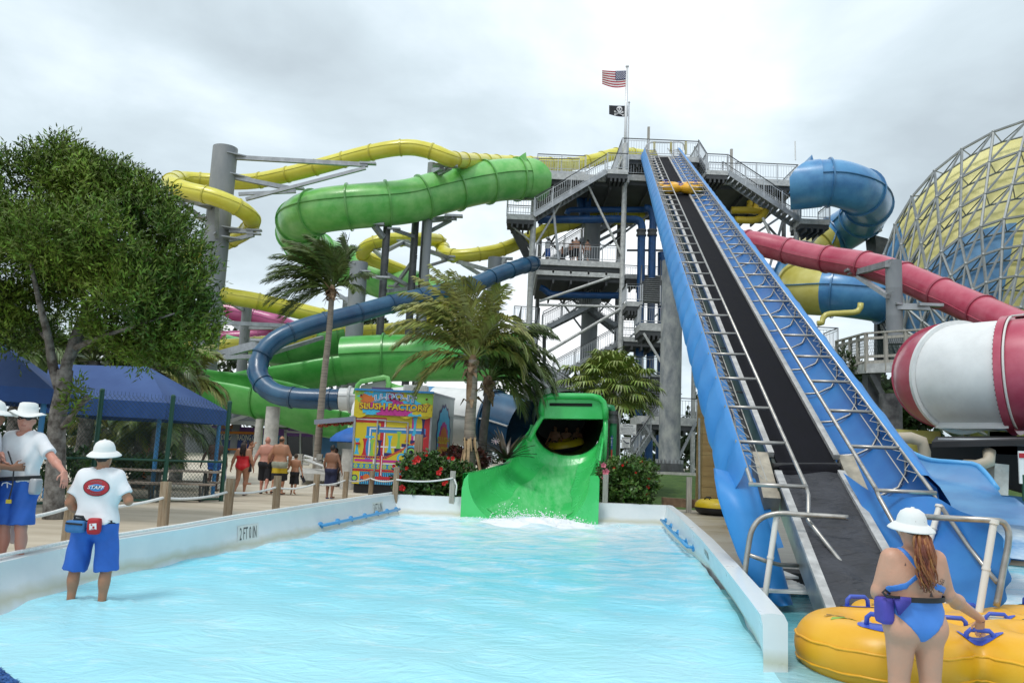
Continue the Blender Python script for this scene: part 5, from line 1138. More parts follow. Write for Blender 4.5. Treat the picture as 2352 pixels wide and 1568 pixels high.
# ================================================================ PLANTS
M_leaf = mat('oak_leaf', (0.036, 0.085, 0.009), 0.55, 0, 0, 0.8, (0.145, 0.225, 0.022), island=0.55, spec=.3)
M_leafd = mat('dark_hedge_leaf', (0.018, 0.042, 0.010), 0.6, 0, 0, 0.5, (0.045, 0.085, 0.018), island=0.5)
M_hib = mat('hibiscus_leaf', (0.022, 0.065, 0.012), 0.4, 0, 0, 2.0, (0.06, 0.125, 0.02), island=0.5)
M_hib2 = mat('clipped_bush_leaf', (0.035, 0.10, 0.014), 0.4, 0, 0, 2.0, (0.10, 0.18, 0.03), island=0.5)
M_palm = mat('palm_frond', (0.038, 0.075, 0.014), 0.42, 0, 0, 1.0, (0.11, 0.15, 0.03), island=0.35)
M_palmy = mat('yellowing_frond', (0.13, 0.17, 0.028), 0.42, 0, 0, 0.9, (0.32, 0.31, 0.09), island=0.35)
M_fan = mat('fan_palm_leaf', (0.11, 0.19, 0.025), 0.42, 0, 0, 1.2, (0.28, 0.33, 0.075), island=0.35)
M_bark = mat('mottled_bark', (0.055, 0.047, 0.042), 0.9, 0, 0, 6, (0.25, 0.24, 0.225), 0.9, 18)
M_ptrunk = mat('palm_trunk', (0.17, 0.145, 0.12), 0.9, 0, 0, 4, (0.30, 0.26, 0.21), 0.8, 10, stretch=(.4, .4, 4))
M_fibre = mat('palm_fibre', (0.16, 0.09, 0.045), 0.9, 0, 0, 6, (0.33, 0.24, 0.15), 0.6, 25)
def leaves(b, blobs, n, L0, Wd, rg, shell=0.55, per=6, twig=0.30, up=0.5, gaps=0):
    w = np.array([bl[1][0] * bl[1][1] + bl[1][1] * bl[1][2] for bl in blobs]); w = w / w.sum()
    ids = rg.choice(len(blobs), n, p=w)
    for i in ids:
        c, r = blobs[i]; d = rg.normal(size=3); d /= np.linalg.norm(d)
        q = rg.uniform(shell, 1.06) if rg.random() < 0.85 else rg.uniform(0.1, 1)
        q *= 1 + .20 * math.sin(d[0] * 5.3 + i * 1.7) * math.sin(d[1] * 4.1 + i) * 1.0 + .12 * math.sin(d[2] * 9 + d[0] * 6 + i * 2.3)
        p0 = np.array(c) + d * np.array(r) * q
        if gaps and math.sin(p0[0] * 3.1 + 1) * math.sin(p0[1] * 2.7) + math.sin(p0[2] * 3.7 + p0[0] * 1.3) + .5 * math.sin(p0[0] * 7 + p0[2] * 6) < gaps: continue
        t = d * 0.8 + rg.normal(size=3) * 0.55 + np.array([0, 0, up]); t /= np.linalg.norm(t)
        for k in range(per):
            s = p0 + t * twig * (k / per); o = rg.normal(size=3); o -= t * o.dot(t); o /= np.linalg.norm(o) + 1e-9
            e = (t * 0.75 + o * 0.75); e /= np.linalg.norm(e); sd = np.cross(e, o + rg.normal(size=3) * .3); sd /= np.linalg.norm(sd) + 1e-9
            l = L0 * rg.uniform(.7, 1.25); wd = Wd * rg.uniform(.8, 1.2)
            b.add([V(s), V(s + e * l * .45 + sd * wd), V(s + e * l), V(s + e * l * .45 - sd * wd)], [(0, 1, 2, 3)])
def branch(b, pts, r0, r1, n=8):
    q = cr(pts, 0.25); N = len(q); b.tube(q, [r0 + (r1 - r0) * i / (N - 1) for i in range(N)], n)
# ---- big leafy tree at left
TY = 15.2
tb = P(128, 1140, TY); tb.z = 0.24
tree = thing('leafy_tree', 'big leafy tree with mottled grey bark growing through the blue canopies at the left', 'tree', tb)
def tp(u, v, dy=0): return P(u, v, TY + dy)
def ftrunk(b):
    branch(b, [tb, tp(129, 1050), tp(132, 960), tp(146, 890), tp(150, 850)], 0.185, 0.14)
    branch(b, [tp(146, 890), tp(150, 850), tp(165, 800), tp(185, 740, .2), tp(230, 660, .4), tp(280, 580, .6)], 0.12, 0.03)
    branch(b, [tp(140, 900), tp(128, 865), tp(120, 835), tp(112, 780, -.3), tp(92, 700, -.6), tp(70, 600, -.8)], 0.105, 0.03)
    branch(b, [tp(160, 830), tp(190, 770, .6), tp(190, 680, 1), tp(175, 560, 1.1), tp(150, 440, 1)], 0.07, 0.02)
    branch(b, [tp(168, 800), tp(230, 775, -.4), tp(320, 745, -.8), tp(400, 720, -1)], 0.055, 0.015)
    branch(b, [tp(112, 780, -.3), tp(70, 740, .6), tp(10, 700, 1.0), tp(-60, 660, 1)], 0.06, 0.02)
    branch(b, [tp(185, 740, .2), tp(260, 700, 1.0), tp(340, 640, 1.3), tp(420, 600, 1.4)], 0.05, 0.014)
    branch(b, [tp(140, 985), tp(165, 955, -.3), tp(185, 925, -.4), tp(203, 912, -.5)], 0.06, 0.055)
part('trunk', M_bark, tree, ftrunk, True)
def bl(u, v, dy, ru, rv, rd): c = tp(u, v, dy); k = (TY + dy) / F0; return (tuple(c), (ru * k, rd, rv * k))
blobs = [bl(150, 420, .3, 90, 62, .9), bl(60, 470, -.2, 95, 75, 1.0), bl(225, 455, .2, 95, 65, 1.0), bl(325, 520, .3, 85, 85, 1.0), bl(385, 590, 0, 75, 80, 1.0), bl(270, 560, -.8, 110, 80, 1.0), bl(130, 560, -.9, 120, 80, 1.1), bl(20, 590, -.2, 90, 95, 1.1), bl(-60, 540, 0, 90, 120, 1.2), bl(-50, 690, .2, 85, 75, 1.0),
         bl(418, 660, .1, 66, 60, .9), bl(436, 740, .1, 50, 48, .7), bl(385, 760, -.3, 75, 58, .8), bl(310, 700, -.7, 90, 75, .9), bl(250, 650, .8, 130, 90, .9), bl(310, 780, -.2, 70, 42, .7), bl(80, 670, .7, 90, 60, .8), bl(170, 640, 1.1, 80, 60, .6), bl(370, 815, -.3, 48, 30, .5), bl(50, 770, .3, 70, 45, .7), bl(250, 748, -.2, 70, 42, .7), bl(335, 803, -.2, 60, 32, .5), bl(435, 800, -.1, 42, 38, .5), bl(150, 352, .3, 30, 22, .3), bl(130, 345, .3, 12, 26, .2), bl(300, 425, .2, 26, 28, .3), bl(262, 405, .2, 18, 26, .25), bl(15, 400, 0, 40, 30, .5), bl(205, 395, .2, 40, 26, .4), bl(360, 470, .2, 32, 30, .35), bl(395, 510, .1, 30, 30, .35), bl(462, 648, .1, 16, 22, .25), bl(440, 590, 0, 18, 24, .3), bl(468, 790, 0, 26, 22, .3), bl(90, 375, .1, 22, 24, .3), bl(238, 420, .2, 16, 24, .25), bl(335, 440, .1, 16, 24, .25), bl(478, 620, .1, 14, 20, .25)]
def fcrown(b): leaves(b, blobs, 17000, 0.115, 0.0155, np.random.default_rng(4), 0.48, 8, 0.36, .8, -1.05)
part('crown', M_leaf, tree, fcrown)
part('sprig', M_leaf, tree, lambda b: leaves(b, [bl(175, 905, -.5, 22, 40, .25), bl(170, 930, -.5, 14, 30, .2)], 60, 0.12, 0.017, np.random.default_rng(9), 0.2, 6, .2))
# ---- feather palms
def palm(name, label, base, mids, crown, r0, r1, fronds, m, wind=(0, 0, 0), boots=0, seed=1, cat='palm tree', lw=0.032, droop=0.9, L_leaf=0.62, tm=None, fs=1.0):
    rp = random.Random(seed); t = thing(name, label, cat, base)
    part('trunk', tm or M_ptrunk, t, lambda b: branch(b, [base] + mids + [crown], r0, r1, 12), True)
    def ff(b):
        for az, el, ln, dr in fronds:
            ln *= fs
            a = math.radians(az); e = math.radians(el); d = V((math.cos(a) * math.cos(e), math.sin(a) * math.cos(e), math.sin(e))); p = V(crown) + d * 0.1; n = 24; st = ln / n; pts = [p.copy()]; ds = [d.copy()]
            for i in range(n):
                d = (d + (V((0, 0, -1)) * 0.055 * dr * droop + V(wind) * 0.05) * (0.4 + 1.3 * i / n)).normalized(); p = p + d * st; pts.append(p.copy()); ds.append(d.copy())
            b.tube(pts, [0.035 * (1 - .85 * i / n) for i in range(n + 1)], 4)
            side0 = ds[3].cross(Z).normalized()
            for i in range(3, n + 1):
                for f in (0, .5):
                    if i + f > n: continue
                    j = min(n - 1, i); q = pts[j].lerp(pts[min(n, j + 1)], f); dd = ds[j]; sd = dd.cross(Z)
                    sd = sd.normalized() if sd.length > .15 else side0
                    un = sd.cross(dd).normalized(); s_ = (i + f) / n; ll = L_leaf * (0.35 + 1.1 * math.sin(PI * min(1, s_ * .92 + .06)) ** .8) * rp.uniform(.85, 1.1)
                    for g in (-1, 1):
                        e1 = (sd * g * .8 + dd * (.55 + .5 * s_) + un * rp.uniform(-.05, .25) + V((0, 0, -.12)) + V(wind) * .25).normalized(); e2 = (e1 + V((0, 0, -.75)) * droop * rp.uniform(.6, 1.1) + V(wind) * .35).normalized()
                        m1 = q + e1 * ll * .5; m2 = m1 + e2 * ll * .5; w = dd * lw * rp.uniform(.8, 1.2)
                        b.add([q - w * .6, q + w * .6, m1 + w, m1 - w, m2], [(0, 1, 2, 3), (3, 2, 4)])
    part('fronds', m, t, ff)
    if boots:
        def fb(b):
            for k in range(26):
                z = rp.uniform(0, boots); a = rp.uniform(0, 2 * PI); q = V(crown) - Z * z; rr = r1 * 1.05; d = V((math.cos(a), math.sin(a), 0)); s_ = d.cross(Z)
                tip = q + d * (rr + rp.uniform(.14, .34)) + Z * rp.uniform(-.25, .30); w = rp.uniform(.08, .15)
                b.add([q + d * rr * .8 - s_ * w, q + d * rr * .8 + s_ * w, tip + s_ * w * .25, tip - s_ * w * .25, q + d * (rr + .07) + s_ * w * .8 + Z * .1, q + d * (rr + .07) - s_ * w * .8 + Z * .1], [(0, 1, 4, 5), (5, 4, 2, 3)])
            b.tube(cr([V(crown) + Z * .15, V(crown) - Z * boots * .5, V(crown) - Z * boots], n=9), [r1 * .7, r1 * .95, r1 * 1.1, r1 * 1.1, r1 * 1.1, r1 * 1.15, r1 * 1.1, r1 * 1.05, r1 * .9], 12)
        part('boots', M_fibre, t, fb)
    return t
Y1 = 34.0
palm('coconut_palm', 'tall coconut palm with a thin leaning trunk, its windblown crown before the green tube', V((P(735, 960, Y1).x, Y1, ground_z(Y1))), [P(738, 930, Y1), P(746, 850, Y1), P(756, 760, Y1)], P(763, 662, Y1), 0.16, 0.115,
     [(175, 30, 3.3, 1.0), (190, 8, 3.3, 1.3), (165, 55, 3.2, .8), (200, 62, 3.0, .7), (150, 70, 2.6, .6), (110, 76, 2.6, .5), (60, 68, 2.5, .6), (20, 60, 2.4, .7), (350, 62, 2.6, .5), (182, 45, 3.3, 1.0), (215, 35, 3.1, 1.1), (145, 20, 3.1, 1.2), (230, 60, 2.8, .8), (300, 65, 2.4, .7), (178, -8, 2.9, 1.6), (185, -22, 2.7, 1.4), (10, 35, 1.9, .9), (340, 20, 1.6, 1.2), (205, 15, 3.0, 1.3), (170, 72, 3.0, .6), (240, 80, 2.8, .5), (90, 85, 2.6, .4), (186, 28, 3.4, 1.0), (172, 36, 3.3, 1.0), (195, 52, 3.3, .9), (160, 44, 3.2, .9), (210, 2, 3.0, 1.3), (152, 5, 3.0, 1.4), (188, 66, 3.4, .6), (178, 18, 3.3, 1.2)], M_palm, (-0.75, 0, 0.10), 0.55, 3, droop=0.9, L_leaf=.62, lw=.036, fs=.86)
Y2 = 27.2
palm('coconut_palm', 'young coconut palm propped by wooden stakes, with a shaggy ringed trunk', V((P(1081, 1075, Y2).x, Y2, 0.26)), [P(1079, 1020, Y2), P(1080, 960, Y2), P(1085, 900, Y2)], P(1086, 826, Y2), 0.22, 0.15,
     [(172, 42, 2.9, 1.0), (185, 22, 2.8, 1.2), (160, 62, 3.2, .75), (195, 66, 3.3, .8), (150, 78, 3.3, .6), (120, 82, 3.1, .6), (20, 60, 2.3, 1.3), (350, 48, 2.2, 1.5), (330, 62, 2.3, 1.3), (205, 48, 3.0, 1.0), (220, 66, 2.8, 1.0), (180, 60, 3.2, .8), (5, 35, 2.1, 1.6), (170, 8, 2.4, 1.5), (190, 80, 3.4, .5), (270, 82, 3.0, .8), (310, 80, 2.7, 1.0), (175, 72, 3.4, .55), (178, 50, 3.2, .9), (155, 50, 2.8, 1.0), (210, 58, 3.0, .9), (10, 72, 2.6, 1.2), (340, 74, 2.6, 1.3), (185, 5, 2.3, 1.6), (30, 50, 2.0, 1.6), (0, 55, 2.4, 1.5)], M_palmy, (-0.38, 0, 0.05), 1.45, 5, droop=1.2, L_leaf=.66, lw=.036)
Y3 = 29.0
palm('coconut_palm', 'dark coconut palm right of the staked one, its fronds hanging over the slide mouth', V((P(1108, 1055, Y3).x, Y3, 0.3)), [P(1110, 1000, Y3), P(1116, 950, Y3)], P(1124, 872, Y3), 0.16, 0.13,
     [(0, 38, 2.7, 1.4), (355, 58, 2.9, 1.3), (15, 52, 2.8, 1.3), (340, 30, 2.5, 1.5), (330, 50, 2.6, 1.4), (30, 66, 2.6, 1.2), (5, 70, 3.0, 1.1), (310, 62, 2.4, 1.4), (350, 12, 2.3, 1.5), (10, 20, 2.4, 1.5), (60, 75, 2.2, 1.1), (270, 70, 2.0, 1.5), (345, 72, 3.0, 1.1), (20, 5, 2.0, 1.6), (200, 60, 1.6, 1.4), (320, 10, 2.0, 1.6), (8, 45, 2.8, 1.4), (350, 40, 2.8, 1.4), (25, 40, 2.5, 1.5), (355, 68, 3.1, 1.1)], M_palm, (0.15, 0, -0.1), 0.75, 8, droop=1.25, L_leaf=.7, tm=mat('dark_palm_trunk', (0.08, 0.07, 0.065), .9, 0, 0, 4, (.17, .15, .13), .8, 10))
# stakes propping the young palm
st = thing('palm_brace', 'wooden stakes strapped round the young palm trunk', 'stakes', (P(1081, 1075, Y2).x, Y2, 0.26))
for du, dy, dv in ((-26, -.5, 0), (42, -.4, 4), (-8, -.8, 0), (-34, .4, 0)):
    part('stake', mat('pale_timber', (0.42, 0.29, 0.16), .8, 0, .25, 5), st, lambda b: b.beam(V((P(1081 + du, 1075, Y2 + dy).x, Y2 + dy, 0.25)), P(1079 + du * .22, 1008, Y2 - .05 + dy * .25), 0.09, .05))
part('strap', M_black, st, lambda b: [b.lathe([(.225, -.025), (.235, -.025), (.235, .025), (.225, .025)], P(1080, v, Y2), Z, 16) for v in (1010, 1030)])
for du in (-10, 4, 14): part('block', mat('pale_timber', (0.42, 0.29, 0.16), .8, 0, .25, 5), st, lambda b: b.beam(P(1077 + du, 1004, Y2 - .24), P(1079 + du, 1036, Y2 - .24), .12, .05))
# ---- fan palm right of the mouth
YFp = 33.0
fb_ = V((P(1413, 1040, YFp).x, YFp, ground_z(YFp))); fc = P(1404, 890, YFp)
fpalm = thing('fan_palm', 'bright green fan palm with drooping leaf tips behind the slide mouth', 'palm tree', fb_)
part('trunk', mat('dark_palm_trunk', (0.08, 0.07, 0.065), .9, 0, 0, 4, (.17, .15, .13), .8, 10), fpalm, lambda b: branch(b, [fb_, P(1413, 970, YFp), fc], 0.17, 0.14, 12), True)
def fan_leaf(b, c, d, ln, R0, rp, nb=22):
    tip = c + d * ln + Z * (-.06 * ln); b.tube([c, c.lerp(tip, .5) + Z * .08 * ln, tip], .02, 4)
    side = d.cross(Z); side = side.normalized() if side.length > .1 else V((1, 0, 0)); up = side.cross(d)
    fwd = (d + V((0, 0, -.35))).normalized()
    for k in range(nb):
        a = math.radians(-125 + 250 * k / (nb - 1)); e = (fwd * math.cos(a) + side * math.sin(a) + up * .12).normalized(); r = R0 * rp.uniform(.85, 1.1); w = e.cross(up).normalized() * R0 * .055
        m1 = tip + e * r * .55; m2 = m1 + (e * .6 + V((0, 0, -.75)) * rp.uniform(.5, 1.2)).normalized() * r * .5
        b.add([tip - w * .15, tip + w * .15, m1 + w, m1 - w, m2], [(0, 1, 2, 3), (3, 2, 4)])
def ffan(b):
    rp = random.Random(12)
    for k in range(84):
        az = math.radians(k * 137.5); el = math.radians(82 - 112 * (k / 84) ** 0.9); d = V((math.cos(az) * math.cos(el), math.sin(az) * math.cos(el), math.sin(el)))
        fan_leaf(b, fc, d, rp.uniform(.85, 1.3) * (1.0 + .35 * (el < .6)), rp.uniform(.65, .88), rp)
part('fronds', M_fan, fpalm, ffan)
# ---- flowering bushes
def bush(label, bls, n, m, L0, Wd, fl, seed, base, name='hibiscus_bush', fm=None):
    t = thing(name, label, 'bush', base)
    part('foliage', m, t, lambda b: leaves(b, bls, n, L0, Wd, np.random.default_rng(seed), 0.70, 5, .16, .3))
    rp = random.Random(seed)
    for u, v, Y, s in fl:
        c = P(u, v, Y)
        def f(b):
            for k in range(5):
                a = 2 * PI * k / 5 + rp.uniform(0, .4); d = V((math.cos(a), -.5, math.sin(a))).normalized(); sd = d.cross(V((0, -1, 0))).normalized()
                b.add([c, c + d * s * .6 + sd * s * .45, c + d * s * 1.0 + V((0, -.02, 0)), c + d * s * .6 - sd * s * .45], [(0, 1, 2, 3)])
            b.tube([c, c + V((0.01, -.09, -.01))], .008, 4)
        part('flower', fm or mat('hibiscus_red', (0.55, 0.015, 0.012), .5), t, f)
    return t
def eb(u, v, Y, ru, rv, rd): c = P(u, v, Y); k = Y / F0; return (tuple(c), (ru * k, rd, rv * k))
YB = 25.0
bush('loose dark hibiscus bush with big red flowers in front of the food kiosk', [eb(945, 1098, YB, 34, 40, .55), eb(985, 1088, YB + .3, 42, 40, .6), eb(1030, 1098, YB + .4, 40, 36, .6), eb(960, 1120, YB, 45, 30, .6), eb(1020, 1125, YB + .2, 52, 26, .6), eb(1062, 1105, YB + .5, 24, 34, .5), eb(1000, 1062, YB + .4, 18, 16, .3), eb(950, 1062, YB + .3, 22, 16, .3)], 1900, M_hib, .125, .038,
     [(960, 1054, 24.6, .13), (952, 1060, 24.5, .10), (1008, 1085, 24.4, .10), (1013, 1076, 24.5, .07), (915, 1096, 24.35, .13), (924, 1120, 24.3, .12), (935, 1075, 24.5, .08), (1040, 1052, 24.7, .08), (1030, 1051, 24.8, .06), (1020, 1110, 24.3, .08), (1026, 1106, 24.3, .06), (905, 1070, 24.5, .07), (980, 1045, 24.7, .05)], 21, (P(985, 1130, YB).x, YB, .26))
YB2 = 25.6
bush('clipped rounded bush dotted with small red flowers, right of the slide mouth', [eb(1445, 1078, YB2, 50, 24, .8), eb(1420, 1100, YB2, 36, 40, .8), eb(1470, 1105, YB2, 30, 44, .8), eb(1445, 1122, YB2, 54, 36, .9), eb(1400, 1120, YB2, 22, 34, .6)], 2300, M_hib2, .11, .034,
     [(1437, 1062, 25.0, .06), (1490, 1098, 25.0, .08), (1488, 1118, 25.0, .07), (1430, 1068, 24.9, .05), (1472, 1060, 25.0, .06), (1485, 1132, 25.0, .09), (1410, 1075, 24.8, .05), (1460, 1085, 24.7, .04)], 23, (P(1445, 1140, YB2).x, YB2, .26))
t = bush('few pink blooms on stems beside the right rim of the slide mouth', [eb(1386, 1085, 24.9, 8, 16, .15)], 60, M_hib, .10, .03, [(1386, 1068, 24.7, .10), (1391, 1083, 24.7, .13), (1385, 1096, 24.7, .07)], 25, (P(1386, 1130, 24.9).x, 24.9, .26), 'flower_plant', mat('hibiscus_pink', (0.60, 0.16, 0.22), .5))
# bromeliad
bm = thing('bromeliad', 'large dark bronze bromeliad beside the left rim of the slide mouth', 'plant', (P(1160, 1060, 27.0).x, 27.0, 0.3))
def fbrom(b):
    rp = random.Random(2); c = P(1162, 1055, 27.0)
    for k in range(34):
        a = rp.uniform(0, 2 * PI); el = rp.uniform(.25, 1.25); ln = rp.uniform(.7, 1.25); d = V((math.cos(a) * math.cos(el), math.sin(a) * math.cos(el), math.sin(el))); s = d.cross(Z).normalized(); rows = []; p = c.copy()
        for i in range(7):
            w = .075 * (1 - (i / 6) ** 2) + .004; rows.append([p - s * w, p + V((0, 0, -.02)), p + s * w]); d = (d + V((0, 0, -.10))).normalized(); p = p + d * ln / 6
        b.grid(rows)
part('leaves', mat('bronze_leaf', (0.025, 0.022, 0.014), .35, 0, 0, 3, (0.075, 0.05, 0.03), island=.4), bm, fbrom, True)
part('flower', mat('spider_flower', (.55, .42, .45), .6), bm, lambda b: [b.tube([P(1138, 1012, 26.4), P(1138 + 10 * math.cos(a), 1012 + 8 * math.sin(a), 26.3)], .01, 3) for a in [k * .7 for k in range(9)]])
bush('low red leaved shrub behind the staked palm', [eb(1050, 1050, 28.5, 30, 18, .4), eb(1090, 1052, 28.8, 30, 14, .4)], 260, mat('red_leaf', (.14, .012, .015), .5, 0, 0, 2, (.05, .035, .015), island=.4), .14, .04, [], 31, (P(1060, 1070, 28.5).x, 28.5, .3), 'shrub')
# ---- background trees
def btree(label, u, v, Y, ru, rv, n, seed, m=None, name='broad_tree', L0=.42, Wd=.12):
    rp = random.Random(seed); c = P(u, v, Y); k = Y / F0; base = V((c.x, Y, ground_z(min(Y, 60)) - .05)); t = thing(name, label, 'tree', base)
    part('trunk', M_bark, t, lambda b: branch(b, [base, (base + c) / 2, c], .22, .08))
    bls = [(tuple(c + V((rp.uniform(-.7, .7) * ru * k, rp.uniform(-1, 1), rp.uniform(-.65, .6) * rv * k))), (ru * k * rp.uniform(.35, .6), 1.5, rv * k * rp.uniform(.35, .6))) for _ in range(9)]
    part('crown', m or M_leafd, t, lambda b: leaves(b, bls, n, L0, Wd, np.random.default_rng(seed), .55, 5, .5, .3))
for a in (('dark tree behind the lower tower stairs, nearest the left column', 1290, 895, 68, 60, 48, 420, 41), ('dark tree behind the fan palm', 1400, 905, 70, 70, 55, 420, 42), ('dark tree low behind the right tower flights', 1490, 930, 69, 60, 60, 420, 43), ('dark tree showing above the low green tube', 850, 760, 72, 50, 34, 320, 44),
          ('dark tree behind the magenta slides', 555, 800, 76, 60, 60, 350, 45), ('dark tree far left behind the canopies', 330, 850, 40, 110, 80, 700, 46), ('dark tree at the left edge behind the canopies', 60, 800, 38, 120, 90, 700, 47), ('dark tree between the blue canopies and the shop', 440, 920, 46, 80, 60, 420, 48), ('dark tree behind the conveyor foot', 1640, 1000, 60, 70, 90, 350, 49), ('dark tree beside the grey boardwalk', 1950, 900, 44, 60, 55, 350, 50), ('dark tree under the right end of the tower', 1780, 880, 62, 90, 60, 350, 51), ('dark tree under the boardwalk beside the drum', 2095, 925, 36, 46, 60, 420, 54), ('dark tree behind the kiosk and the palms', 1180, 930, 62, 70, 50, 380, 52), ('dark tree behind the low green trough', 700, 860, 66, 90, 40, 350, 53)):
    btree(*a)
# hedge masses far off close the view
b = MB(); rgh = np.random.default_rng(77); leaves(b, [((x, 84 + 3 * math.sin(x), 2.6 + 1.0 * math.sin(x * .7)), (4.5, 2.5, 2.6 + .8 * math.sin(x * 1.3))) for x in range(-64, 72, 5)], 3000, .8, .28, rgh, .5, 4, .8, .3)
tag(b.build('far_trees', M_leafd, None, kind='stuff'), 'band of dark trees closing the view behind the slides', 'trees')
for i, (u, v, Y, lab) in enumerate(((60, 790, 24, 'drooping palm behind the nearer blue canopy'), (215, 830, 26, 'spiky palm behind the wide blue canopy, nearest the tree trunk'), (345, 845, 27, 'spiky palm at the right end of the wide blue canopy'), (425, 880, 30, 'yellowish palm drooping beside the green trough'), (250, 985, 27, 'palm with low fronds seen under the wide blue canopy'), (365, 985, 26.5, 'palm with low fronds under the right corner of the wide canopy'))):
    c = P(u, v, Y); base = V((c.x, Y, .26)); rp = random.Random(60 + i)
    palm('cabbage_palm', lab, base, [(base + c) / 2], c, .24, .2, [(k * 47 + 10, rp.uniform(-25, 75), rp.uniform(1.5, 2.1), 1.2) for k in range(20)], M_palmy if i in (3, 4) else M_palm, (0, 0, 0), 0, 60 + i, droop=1.1, L_leaf=.55, tm=M_bark, lw=.03)
def eb2(u, v, Y, ru, rv, rd): return eb(u, v, Y, ru, rv, rd)
bush('straggly weeds at the end of the grey boardwalk', [eb(1940, 850, 33, 18, 40, .4), eb(1970, 860, 32.5, 14, 26, .4)], 160, M_leafd, .2, .04, [], 33, (P(1945, 900, 33).x, 33, .6), 'weed')
bush('shrubs with pale blossom in the bed behind the chain link fence', [eb(220, 1060, 22, 60, 20, .5), eb(300, 1070, 22, 60, 16, .5), eb(150, 1080, 19, 40, 40, .5), eb(350, 1062, 24, 40, 14, .5)], 500, M_hib, .15, .04, [], 34, (P(250, 1090, 22).x, 22, .26), 'shrub')
# ================================================================ CANOPIES, FENCE, TABLES
M_canl = mat('blue_canopy_cloth', (0.022, 0.060, 0.19), .75, 0, 0, .5, (.05, .105, .27)); M_canv = mat('blue_valance_cloth', (0.018, 0.075, 0.27), .7, 0, .12, 1)
M_cpole = mat('blue_pole', (0.03, 0.19, 0.42), .45)
def canopy(label, cor, rid, val, legs):     # corners FL FR BR BL, ridge two points
    t = thing('canopy', label, 'canopy', (cor[0].x, cor[0].y, .26))
    def froof(b):
        a, c = rid
        for q in ((cor[0], cor[1], c, a), (cor[2], cor[3], a, c)): 
            rows = [[q[0].lerp(q[3], i / 8).lerp(q[1].lerp(q[2], i / 8), j / 12) - Z * .10 * math.sin(PI * i / 8) * math.sin(PI * j / 12) for j in range(13)] for i in range(9)]; b.grid(rows)
        for q in ((cor[1], cor[2], c), (cor[3], cor[0], a)): b.grid([[q[0].lerp(q[2], i / 8).lerp(q[1].lerp(q[2], i / 8), j / 8) - Z * .06 * math.sin(PI * i / 8) * math.sin(PI * j / 8) for j in range(9)] for i in range(9)])
    part('roof', M_canl, t, froof, 50)
    part('valance', M_canv, t, lambda b: [b.grid([[p.lerp(q, i / 20) + V((0, 0, -val * j)) + (0.02 * math.sin(i * 2.1) * j) * V((.4, 1, 0)) for j in (0, .5, 1)] for i in range(21)]) for p, q in ((cor[0], cor[1]), (cor[1], cor[2]), (cor[2], cor[3]), (cor[3], cor[0]))])
    for q in legs: part('pole', M_cpole, t, lambda b: b.rod((q.x, q.y, .26), (q.x, q.y, q.z + .1), .055, 10), 40)
    return t
zc = P(384, 925, 21.2).z; fr = P(384, 925, 21.2); br_ = P(524, 944, 24.5); fl_ = P(100, 915, 20.2); bl_ = V((fl_.x - 0.8, 24.4, zc))
for q in (fr, br_, fl_): q.z = zc
canopy('wide blue hip roofed canopy behind the chain link fence', [fl_, fr, br_, bl_], [P(112, 836, 22.3), P(340, 842, 22.8)], .42, [P(368, 945, 21.4), P(505, 958, 24.2), V((fl_.x + .2, fl_.y + .2, zc))])
zc1 = P(122, 893, 16.4).z; q = P(122, 893, 16.4); q0 = V((q.x - 4.5, 14.6, zc1)); q2 = V((q.x - .6, 18.6, zc1)); q3 = V((q0.x - .6, 18.2, zc1))
canopy('nearer blue canopy cut off by the left edge', [q0, q, q2, q3], [V((q0.x + 1.6, 16.8, zc1 + 1.0)), V((q.x - 1.55, 16.9, zc1 + 1.0))], .30, [P(101, 925, 16.6)])
# chain link fence
M_fpost = mat('dark_green_post', (0.008, 0.07, 0.045), .45); M_link = mat('dark_green_wire', (0.015, 0.045, 0.04), .5, .3)
fence = thing('chain_link_fence', 'dark green chain link fence with round posts in front of the canopies', 'fence', G(300, 1160, .26))
fposts = [(-190, 820, 14.6), (8, 868, 16.6), (235, 897, 19.4), (398, 911, 20.6), (528, 927, 22.2)]
ft = [P(*a) for a in fposts]; ztop = sum(p.z for p in ft[1:]) / 4
for p in ft: p.z = ztop
for p in ft: part('post', M_fpost, fence, lambda b: (b.rod((p.x, p.y, .25), p, .055, 12), b.lathe([(.062, 0), (.05, .05), (0, .07)], p, Z, 12)), 40)
def fmesh(b):
    for p, q in zip(ft, ft[1:]):
        p = p - Z * .06; q = q - Z * .06; L_ = (q - p).length; H = ztop - .35; d = (q - p).normalized(); st = .11; n = int((L_ + H) / st)
        for s in (1, -1):
            for i in range(n):
                x0 = i * st - (H if s > 0 else 0); a0, a1 = (x0, x0 + H) if s > 0 else (x0, x0 - H); z0, z1 = .3, .3 + H
                if min(a0, a1) > L_ or max(a0, a1) < 0: continue
                def clip(a, z, a2, z2):
                    if a < 0: k = -a / (a2 - a); return 0, z + (z2 - z) * k
                    if a > L_: k = (L_ - a) / (a2 - a); return L_, z + (z2 - z) * k
                    return a, z
                (b0, y0), (b1, y1) = clip(a0, z0, a1, z1), clip(a1, z1, a0, z0)
                A = V((p.x, p.y, 0)) + V((d.x, d.y, 0)) * b0; B = V((p.x, p.y, 0)) + V((d.x, d.y, 0)) * b1
                b.tube([V((A.x, A.y, y0)), V((B.x, B.y, y1))], .0045, 3, cap=False)
part('mesh', M_link, fence, fmesh)
for z in (1.28, .32): part('rail', M_fpost, fence, lambda b: [b.rod((p.x, p.y, z), (q.x, q.y, z), .028, 8) for p, q in zip(ft, ft[1:])])
def fbarbs(b):
    for p, q in zip(ft, ft[1:]):
        n = int((q - p).length / .085)
        for i in range(n): c = p.lerp(q, i / n) - Z * .06; b.tube([c, c + Z * .09], .004, 3, cap=False)
part('wire_ends', M_link, fence, fbarbs)
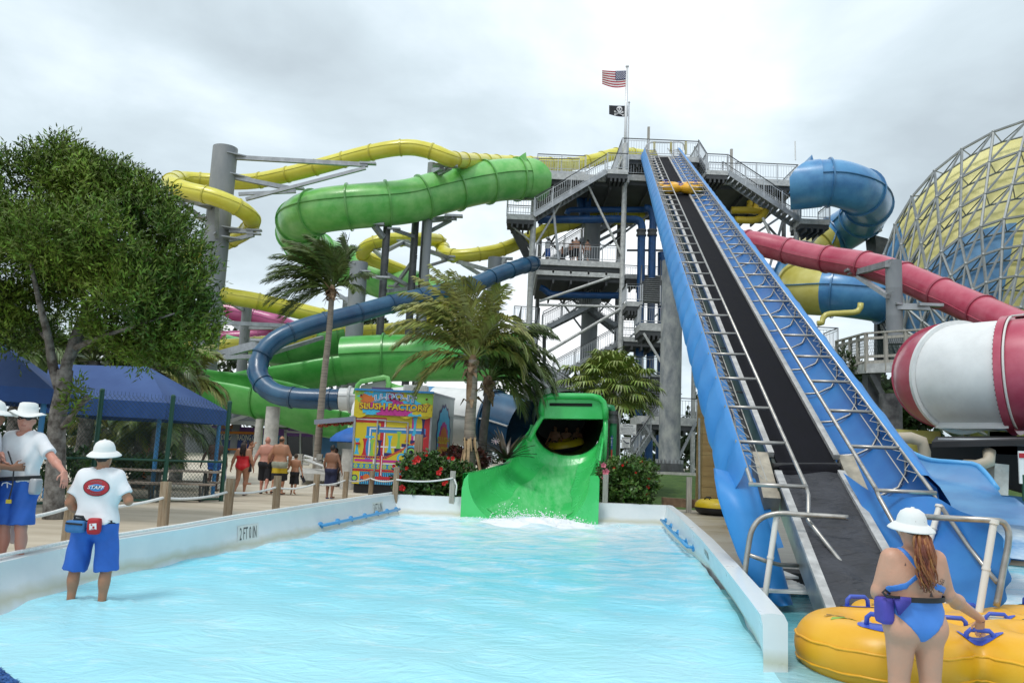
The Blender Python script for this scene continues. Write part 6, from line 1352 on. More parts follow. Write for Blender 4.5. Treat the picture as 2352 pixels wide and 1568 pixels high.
# picnic tables
M_tbl = mat('worn_table_plank', (0.24, 0.19, 0.15), .75, 0, 0, 4, (.36, .31, .26), .2, 20)
def picnic(label, c, rz):
    t = thing('picnic_table', label, 'picnic table', c, 'picnic tables under the canopy', rz)
    part('top', M_tbl, t, lambda b: [b.box((0, -.3 + .2 * k, .75), (1.9, .18, .045)) for k in range(4)], False, True)
    for y in (-.75, .75): part('bench', M_tbl, t, lambda b: b.box((0, y, .45), (1.9, .26, .045)), False, True)
    for x in (-.6, .6): part('frame', M_dsteel, t, lambda b: (b.tube([(x, -.8, .42), (x, -.62, .02), (x, .62, .02), (x, .8, .42)], .03, 8), b.tube([(x, -.3, .04), (x, -.15, .72)], .03, 8), b.tube([(x, .3, .04), (x, .15, .72)], .03, 8), b.beam((x, -.85, .42), (x, .85, .42), .05)), False, True)
    return t
picnic('picnic table with attached benches behind the right half of the fence', (P(410, 1120, 21.8).x, 21.9, .26), math.radians(12))
picnic('picnic table behind the middle of the fence, near the man in the water', (P(295, 1120, 20.9).x, 21.3, .26), math.radians(8))
# ================================================================ ROPE FENCE
PY = [(155, 1112, 1258), (373, 1105, 1221), (520, 1098, 1196), (633, 1092, 1178), (723, 1088, 1162), (791, 1082, 1150), (850, 1080, 1142)]
labs = ['dark brown rope post hidden behind the man in the water', 'weathered rope post nearest the man in the water, on the left wall', 'rope post in front of the woman in red', 'rope post in front of the man in yellow and black shorts', 'rope post just left of the boy in long navy shorts', 'rope post just right of the boy in long navy shorts', 'rope post at the left front corner of the food kiosk']
tops = []
HP = 0.83
for (u, v0, v1), lb in zip(PY, labs):
    g = G(u, v1, 0.27); tpz = P(u, v0, g.y).z
    b = MB(); w = .135; rl_ = random.Random(u); b.beam((g.x, g.y, -.1), (g.x + rl_.uniform(-.02, .02), g.y, tpz), w, w)
    post = b.build('rope_post', M_wood); tag(post, lb, 'post', 'rope posts along the pool'); tops.append((g, tpz))
def ropeline(label, pts, r=.024, parent=None, sag=.07):
    b = MB(); path = []
    for a, c in zip(pts, pts[1:]):
        s_ = sag * (a - c).length / 3
        for i in range(12): k = i / 12; p = a.lerp(c, k); path.append(p - Z * s_ * 4 * k * (1 - k))
    path.append(pts[-1]); b.tube(path, r, 7); return tag(b.build('rope', M_rope, None, True), label, 'rope')
RV = [(0, 1193), (155, 1166), (373, 1143), (520, 1130), (632, 1119), (722, 1111), (792, 1103), (851, 1098)]
rpts = [P(0, 1193, 9.6)] + [P(u, v, g.y - .08) for (u, v), (g, _) in zip(RV[1:], tops)]
ropeline('white rope strung through the row of posts along the left side of the pool', [P(-150, 1212, 8.6)] + rpts)
ropeline('white rope lying low along the crest of the left pool wall', [p + V((-.05, 0, .05)) for p in left_top[1:]], .022, None, .0)
bk = [(1041, 1081, 1140, 24.3, 'weathered rope post in the hibiscus bush by the slide mouth', M_gwood), (912, 1072, 1136, 24.2, 'rope post at the corner of the pool beside red flowers', M_wood), (963, 997, 1080, 26.3, 'tall wooden post rising behind the hibiscus bush', M_wood), (1391, 1089, 1152, 24.6, 'weathered post right of the slide mouth, before the clipped bush', M_gwood), (1583, 1095, 1172, 26.5, 'pale post on the terrace beside the lawn', M_gwood), (1030, 1055, 1078, 28, 'stubby pale post behind the food kiosk corner', M_gwood)]
bt = {}
for u, v0, v1, Y, lb, m in bk:
    a = P(u, v0, Y); b = MB(); w = .15 if u != 963 else .24; b.beam((a.x, Y, .1), a, w, w); tag(b.build('rope_post', m), lb, 'post', 'rope posts along the pool'); bt[u] = a
ropeline('white rope from the pool corner post through the hibiscus bush', [rpts[-1], P(912, 1101, 24.1), P(980, 1105, 24.15), P(1041, 1097, 24.2)], .024)
ropeline('short loose rope end hanging from the post by the slide mouth', [P(1044, 1100, 24.15), P(1049, 1115, 24.1), P(1047, 1136, 24.1)], .024, None, 0)
# cap knotted on the rope
cp = P(45, 1188, 9.45); cap_ = thing('white_hat', 'white cap knotted over the rope beside the lifeguards', 'cap', cp)
def fcap(b):
    s = SDF((-.2, -.15, -.35), (.25, .15, .2), .014)
    s.ell((0, -.02, .02), (.10, .075, .085), .03); s.cap((-.02, -.03, -.02), (-.01, -.05, -.22), .055, .065, .04, .5); s.cap((.02, -.03, .06), (.13, -.04, .10), .03, .02, .03); s.cap((-.02, -.02, .05), (.06, -.08, .02), .03, .03, .03)
    pos, fs = s.mesh(); return pos, fs
pos, fs = fcap(None); np_obj('cap', pos, fs, mat('white_cotton', (.74, .75, .76), .9), cap_)
part('band', mat('pink_band', (.55, .36, .36), .8), cap_, lambda b: b.lathe([(.062, -.006), (.064, .006)], (-.012, -.042, -.075), Z, 14), True, True)
# ================================================================ SHOP
SY = 50.0
shop = thing('gift_shop', 'long blue and purple clapboard shop with white trim under the green trough', 'shop', (P(640, 1060, SY).x, SY, ground_z(SY)))
M_clap = mat('blue_clapboard', (.12, .29, .54), .7, 0, .12, 2); M_purp = mat('purple_board', (.22, .10, .34), .7, 0, .1, 2); M_trim = mat('white_trim', (.62, .62, .62), .6)
gz = ground_z(SY)
def fw(b):
    x0, x1 = P(455, 1000, SY).x, P(905, 1000, SY).x; zt = P(640, 985, SY).z
    n = 16
    for k in range(n): z0 = gz + (zt - gz) * k / n; b.add([V((x0, SY - .03, z0)), V((x1, SY - .03, z0)), V((x1, SY, z0 + (zt - gz) / n)), V((x0, SY, z0 + (zt - gz) / n))], [(0, 1, 2, 3)])
    b.prism([V((x0, SY, gz)), V((x1, SY, gz)), V((x1, SY, zt)), V((x0, SY, zt))], (0, 5, 0))
part('wall', M_clap, shop, fw)
part('band', M_purp, shop, lambda b: b.beam(P(455, 984, SY - .1), P(905, 1003, SY - .1), .08, .42))
part('fascia', M_trim, shop, lambda b: b.beam(P(455, 965, SY - .7), P(905, 990, SY - .7), .15, .24))
part('roof', mat('grey_shingle', (.10, .11, .12), .9, 0, .3, 8), shop, lambda b: (b.prism([P(455, 961, SY - .75), P(905, 986, SY - .75), P(905, 940, SY + 4), P(455, 920, SY + 4)], (0, 0, -.1)),))
part('gable_trim', M_trim, shop, lambda b: (b.beam(P(531, 966, SY - .9), P(588, 946, SY - .9), .1, .2), b.beam(P(588, 946, SY - .9), P(640, 969, SY - .9), .1, .2)))
def door(b):
    for u in (656, 722): b.beam(P(u, 1049, SY - .15), P(u, 990, SY - .15), .16, .14)
    b.beam(P(653, 990, SY - .15), P(725, 993, SY - .15), .16, .16); b.beam(P(690, 1049, SY - .15), P(690, 992, SY - .15), .09, .1)
dd = part('door', M_trim, shop, door)
part('pane', mat('dark_shop_glass', (.008, .009, .011), .15), dd, lambda b: b.prism([P(657, 1049, SY - .08), P(721, 1050, SY - .08), P(721, 992, SY - .08), P(657, 991, SY - .08)], (0, .05, 0)))
def signtext(parent, s, u0, u1, v, Y, m, bold=.01, hgt=None):
    vs, fs = text_mesh(s, 1.0, bold); w = max(x for x, _, _ in vs) - min(x for x, _, _ in vs); mx = (max(x for x, _, _ in vs) + min(x for x, _, _ in vs)) / 2; a, c = P(u0, v, Y), P(u1, v + (u1 - u0) * .03, Y); sc = (c.x - a.x) / w; sy = hgt / .72 if hgt else sc
    mid = (a + c) / 2; return part('lettering', m, parent, lambda b: b.add([V((mid.x + (x - mx) * sc, Y, mid.z + y * sy + (x - mx) * sc * (c.z - a.z) / (c.x - a.x))) for x, y, _ in vs], fs))
M_signb = mat('navy_sign_board', (.04, .07, .24), .6); M_org = mat('orange_board', (.60, .20, .03), .6); M_let = mat('cream_letter', (.66, .64, .52), .6)
sg = part('sign_board', M_signb, shop, lambda b: (b.prism([P(498, 993, SY - .2), P(595, 995, SY - .2), P(595, 1031, SY - .2), P(498, 1030, SY - .2)], (0, .1, 0)),))
part('sign_trim', M_org, sg, lambda b: (b.beam(P(496, 992, SY - .25), P(597, 994.5, SY - .25), .1, .15), b.beam(P(496, 1031, SY - .25), P(597, 1032, SY - .25), .1, .1)))
signtext(sg, 'TOBAGO TRADING CO', 502, 592, 1003, SY - .26, M_let, .012, .34)
sg = part('sign_board', M_purp, shop, lambda b: b.prism([P(662, 982, SY - .3), P(705, 984, SY - .3), P(705, 991, SY - .3), P(662, 989, SY - .3)], (0, .1, 0))); signtext(sg, 'SWIM WEAR', 666, 701, 985.5, SY - .34, mat('dull_letter', (.25, .22, .30), .7), .01, .14)
sg = part('sign_board', M_org, shop, lambda b: b.prism([P(508, 975, SY - .3), P(534, 976, SY - .3), P(534, 984, SY - .3), P(508, 983, SY - .3)], (0, .1, 0))); signtext(sg, 'SHIRTS', 511, 532, 978.5, SY - .34, mat('dull_letter', (.25, .22, .30), .7), .01, .14)
sg = part('sign_board', M_org, shop, lambda b: b.prism([P(736, 986, SY - .3), P(765, 987, SY - .3), P(765, 994, SY - .3), P(736, 993, SY - .3)], (0, .1, 0))); signtext(sg, 'SUNGLASSES', 738, 763, 989, SY - .34, mat('dull_letter', (.25, .22, .30), .7), .01, .12)
part('counter', mat('green_teal_board', (.03, .20, .12), .7, 0, .2, 3), shop, lambda b: b.prism([P(500, 1040, SY - .15), P(620, 1042, SY - .15), P(620, 1066, SY - .15), P(500, 1066, SY - .15)], (0, .12, 0)))
b = MB(); b.prism([P(300, 975, 46), P(470, 980, 46), P(470, 1075, 46), P(300, 1075, 46)], (0, 2.5, 0)); b.prism([P(376, 990, 45.9), P(428, 991, 45.9), P(428, 1062, 45.9), P(376, 1062, 45.9)], (0, .08, 0), 1)
tag(b.build('grey_building', [mat('grey_stucco', (.17, .19, .20), .85, 0, .2, 2), M_shade_door]), 'grey building with a dark doorway seen through the fence under the canopy', 'building')
# ramp rails before the shop
rr0 = thing('ramp_railing', 'white pipe railings of the ramp between the shop and the pool deck', 'railing', G(700, 1090, .3))
for pts in ([(640, 1046, 35), (660, 1050, 35), (700, 1050, 35)], [(636, 1053, 35), (735, 1057, 35), (800, 1064, 34)], [(700, 1046, 34.5), (740, 1058, 33.5), (705, 1059, 33.5)], [(703, 1056, 33), (760, 1076, 31.5)], [(640, 1063, 35), (710, 1066, 35)]):
    part('rail', mat('white_pipe_rail', (.62, .62, .61), .5), rr0, lambda b: b.tube([P(*q) for q in pts], .05, 6), True)
for u, Y in ((640, 35), (690, 35), (735, 33.6), (790, 34)): part('post', M_gwood, rr0, lambda b: b.beam(P(u, 1042, Y), V((P(u, 1042, Y).x, Y, ground_z(Y))), .22))
b = MB(); b.prism([P(690, 1074, 33), P(800, 1078, 33), P(800, 1090, 31.5), P(690, 1086, 31.5)], (0, 0, -.25)); tag(b.build('white_slab', M_pconc), 'low white slab on the deck behind the small boy', 'slab')
# ================================================================ FOOD KIOSK
KY = 29.5
kx0, kx1 = P(820, 900, KY).x, P(994, 905, KY).x; kz0 = .26 + .35; kz1 = P(900, 898, KY).z
kw, kh = kx1 - kx0, kz1 - kz0
kiosk = thing('food_kiosk', 'tall brightly painted slush kiosk trailer with splashes and pipes on its front', 'kiosk', ((kx0 + kx1) / 2, KY, .26))
side = V((0.62, 2.6, 0))
part('body', mat('kiosk_aluminium', (.40, .45, .45), .45, .3, .1, 2), kiosk, lambda b: b.prism([V((kx0, KY, kz0)), V((kx1, KY, kz0)), V((kx1, KY, kz1)), V((kx0, KY, kz1))], side))
part('frame', M_galv, kiosk, lambda b: [b.beam(V((x, KY - .02, kz0)), V((x, KY - .02, kz1)), .07, .05) for x in (kx0, kx1)] + [b.beam(V((kx1, KY, z)) + side * .02, V((kx1, KY, z)) + side, .05, .07) for z in (kz0, kz1)])
part('base', M_black, kiosk, lambda b: b.prism([V((kx0 + .1, KY + .1, .3)), V((kx1, KY + .1, .3)), V((kx1, KY + .1, kz0)), V((kx0 + .1, KY + .1, kz0))], side))
cyc = {n: mat('kiosk_' + n, c, .45) for n, c in dict(yellow=(.62, .50, .02), red=(.50, .02, .03), blue=(.03, .22, .52), cyan=(.05, .45, .72), navy=(.025, .02, .13), magenta=(.50, .03, .26), lime=(.25, .52, .08), orange=(.58, .16, .03), white=(.72, .72, .72)).items()}
cyn = list(cyc); cym = [cyc[k] for k in cyn]
def kp(x, y, d): return V((kx0 + x * kw, KY - .004 - d * .004, kz0 + y * kh))
class Art:
    def __init__(s): s.b = MB(); s.l = 1
    def poly(s, pts, c, l=None): s.l += 0.02; s.b.poly([kp(x, y, (l or 1) + s.l) for x, y in pts], cyn.index(c))
    def rect(s, x0, y0, x1, y1, c): s.poly([(x0, y0), (x1, y0), (x1, y1), (x0, y1)], c)
    def circ(s, x, y, r, c, n=20): s.poly([(x + r * math.cos(2 * PI * k / n), y + r * kw / kh * math.sin(2 * PI * k / n)) for k in range(n)], c)
    def line(s, pts, w, c):
        for (x0, y0), (x1, y1) in zip(pts, pts[1:]):
            d = V(((x1 - x0) * kw, (y1 - y0) * kh)).normalized(); n = V((-d.y, d.x)) * w / 2; e = d * w / 2 * .98
            s.poly([(x0 + (n.x - e.x) / kw, y0 + (n.y - e.y) / kh), (x0 - (n.x + e.x) / kw, y0 - (n.y + e.y) / kh), (x1 - (n.x - e.x) / kw, y1 - (n.y - e.y) / kh), (x1 + (n.x + e.x) / kw, y1 + (n.y + e.y) / kh)], c)
A = Art(); A.rect(0, 0, 1, 1, 'yellow')
A.line([(.02, .68), (.38, .68), (.38, .30)], .20, 'red'); A.line([(.03, .685), (.40, .685), (.40, .30)], .05, 'white')
A.line([(.95, .70), (.95, .30)], .22, 'red'); A.line([(.78, .72), (.78, .33)], .16, 'magenta'); A.line([(.79, .72), (.79, .33)], .04, 'white')
A.line([(.20, .26), (.20, .58), (.90, .58)], .20, 'blue'); A.line([(.21, .28), (.21, .59), (.88, .595)], .05, 'white'); A.rect(.29, .53, .33, .63, 'blue'); A.rect(.15, .49, .27, .51, 'cyan')
def flask(x, y, h, c): A.poly([(x - .035, y), (x + .035, y), (x + .02, y + h * .18), (x + .012, y + h * .5), (x + .018, y + h * .8), (x + .035, y + h), (x - .035, y + h), (x - .018, y + h * .8), (x - .012, y + h * .5), (x - .02, y + h * .18)], c)
A.line([(.32, .40), (.95, .40)], .05, 'white')
for x, y, h, c in ((.05, .31, .17, 'cyan'), (.15, .30, .18, 'red'), (.245, .30, .17, 'lime'), (.345, .30, .17, 'navy'), (.475, .34, .18, 'cyan'), (.59, .39, .18, 'lime'), (.70, .46, .17, 'orange'), (.79, .53, .20, 'cyan'), (.90, .53, .20, 'navy')): flask(x, y, h, c)
for x, y in ((.44, .325), (.57, .375), (.66, .43), (.77, .47), (.88, .53)): A.rect(x - .03, y - .025, x + .07, y + .012, 'navy')
A.line([(.0, .285), (.44, .285), (.95, .52)], .07, 'red'); A.line([(.0, .285), (.44, .285), (.95, .52)], .022, 'orange')
for k in range(14): A.circ(.03 + k * .031, .285, .009, 'navy', 8)
A.circ(.76, .35, .095, 'cyan'); A.circ(.76, .35, .072, 'navy'); A.circ(.76, .35, .055, 'lime'); A.circ(.76, .35, .03, 'navy'); A.circ(.64, .29, .06, 'cyan'); A.circ(.64, .29, .035, 'yellow')
A.rect(.03, .235, .7, .262, 'magenta'); A.line([(.28, .26), (.28, .22), (.7, .22)], .05, 'white')
A.rect(0, .165, .72, .215, 'blue')
for k in range(9): A.circ(.05 + k * .075, .19, .028, 'lime', 12); A.circ(.05 + k * .075, .19, .017, 'yellow', 10); A.circ(.05 + k * .075, .19, .010, 'blue', 8)
A.rect(0, .135, 1, .158, 'red')
for k in range(22): A.circ(.02 + k * .045, .146, .007, 'navy', 6)
A.rect(0, 0, .11, .13, 'yellow'); A.rect(.11, 0, 1, .13, 'cyan')
for k in range(34): A.rect(.12 + k * .026, 0, .133 + k * .026, .13, 'navy')
A.rect(.12, .05, .55, .085, 'red'); A.circ(.2, .07, .045, 'orange'); A.circ(.045, .06, .045, 'navy'); A.circ(.045, .06, .03, 'lime'); A.line([(.38, .30), (.38, .10)], .10, 'red'); A.line([(.385, .30), (.385, .10)], .03, 'white')
part('front_panel', cym, kiosk, lambda b: (setattr(b, 'v', A.b.v), setattr(b, 'f', A.b.f), setattr(b, 'm', A.b.m)))
dr = part('door', M_galv, kiosk, lambda b: (b.beam(kp(.30, .05, 8), kp(.30, .68, 8), .05, .03), b.beam(kp(.70, .18, 8), kp(.70, .67, 8), .05, .03), b.beam(kp(.30, .68, 8), kp(.70, .67, 8), .05, .03)))
part('handle', M_galv, dr, lambda b: b.beam(kp(.66, .27, 14), kp(.71, .27, 14), .04, .03))
# valance sign with drips
def wavy(n=36): return [(i / n, .735 - .018 * math.sin(i / n * 22) - .02 * math.sin(i / n * 9 + 1)) for i in range(n + 1)]
def kv(x, y, d): q = kp(x, y, d); q.y -= .10; return q
val = part('sign_panel', cym, kiosk, lambda b: b.prism([kv(x, y, 0) for x, y in [(-.015, .99)] + [(-.015 + 1.03 * x, y) for x, y in wavy()] + [(1.015, .99)]], (0, .03, 0), cyn.index('yellow')))
rk = random.Random(8)
def splash(b, x, y, r, c, l):
    n = 22; pts = []
    for k in range(n): a = 2 * PI * k / n; rr = r * (1 + .45 * math.sin(k * 2.3 + x * 30) * (k % 2)); pts.append((min(1.01, max(-.01, x + rr * math.cos(a) * 1.3)), min(.985, max(.735, y + rr * math.sin(a) * .55))))
    b.poly([kv(px, py, l) for px, py in pts], cyn.index(c))
def fart(b):
    for i, (x, y, r, c) in enumerate(((.05, .93, .11, 'lime'), (.12, .80, .10, 'yellow'), (.25, .93, .13, 'cyan'), (.16, .90, .09, 'orange'), (.45, .80, .2, 'magenta'), (.55, .90, .14, 'magenta'), (.66, .93, .10, 'yellow'), (.82, .94, .12, 'lime'), (.93, .93, .12, 'lime'), (.72, .84, .13, 'cyan'), (.35, .86, .10, 'cyan'), (.2, .765, .08, 'cyan'), (.78, .765, .09, 'cyan'), (.9, .80, .12, 'yellow'), (.6, .765, .09, 'magenta'))): splash(b, x, y, r, c, 1 + i * .3)
part('splashes', cym, val, fart)
def arttext(s, x0, x1, y, hgt, cols, arc=0.0, d0=8):
    for i, (bold, c) in enumerate(cols):
        vs, fs = text_mesh(s, 1.0, bold); v0, _ = text_mesh(s, 1.0, 0.0); mx = [min(x for x, _, _ in v0), max(x for x, _, _ in v0)]
        def tr(x, yy): k = (x - mx[0]) / (mx[1] - mx[0]); return kv(x0 + (x1 - x0) * k, y + yy * hgt / .72 / 1.0 + arc * (1 - (2 * k - 1) ** 2), d0 + i * 1.5)
        part('lettering', cyc[c], val, lambda b: b.add([tr(x, yy) for x, yy, _ in vs], fs))
arttext('SLUSH FACTORY', .06, .96, .825, .065, ((.085, 'navy'), (.06, 'red'), (.022, 'yellow')))
arttext('U-DO-IT', .25, .79, .908, .068, ((.085, 'navy'), (.055, 'white'), (.0, 'blue')), .03, 9)
for x, y in ((.07, .94), (.93, .925), (.45, .915), (.51, .917), (.57, .915)): part('lamp', mat('dark_red_lamp', (.12, .01, .01), .3), kiosk, lambda b: b.lathe([(0, .03), (.035, .02), (.04, 0)], kv(x, y, 14), V((0, -1, 0)), 12), True)
for x, y in ((.06, .425), (.92, .405)): part('marker_light', cyc['red'], kiosk, lambda b: b.box(kp(x, y, 10), (.16, .04, .07)))
part('roof_edge', cyc['blue'], kiosk, lambda b: b.beam(kv(-.02, 1.0, 0), kv(1.02, 1.0, 0), .16, .07))
part('air_conditioner', mat('ac_white', (.55, .55, .53), .6), kiosk, lambda b: (b.box((kx0 + kw * .74, KY + .9, kz1 + .17), (.85, .8, .26)), [b.box((kx0 + kw * .74 - .36 + i * .065, KY + .49, kz1 + .16), (.03, .02, .2)) for i in range(12)]))
part('roof_fan', mat('dull_purple', (.08, .06, .16), .6), kiosk, lambda b: b.box((kx0 + kw * .3, KY + .6, kz1 + .08), (.7, .6, .12)))
def kside(f, z, o=.012): return V((kx1, KY, kz0)) + side * f + V((side.y, -side.x, 0)).normalized() * o + Z * z * kh
def fsd(b):
    n = 30
    for r, c, l in ((.40, 'navy', .01), (.36, 'cyan', .014), (.27, 'magenta', .018), (.21, 'orange', .022)):
        b.poly([kside(.55 + r * .75 * math.cos(2 * PI * k / n) * (1 + .10 * (k % 2)), .55 + (0 if r > .3 else -.08) + r * .85 * math.sin(2 * PI * k / n) * (1 + .10 * (k % 2)), l) for k in range(n)], cyn.index(c))
dec = part('side_print', cym, kiosk, fsd)
for s, z in (('SLUSH', .50), ('FACTORY', .39)):
    vs, fs = text_mesh(s, 1.0, .03); w = max(abs(x) for x, _, _ in vs)
    part('lettering', cyc['yellow'], dec, lambda b: b.add([kside(.55 + x / w * .27, z + y * .10, .03) for x, y, _ in vs], fs))
# trash bin
bn = thing('trash_bin', 'black wheeled bin at the left foot of the food kiosk', 'bin', G(806, 1122, .27))
bc = G(806, 1126, .27); WL[bn.name] = bc; bn.location = bc
part('body', M_black, bn, lambda b: b.grid([[bc + V((math.cos(k * PI / 8 + PI / 8) * r, math.sin(k * PI / 8 + PI / 8) * r * .9, z)) for k in range(16)] for r, z in ((.2, .08), (.28, 1.0), (.31, 1.02), (.31, 1.08), (.0, 1.12))], closed=True), 40)
part('wheel', M_black, bn, lambda b: [b.lathe([(0, -.03), (.1, -.03), (.1, .03), (0, .03)], bc + V((s * .25, -.12, .1)), V((1, 0, 0)), 14) for s in (-1, 1)], 40)
b = MB(); c = P(805, 1060, 31); b.lathe([(.33, 0), (.33, 1.5), (0, 1.5)], (c.x, 31, .3), Z, 24); tag(b.build('block_pier', M_pconc, None, 40), 'round white block pier between the bin and the shop', 'pier')
# umbrella and lamp awning
um = thing('parasol', 'blue market parasol beside the food kiosk', 'parasol', (P(818, 1100, 31.5).x, 31.5, .3)); uc = P(822, 978, 31.5)
part('canopy', mat('parasol_blue', (.015, .12, .45), .6, 0, .15, 3), um, lambda b: b.grid([[uc + V((math.cos(2 * PI * k / 16) * r * (1 - .04 * (k % 2)), math.sin(2 * PI * k / 16) * r, z)) for k in range(16)] for r, z in ((.02, 0), (.4, -.10), (.8, -.30), (1.02, -.50), (1.03, -.62))], closed=True), True)
part('pole', mat('parasol_green', (.04, .30, .08), .5), um, lambda b: b.rod((uc.x, uc.y, .3), uc, .04, 8))
aw = thing('awning', 'grey awning hung with small orange lamps, left of the food kiosk', 'awning', P(722, 965, 33))
part('roof', M_galv2, aw, lambda b: b.prism([P(722, 966, 32), P(822, 958, 32), P(850, 955, 36), P(760, 960, 36)], (0, 0, -.12)))
part('fascia', mat('fascia_grey', (.25, .27, .33), .6), aw, lambda b: b.beam(P(722, 969, 31.98), P(822, 961, 31.98), .06, .18))
rk = random.Random(5)
for k in range(26): u = 733 + k * 3.6; part('lamp', mat('orange_lamp_glass', (.40, .07, .015), .3), aw, lambda b: b.lathe([(0, .07), (.05, .05), (.065, -.03), (0, -.07)], P(u, 976 - (u - 733) * .08 + rk.uniform(-2, 3), 32 + rk.uniform(.1, 1.5)), Z, 8), True)
# signs
def board(name, label, u0, v0, u1, v1, Y, rows, head=None, hd=None):
    t = thing(name, label, 'sign', P((u0 + u1) / 2, v1, Y)); a, c = P(u0, v0, Y), P(u1, v1 + 1, Y)
    part('panel', M_white, t, lambda b: b.prism([V((a.x, Y, a.z)), V((c.x, Y, a.z)), V((c.x, Y, c.z)), V((a.x, Y, c.z))], (0, .03, 0)))
    w = c.x - a.x; h = a.z - c.z; ink = mat('sign_ink', (.03, .04, .09), .7)
    for s, y, hh, f in rows:
        vs, fs = text_mesh(s, 1.0, .012); x0 = min(x for x, _, _ in vs); x1 = max(x for x, _, _ in vs); mx = (x0 + x1) / 2; sc = f * w / (x1 - x0)
        part('lettering', ink, t, lambda b: b.add([V((a.x + w / 2 + (x - mx) * sc, Y - .006, a.z - h * y + yy * hh * h / .72)) for x, yy, _ in vs], fs))
    return t, a, c
board('caution_sign', 'white rectangular CAUTION notice on the mesh behind the fan palm trunk', 1424, 973, 1461, 998, 30.4, [('CAUTION!', .16, .17, .62), ('Any food and items that can not', .36, .075, .92), ('withstand the water should be', .48, .075, .88), ('removed and kept outside.', .60, .075, .85), ('Please know your limitations.', .76, .075, .7), ('If you choose to ride do so at own risk.', .90, .075, .92)])
t, a, c = board('riding_sign', 'small white RIDING POSITION notice below the CAUTION notice', 1428, 1003, 1447, 1027, 30.4, [('RIDING POSITION', .09, .09, .88), ('Lay on back', .60, .06, .6), ('feet first', .70, .06, .6), ('cross arms', .80, .06, .55), ('and ankles', .90, .06, .7)])
part('figure', mat('sign_ink', (.03, .04, .09), .7), t, lambda b: (b.tube([V((a.x + .10, 30.39, a.z - .15)), V((a.x + .16, 30.39, a.z - .2)), V((a.x + .28, 30.39, a.z - .21))], .014, 5), b.lathe([(0, .005), (.022, 0)], (a.x + .08, 30.385, a.z - .13), V((0, -1, 0)), 10)))
hs = thing('height_sign', 'tall narrow height sign, blue YES above red NO, right of the slide mouth', 'sign', P(1404, 1066, 27)); 
def hsp(v): return P(1405.5 - (v - 1000) * .02, v, 27)
part('yes_panel', mat('sign_blue', (.02, .04, .22), .5), hs, lambda b: b.beam(hsp(1032), hsp(1000), .15, .03)); part('no_panel', mat('sign_red', (.4, .01, .02), .5), hs, lambda b: b.beam(hsp(1068), hsp(1032), .15, .03))
for s, v in (('Y', 1009), ('E', 1014.5), ('S', 1020), ('N', 1050), ('O', 1058)):
    vs, fs = text_mesh(s, .13, .004); q = hsp(v); part('lettering', M_white, hs, lambda b: b.add([V((q.x + x, 26.97, q.z + y)) for x, y, _ in vs], fs))
# ---- small site structures on the right
b = MB(); b.prism([P(1490, 1082, 42), P(1610, 1086, 42), P(1610, 1099, 42), P(1490, 1096, 42)], (0, .3, 0)); tag(b.build('kerb_wall', M_pconc), 'low concrete kerb between the lawn and the concrete column', 'kerb wall')
b = MB(); b.prism([P(1524, 1142, 26.6), P(1602, 1147, 26.6), P(1602, 1166, 26.6), P(1524, 1163, 26.6)], (0, .35, 0)); tag(b.build('timber_edge', mat('brown_timber', (.20, .13, .08), .85, 0, .3, 4)), 'low brown timber edge beside the lawn and terrace', 'edge')
pw0 = P(1608, 955, 30); b = MB()
for k in range(12): b.beam(V((pw0.x + .75, 30, .3 + k * .37)), V((pw0.x + .75, 30, .66 + k * .37)), 1.55 - .008 * k, 1.0)
b.beam((pw0.x + .75, 30.05, .2), (pw0.x + .75, 30.05, 4.4), 1.45, .9); tag(b.build('timber_pier', mat('golden_plank', (.30, .19, .07), .8, 0, 0, 2, (.40, .28, .12), .3, 20, stretch=(.4, .4, 4))), 'golden planked timber pier behind the left conveyor curtain', 'pier')
b = MB(); b.tube([P(1606, 960, 27), P(1606, 1170, 27)], .035, 8); tag(b.build('pole', M_galv), 'thin grey pole in front of the planked pier', 'pole')
# grate beside the channel
gr = thing('drain_grate', 'white slatted drain beside the wall and the blue curtain', 'grate', P(1690, 1290, 10.6)); g0 = P(1650, 1275, 11.4)
part('slats', M_white, gr, lambda b: [b.beam(V((g0.x + .3 - k * .01, g0.y - k * .13, .24)), V((g0.x + 1.0, g0.y - k * .13, .24)), .06, .03) for k in range(9)])
part('frame', M_white, gr, lambda b: b.box((g0.x + .65, g0.y + .35, .28), (.9, .6, .03)))
# boardwalk at the right
bw = thing('boardwalk', 'grey timber boardwalk with mesh railings behind the blue curtain', 'boardwalk', (P(2000, 850, 30).x, 30, .5))
q0, q1, q2 = P(1922, 838, 36), P(1990, 828, 31), P(2130, 822, 29.5)
part('deck', M_gwood, bw, lambda b: [b.prism([a, c, c + V((.3, 2.5, 0)), a + V((.3, 2.5, 0))], (0, 0, -.18)) for a, c in ((q0, q1), (q1, q2))])
part('fascia', M_galv2, bw, lambda b: [b.beam(a - Z * .30, c - Z * .30, .12, .35) for a, c in ((q0, q1), (q1, q2))])
for a, c in ((q0, q1), (q1, q2)):
    n = 4 if a is q0 else 3
    for i in range(0 if a is q0 else 1, n + 1): part('post', M_gwood, bw, lambda b: b.beam(a.lerp(c, i / n) - Z * .4, a.lerp(c, i / n) + Z * 1.02, .12))
    part('rail', M_gwood, bw, lambda b: (b.beam(a + Z * 1.05, c + Z * 1.05, .16, .06), b.beam(a + Z * .15, c + Z * .15, .05, .1), b.beam(a + Z * .85, c + Z * .85, .05, .1)))
    part('mesh', M_link, bw, lambda b: [b.tube([a.lerp(c, k / 30) + Z * .15, a.lerp(c, min(1, (k + 3) / 30)) + Z * .85], .008, 3, cap=False) for k in range(0, 28)] + [b.tube([a.lerp(c, k / 30) + Z * .85, a.lerp(c, min(1, (k + 3) / 30)) + Z * .15], .008, 3, cap=False) for k in range(0, 28)])
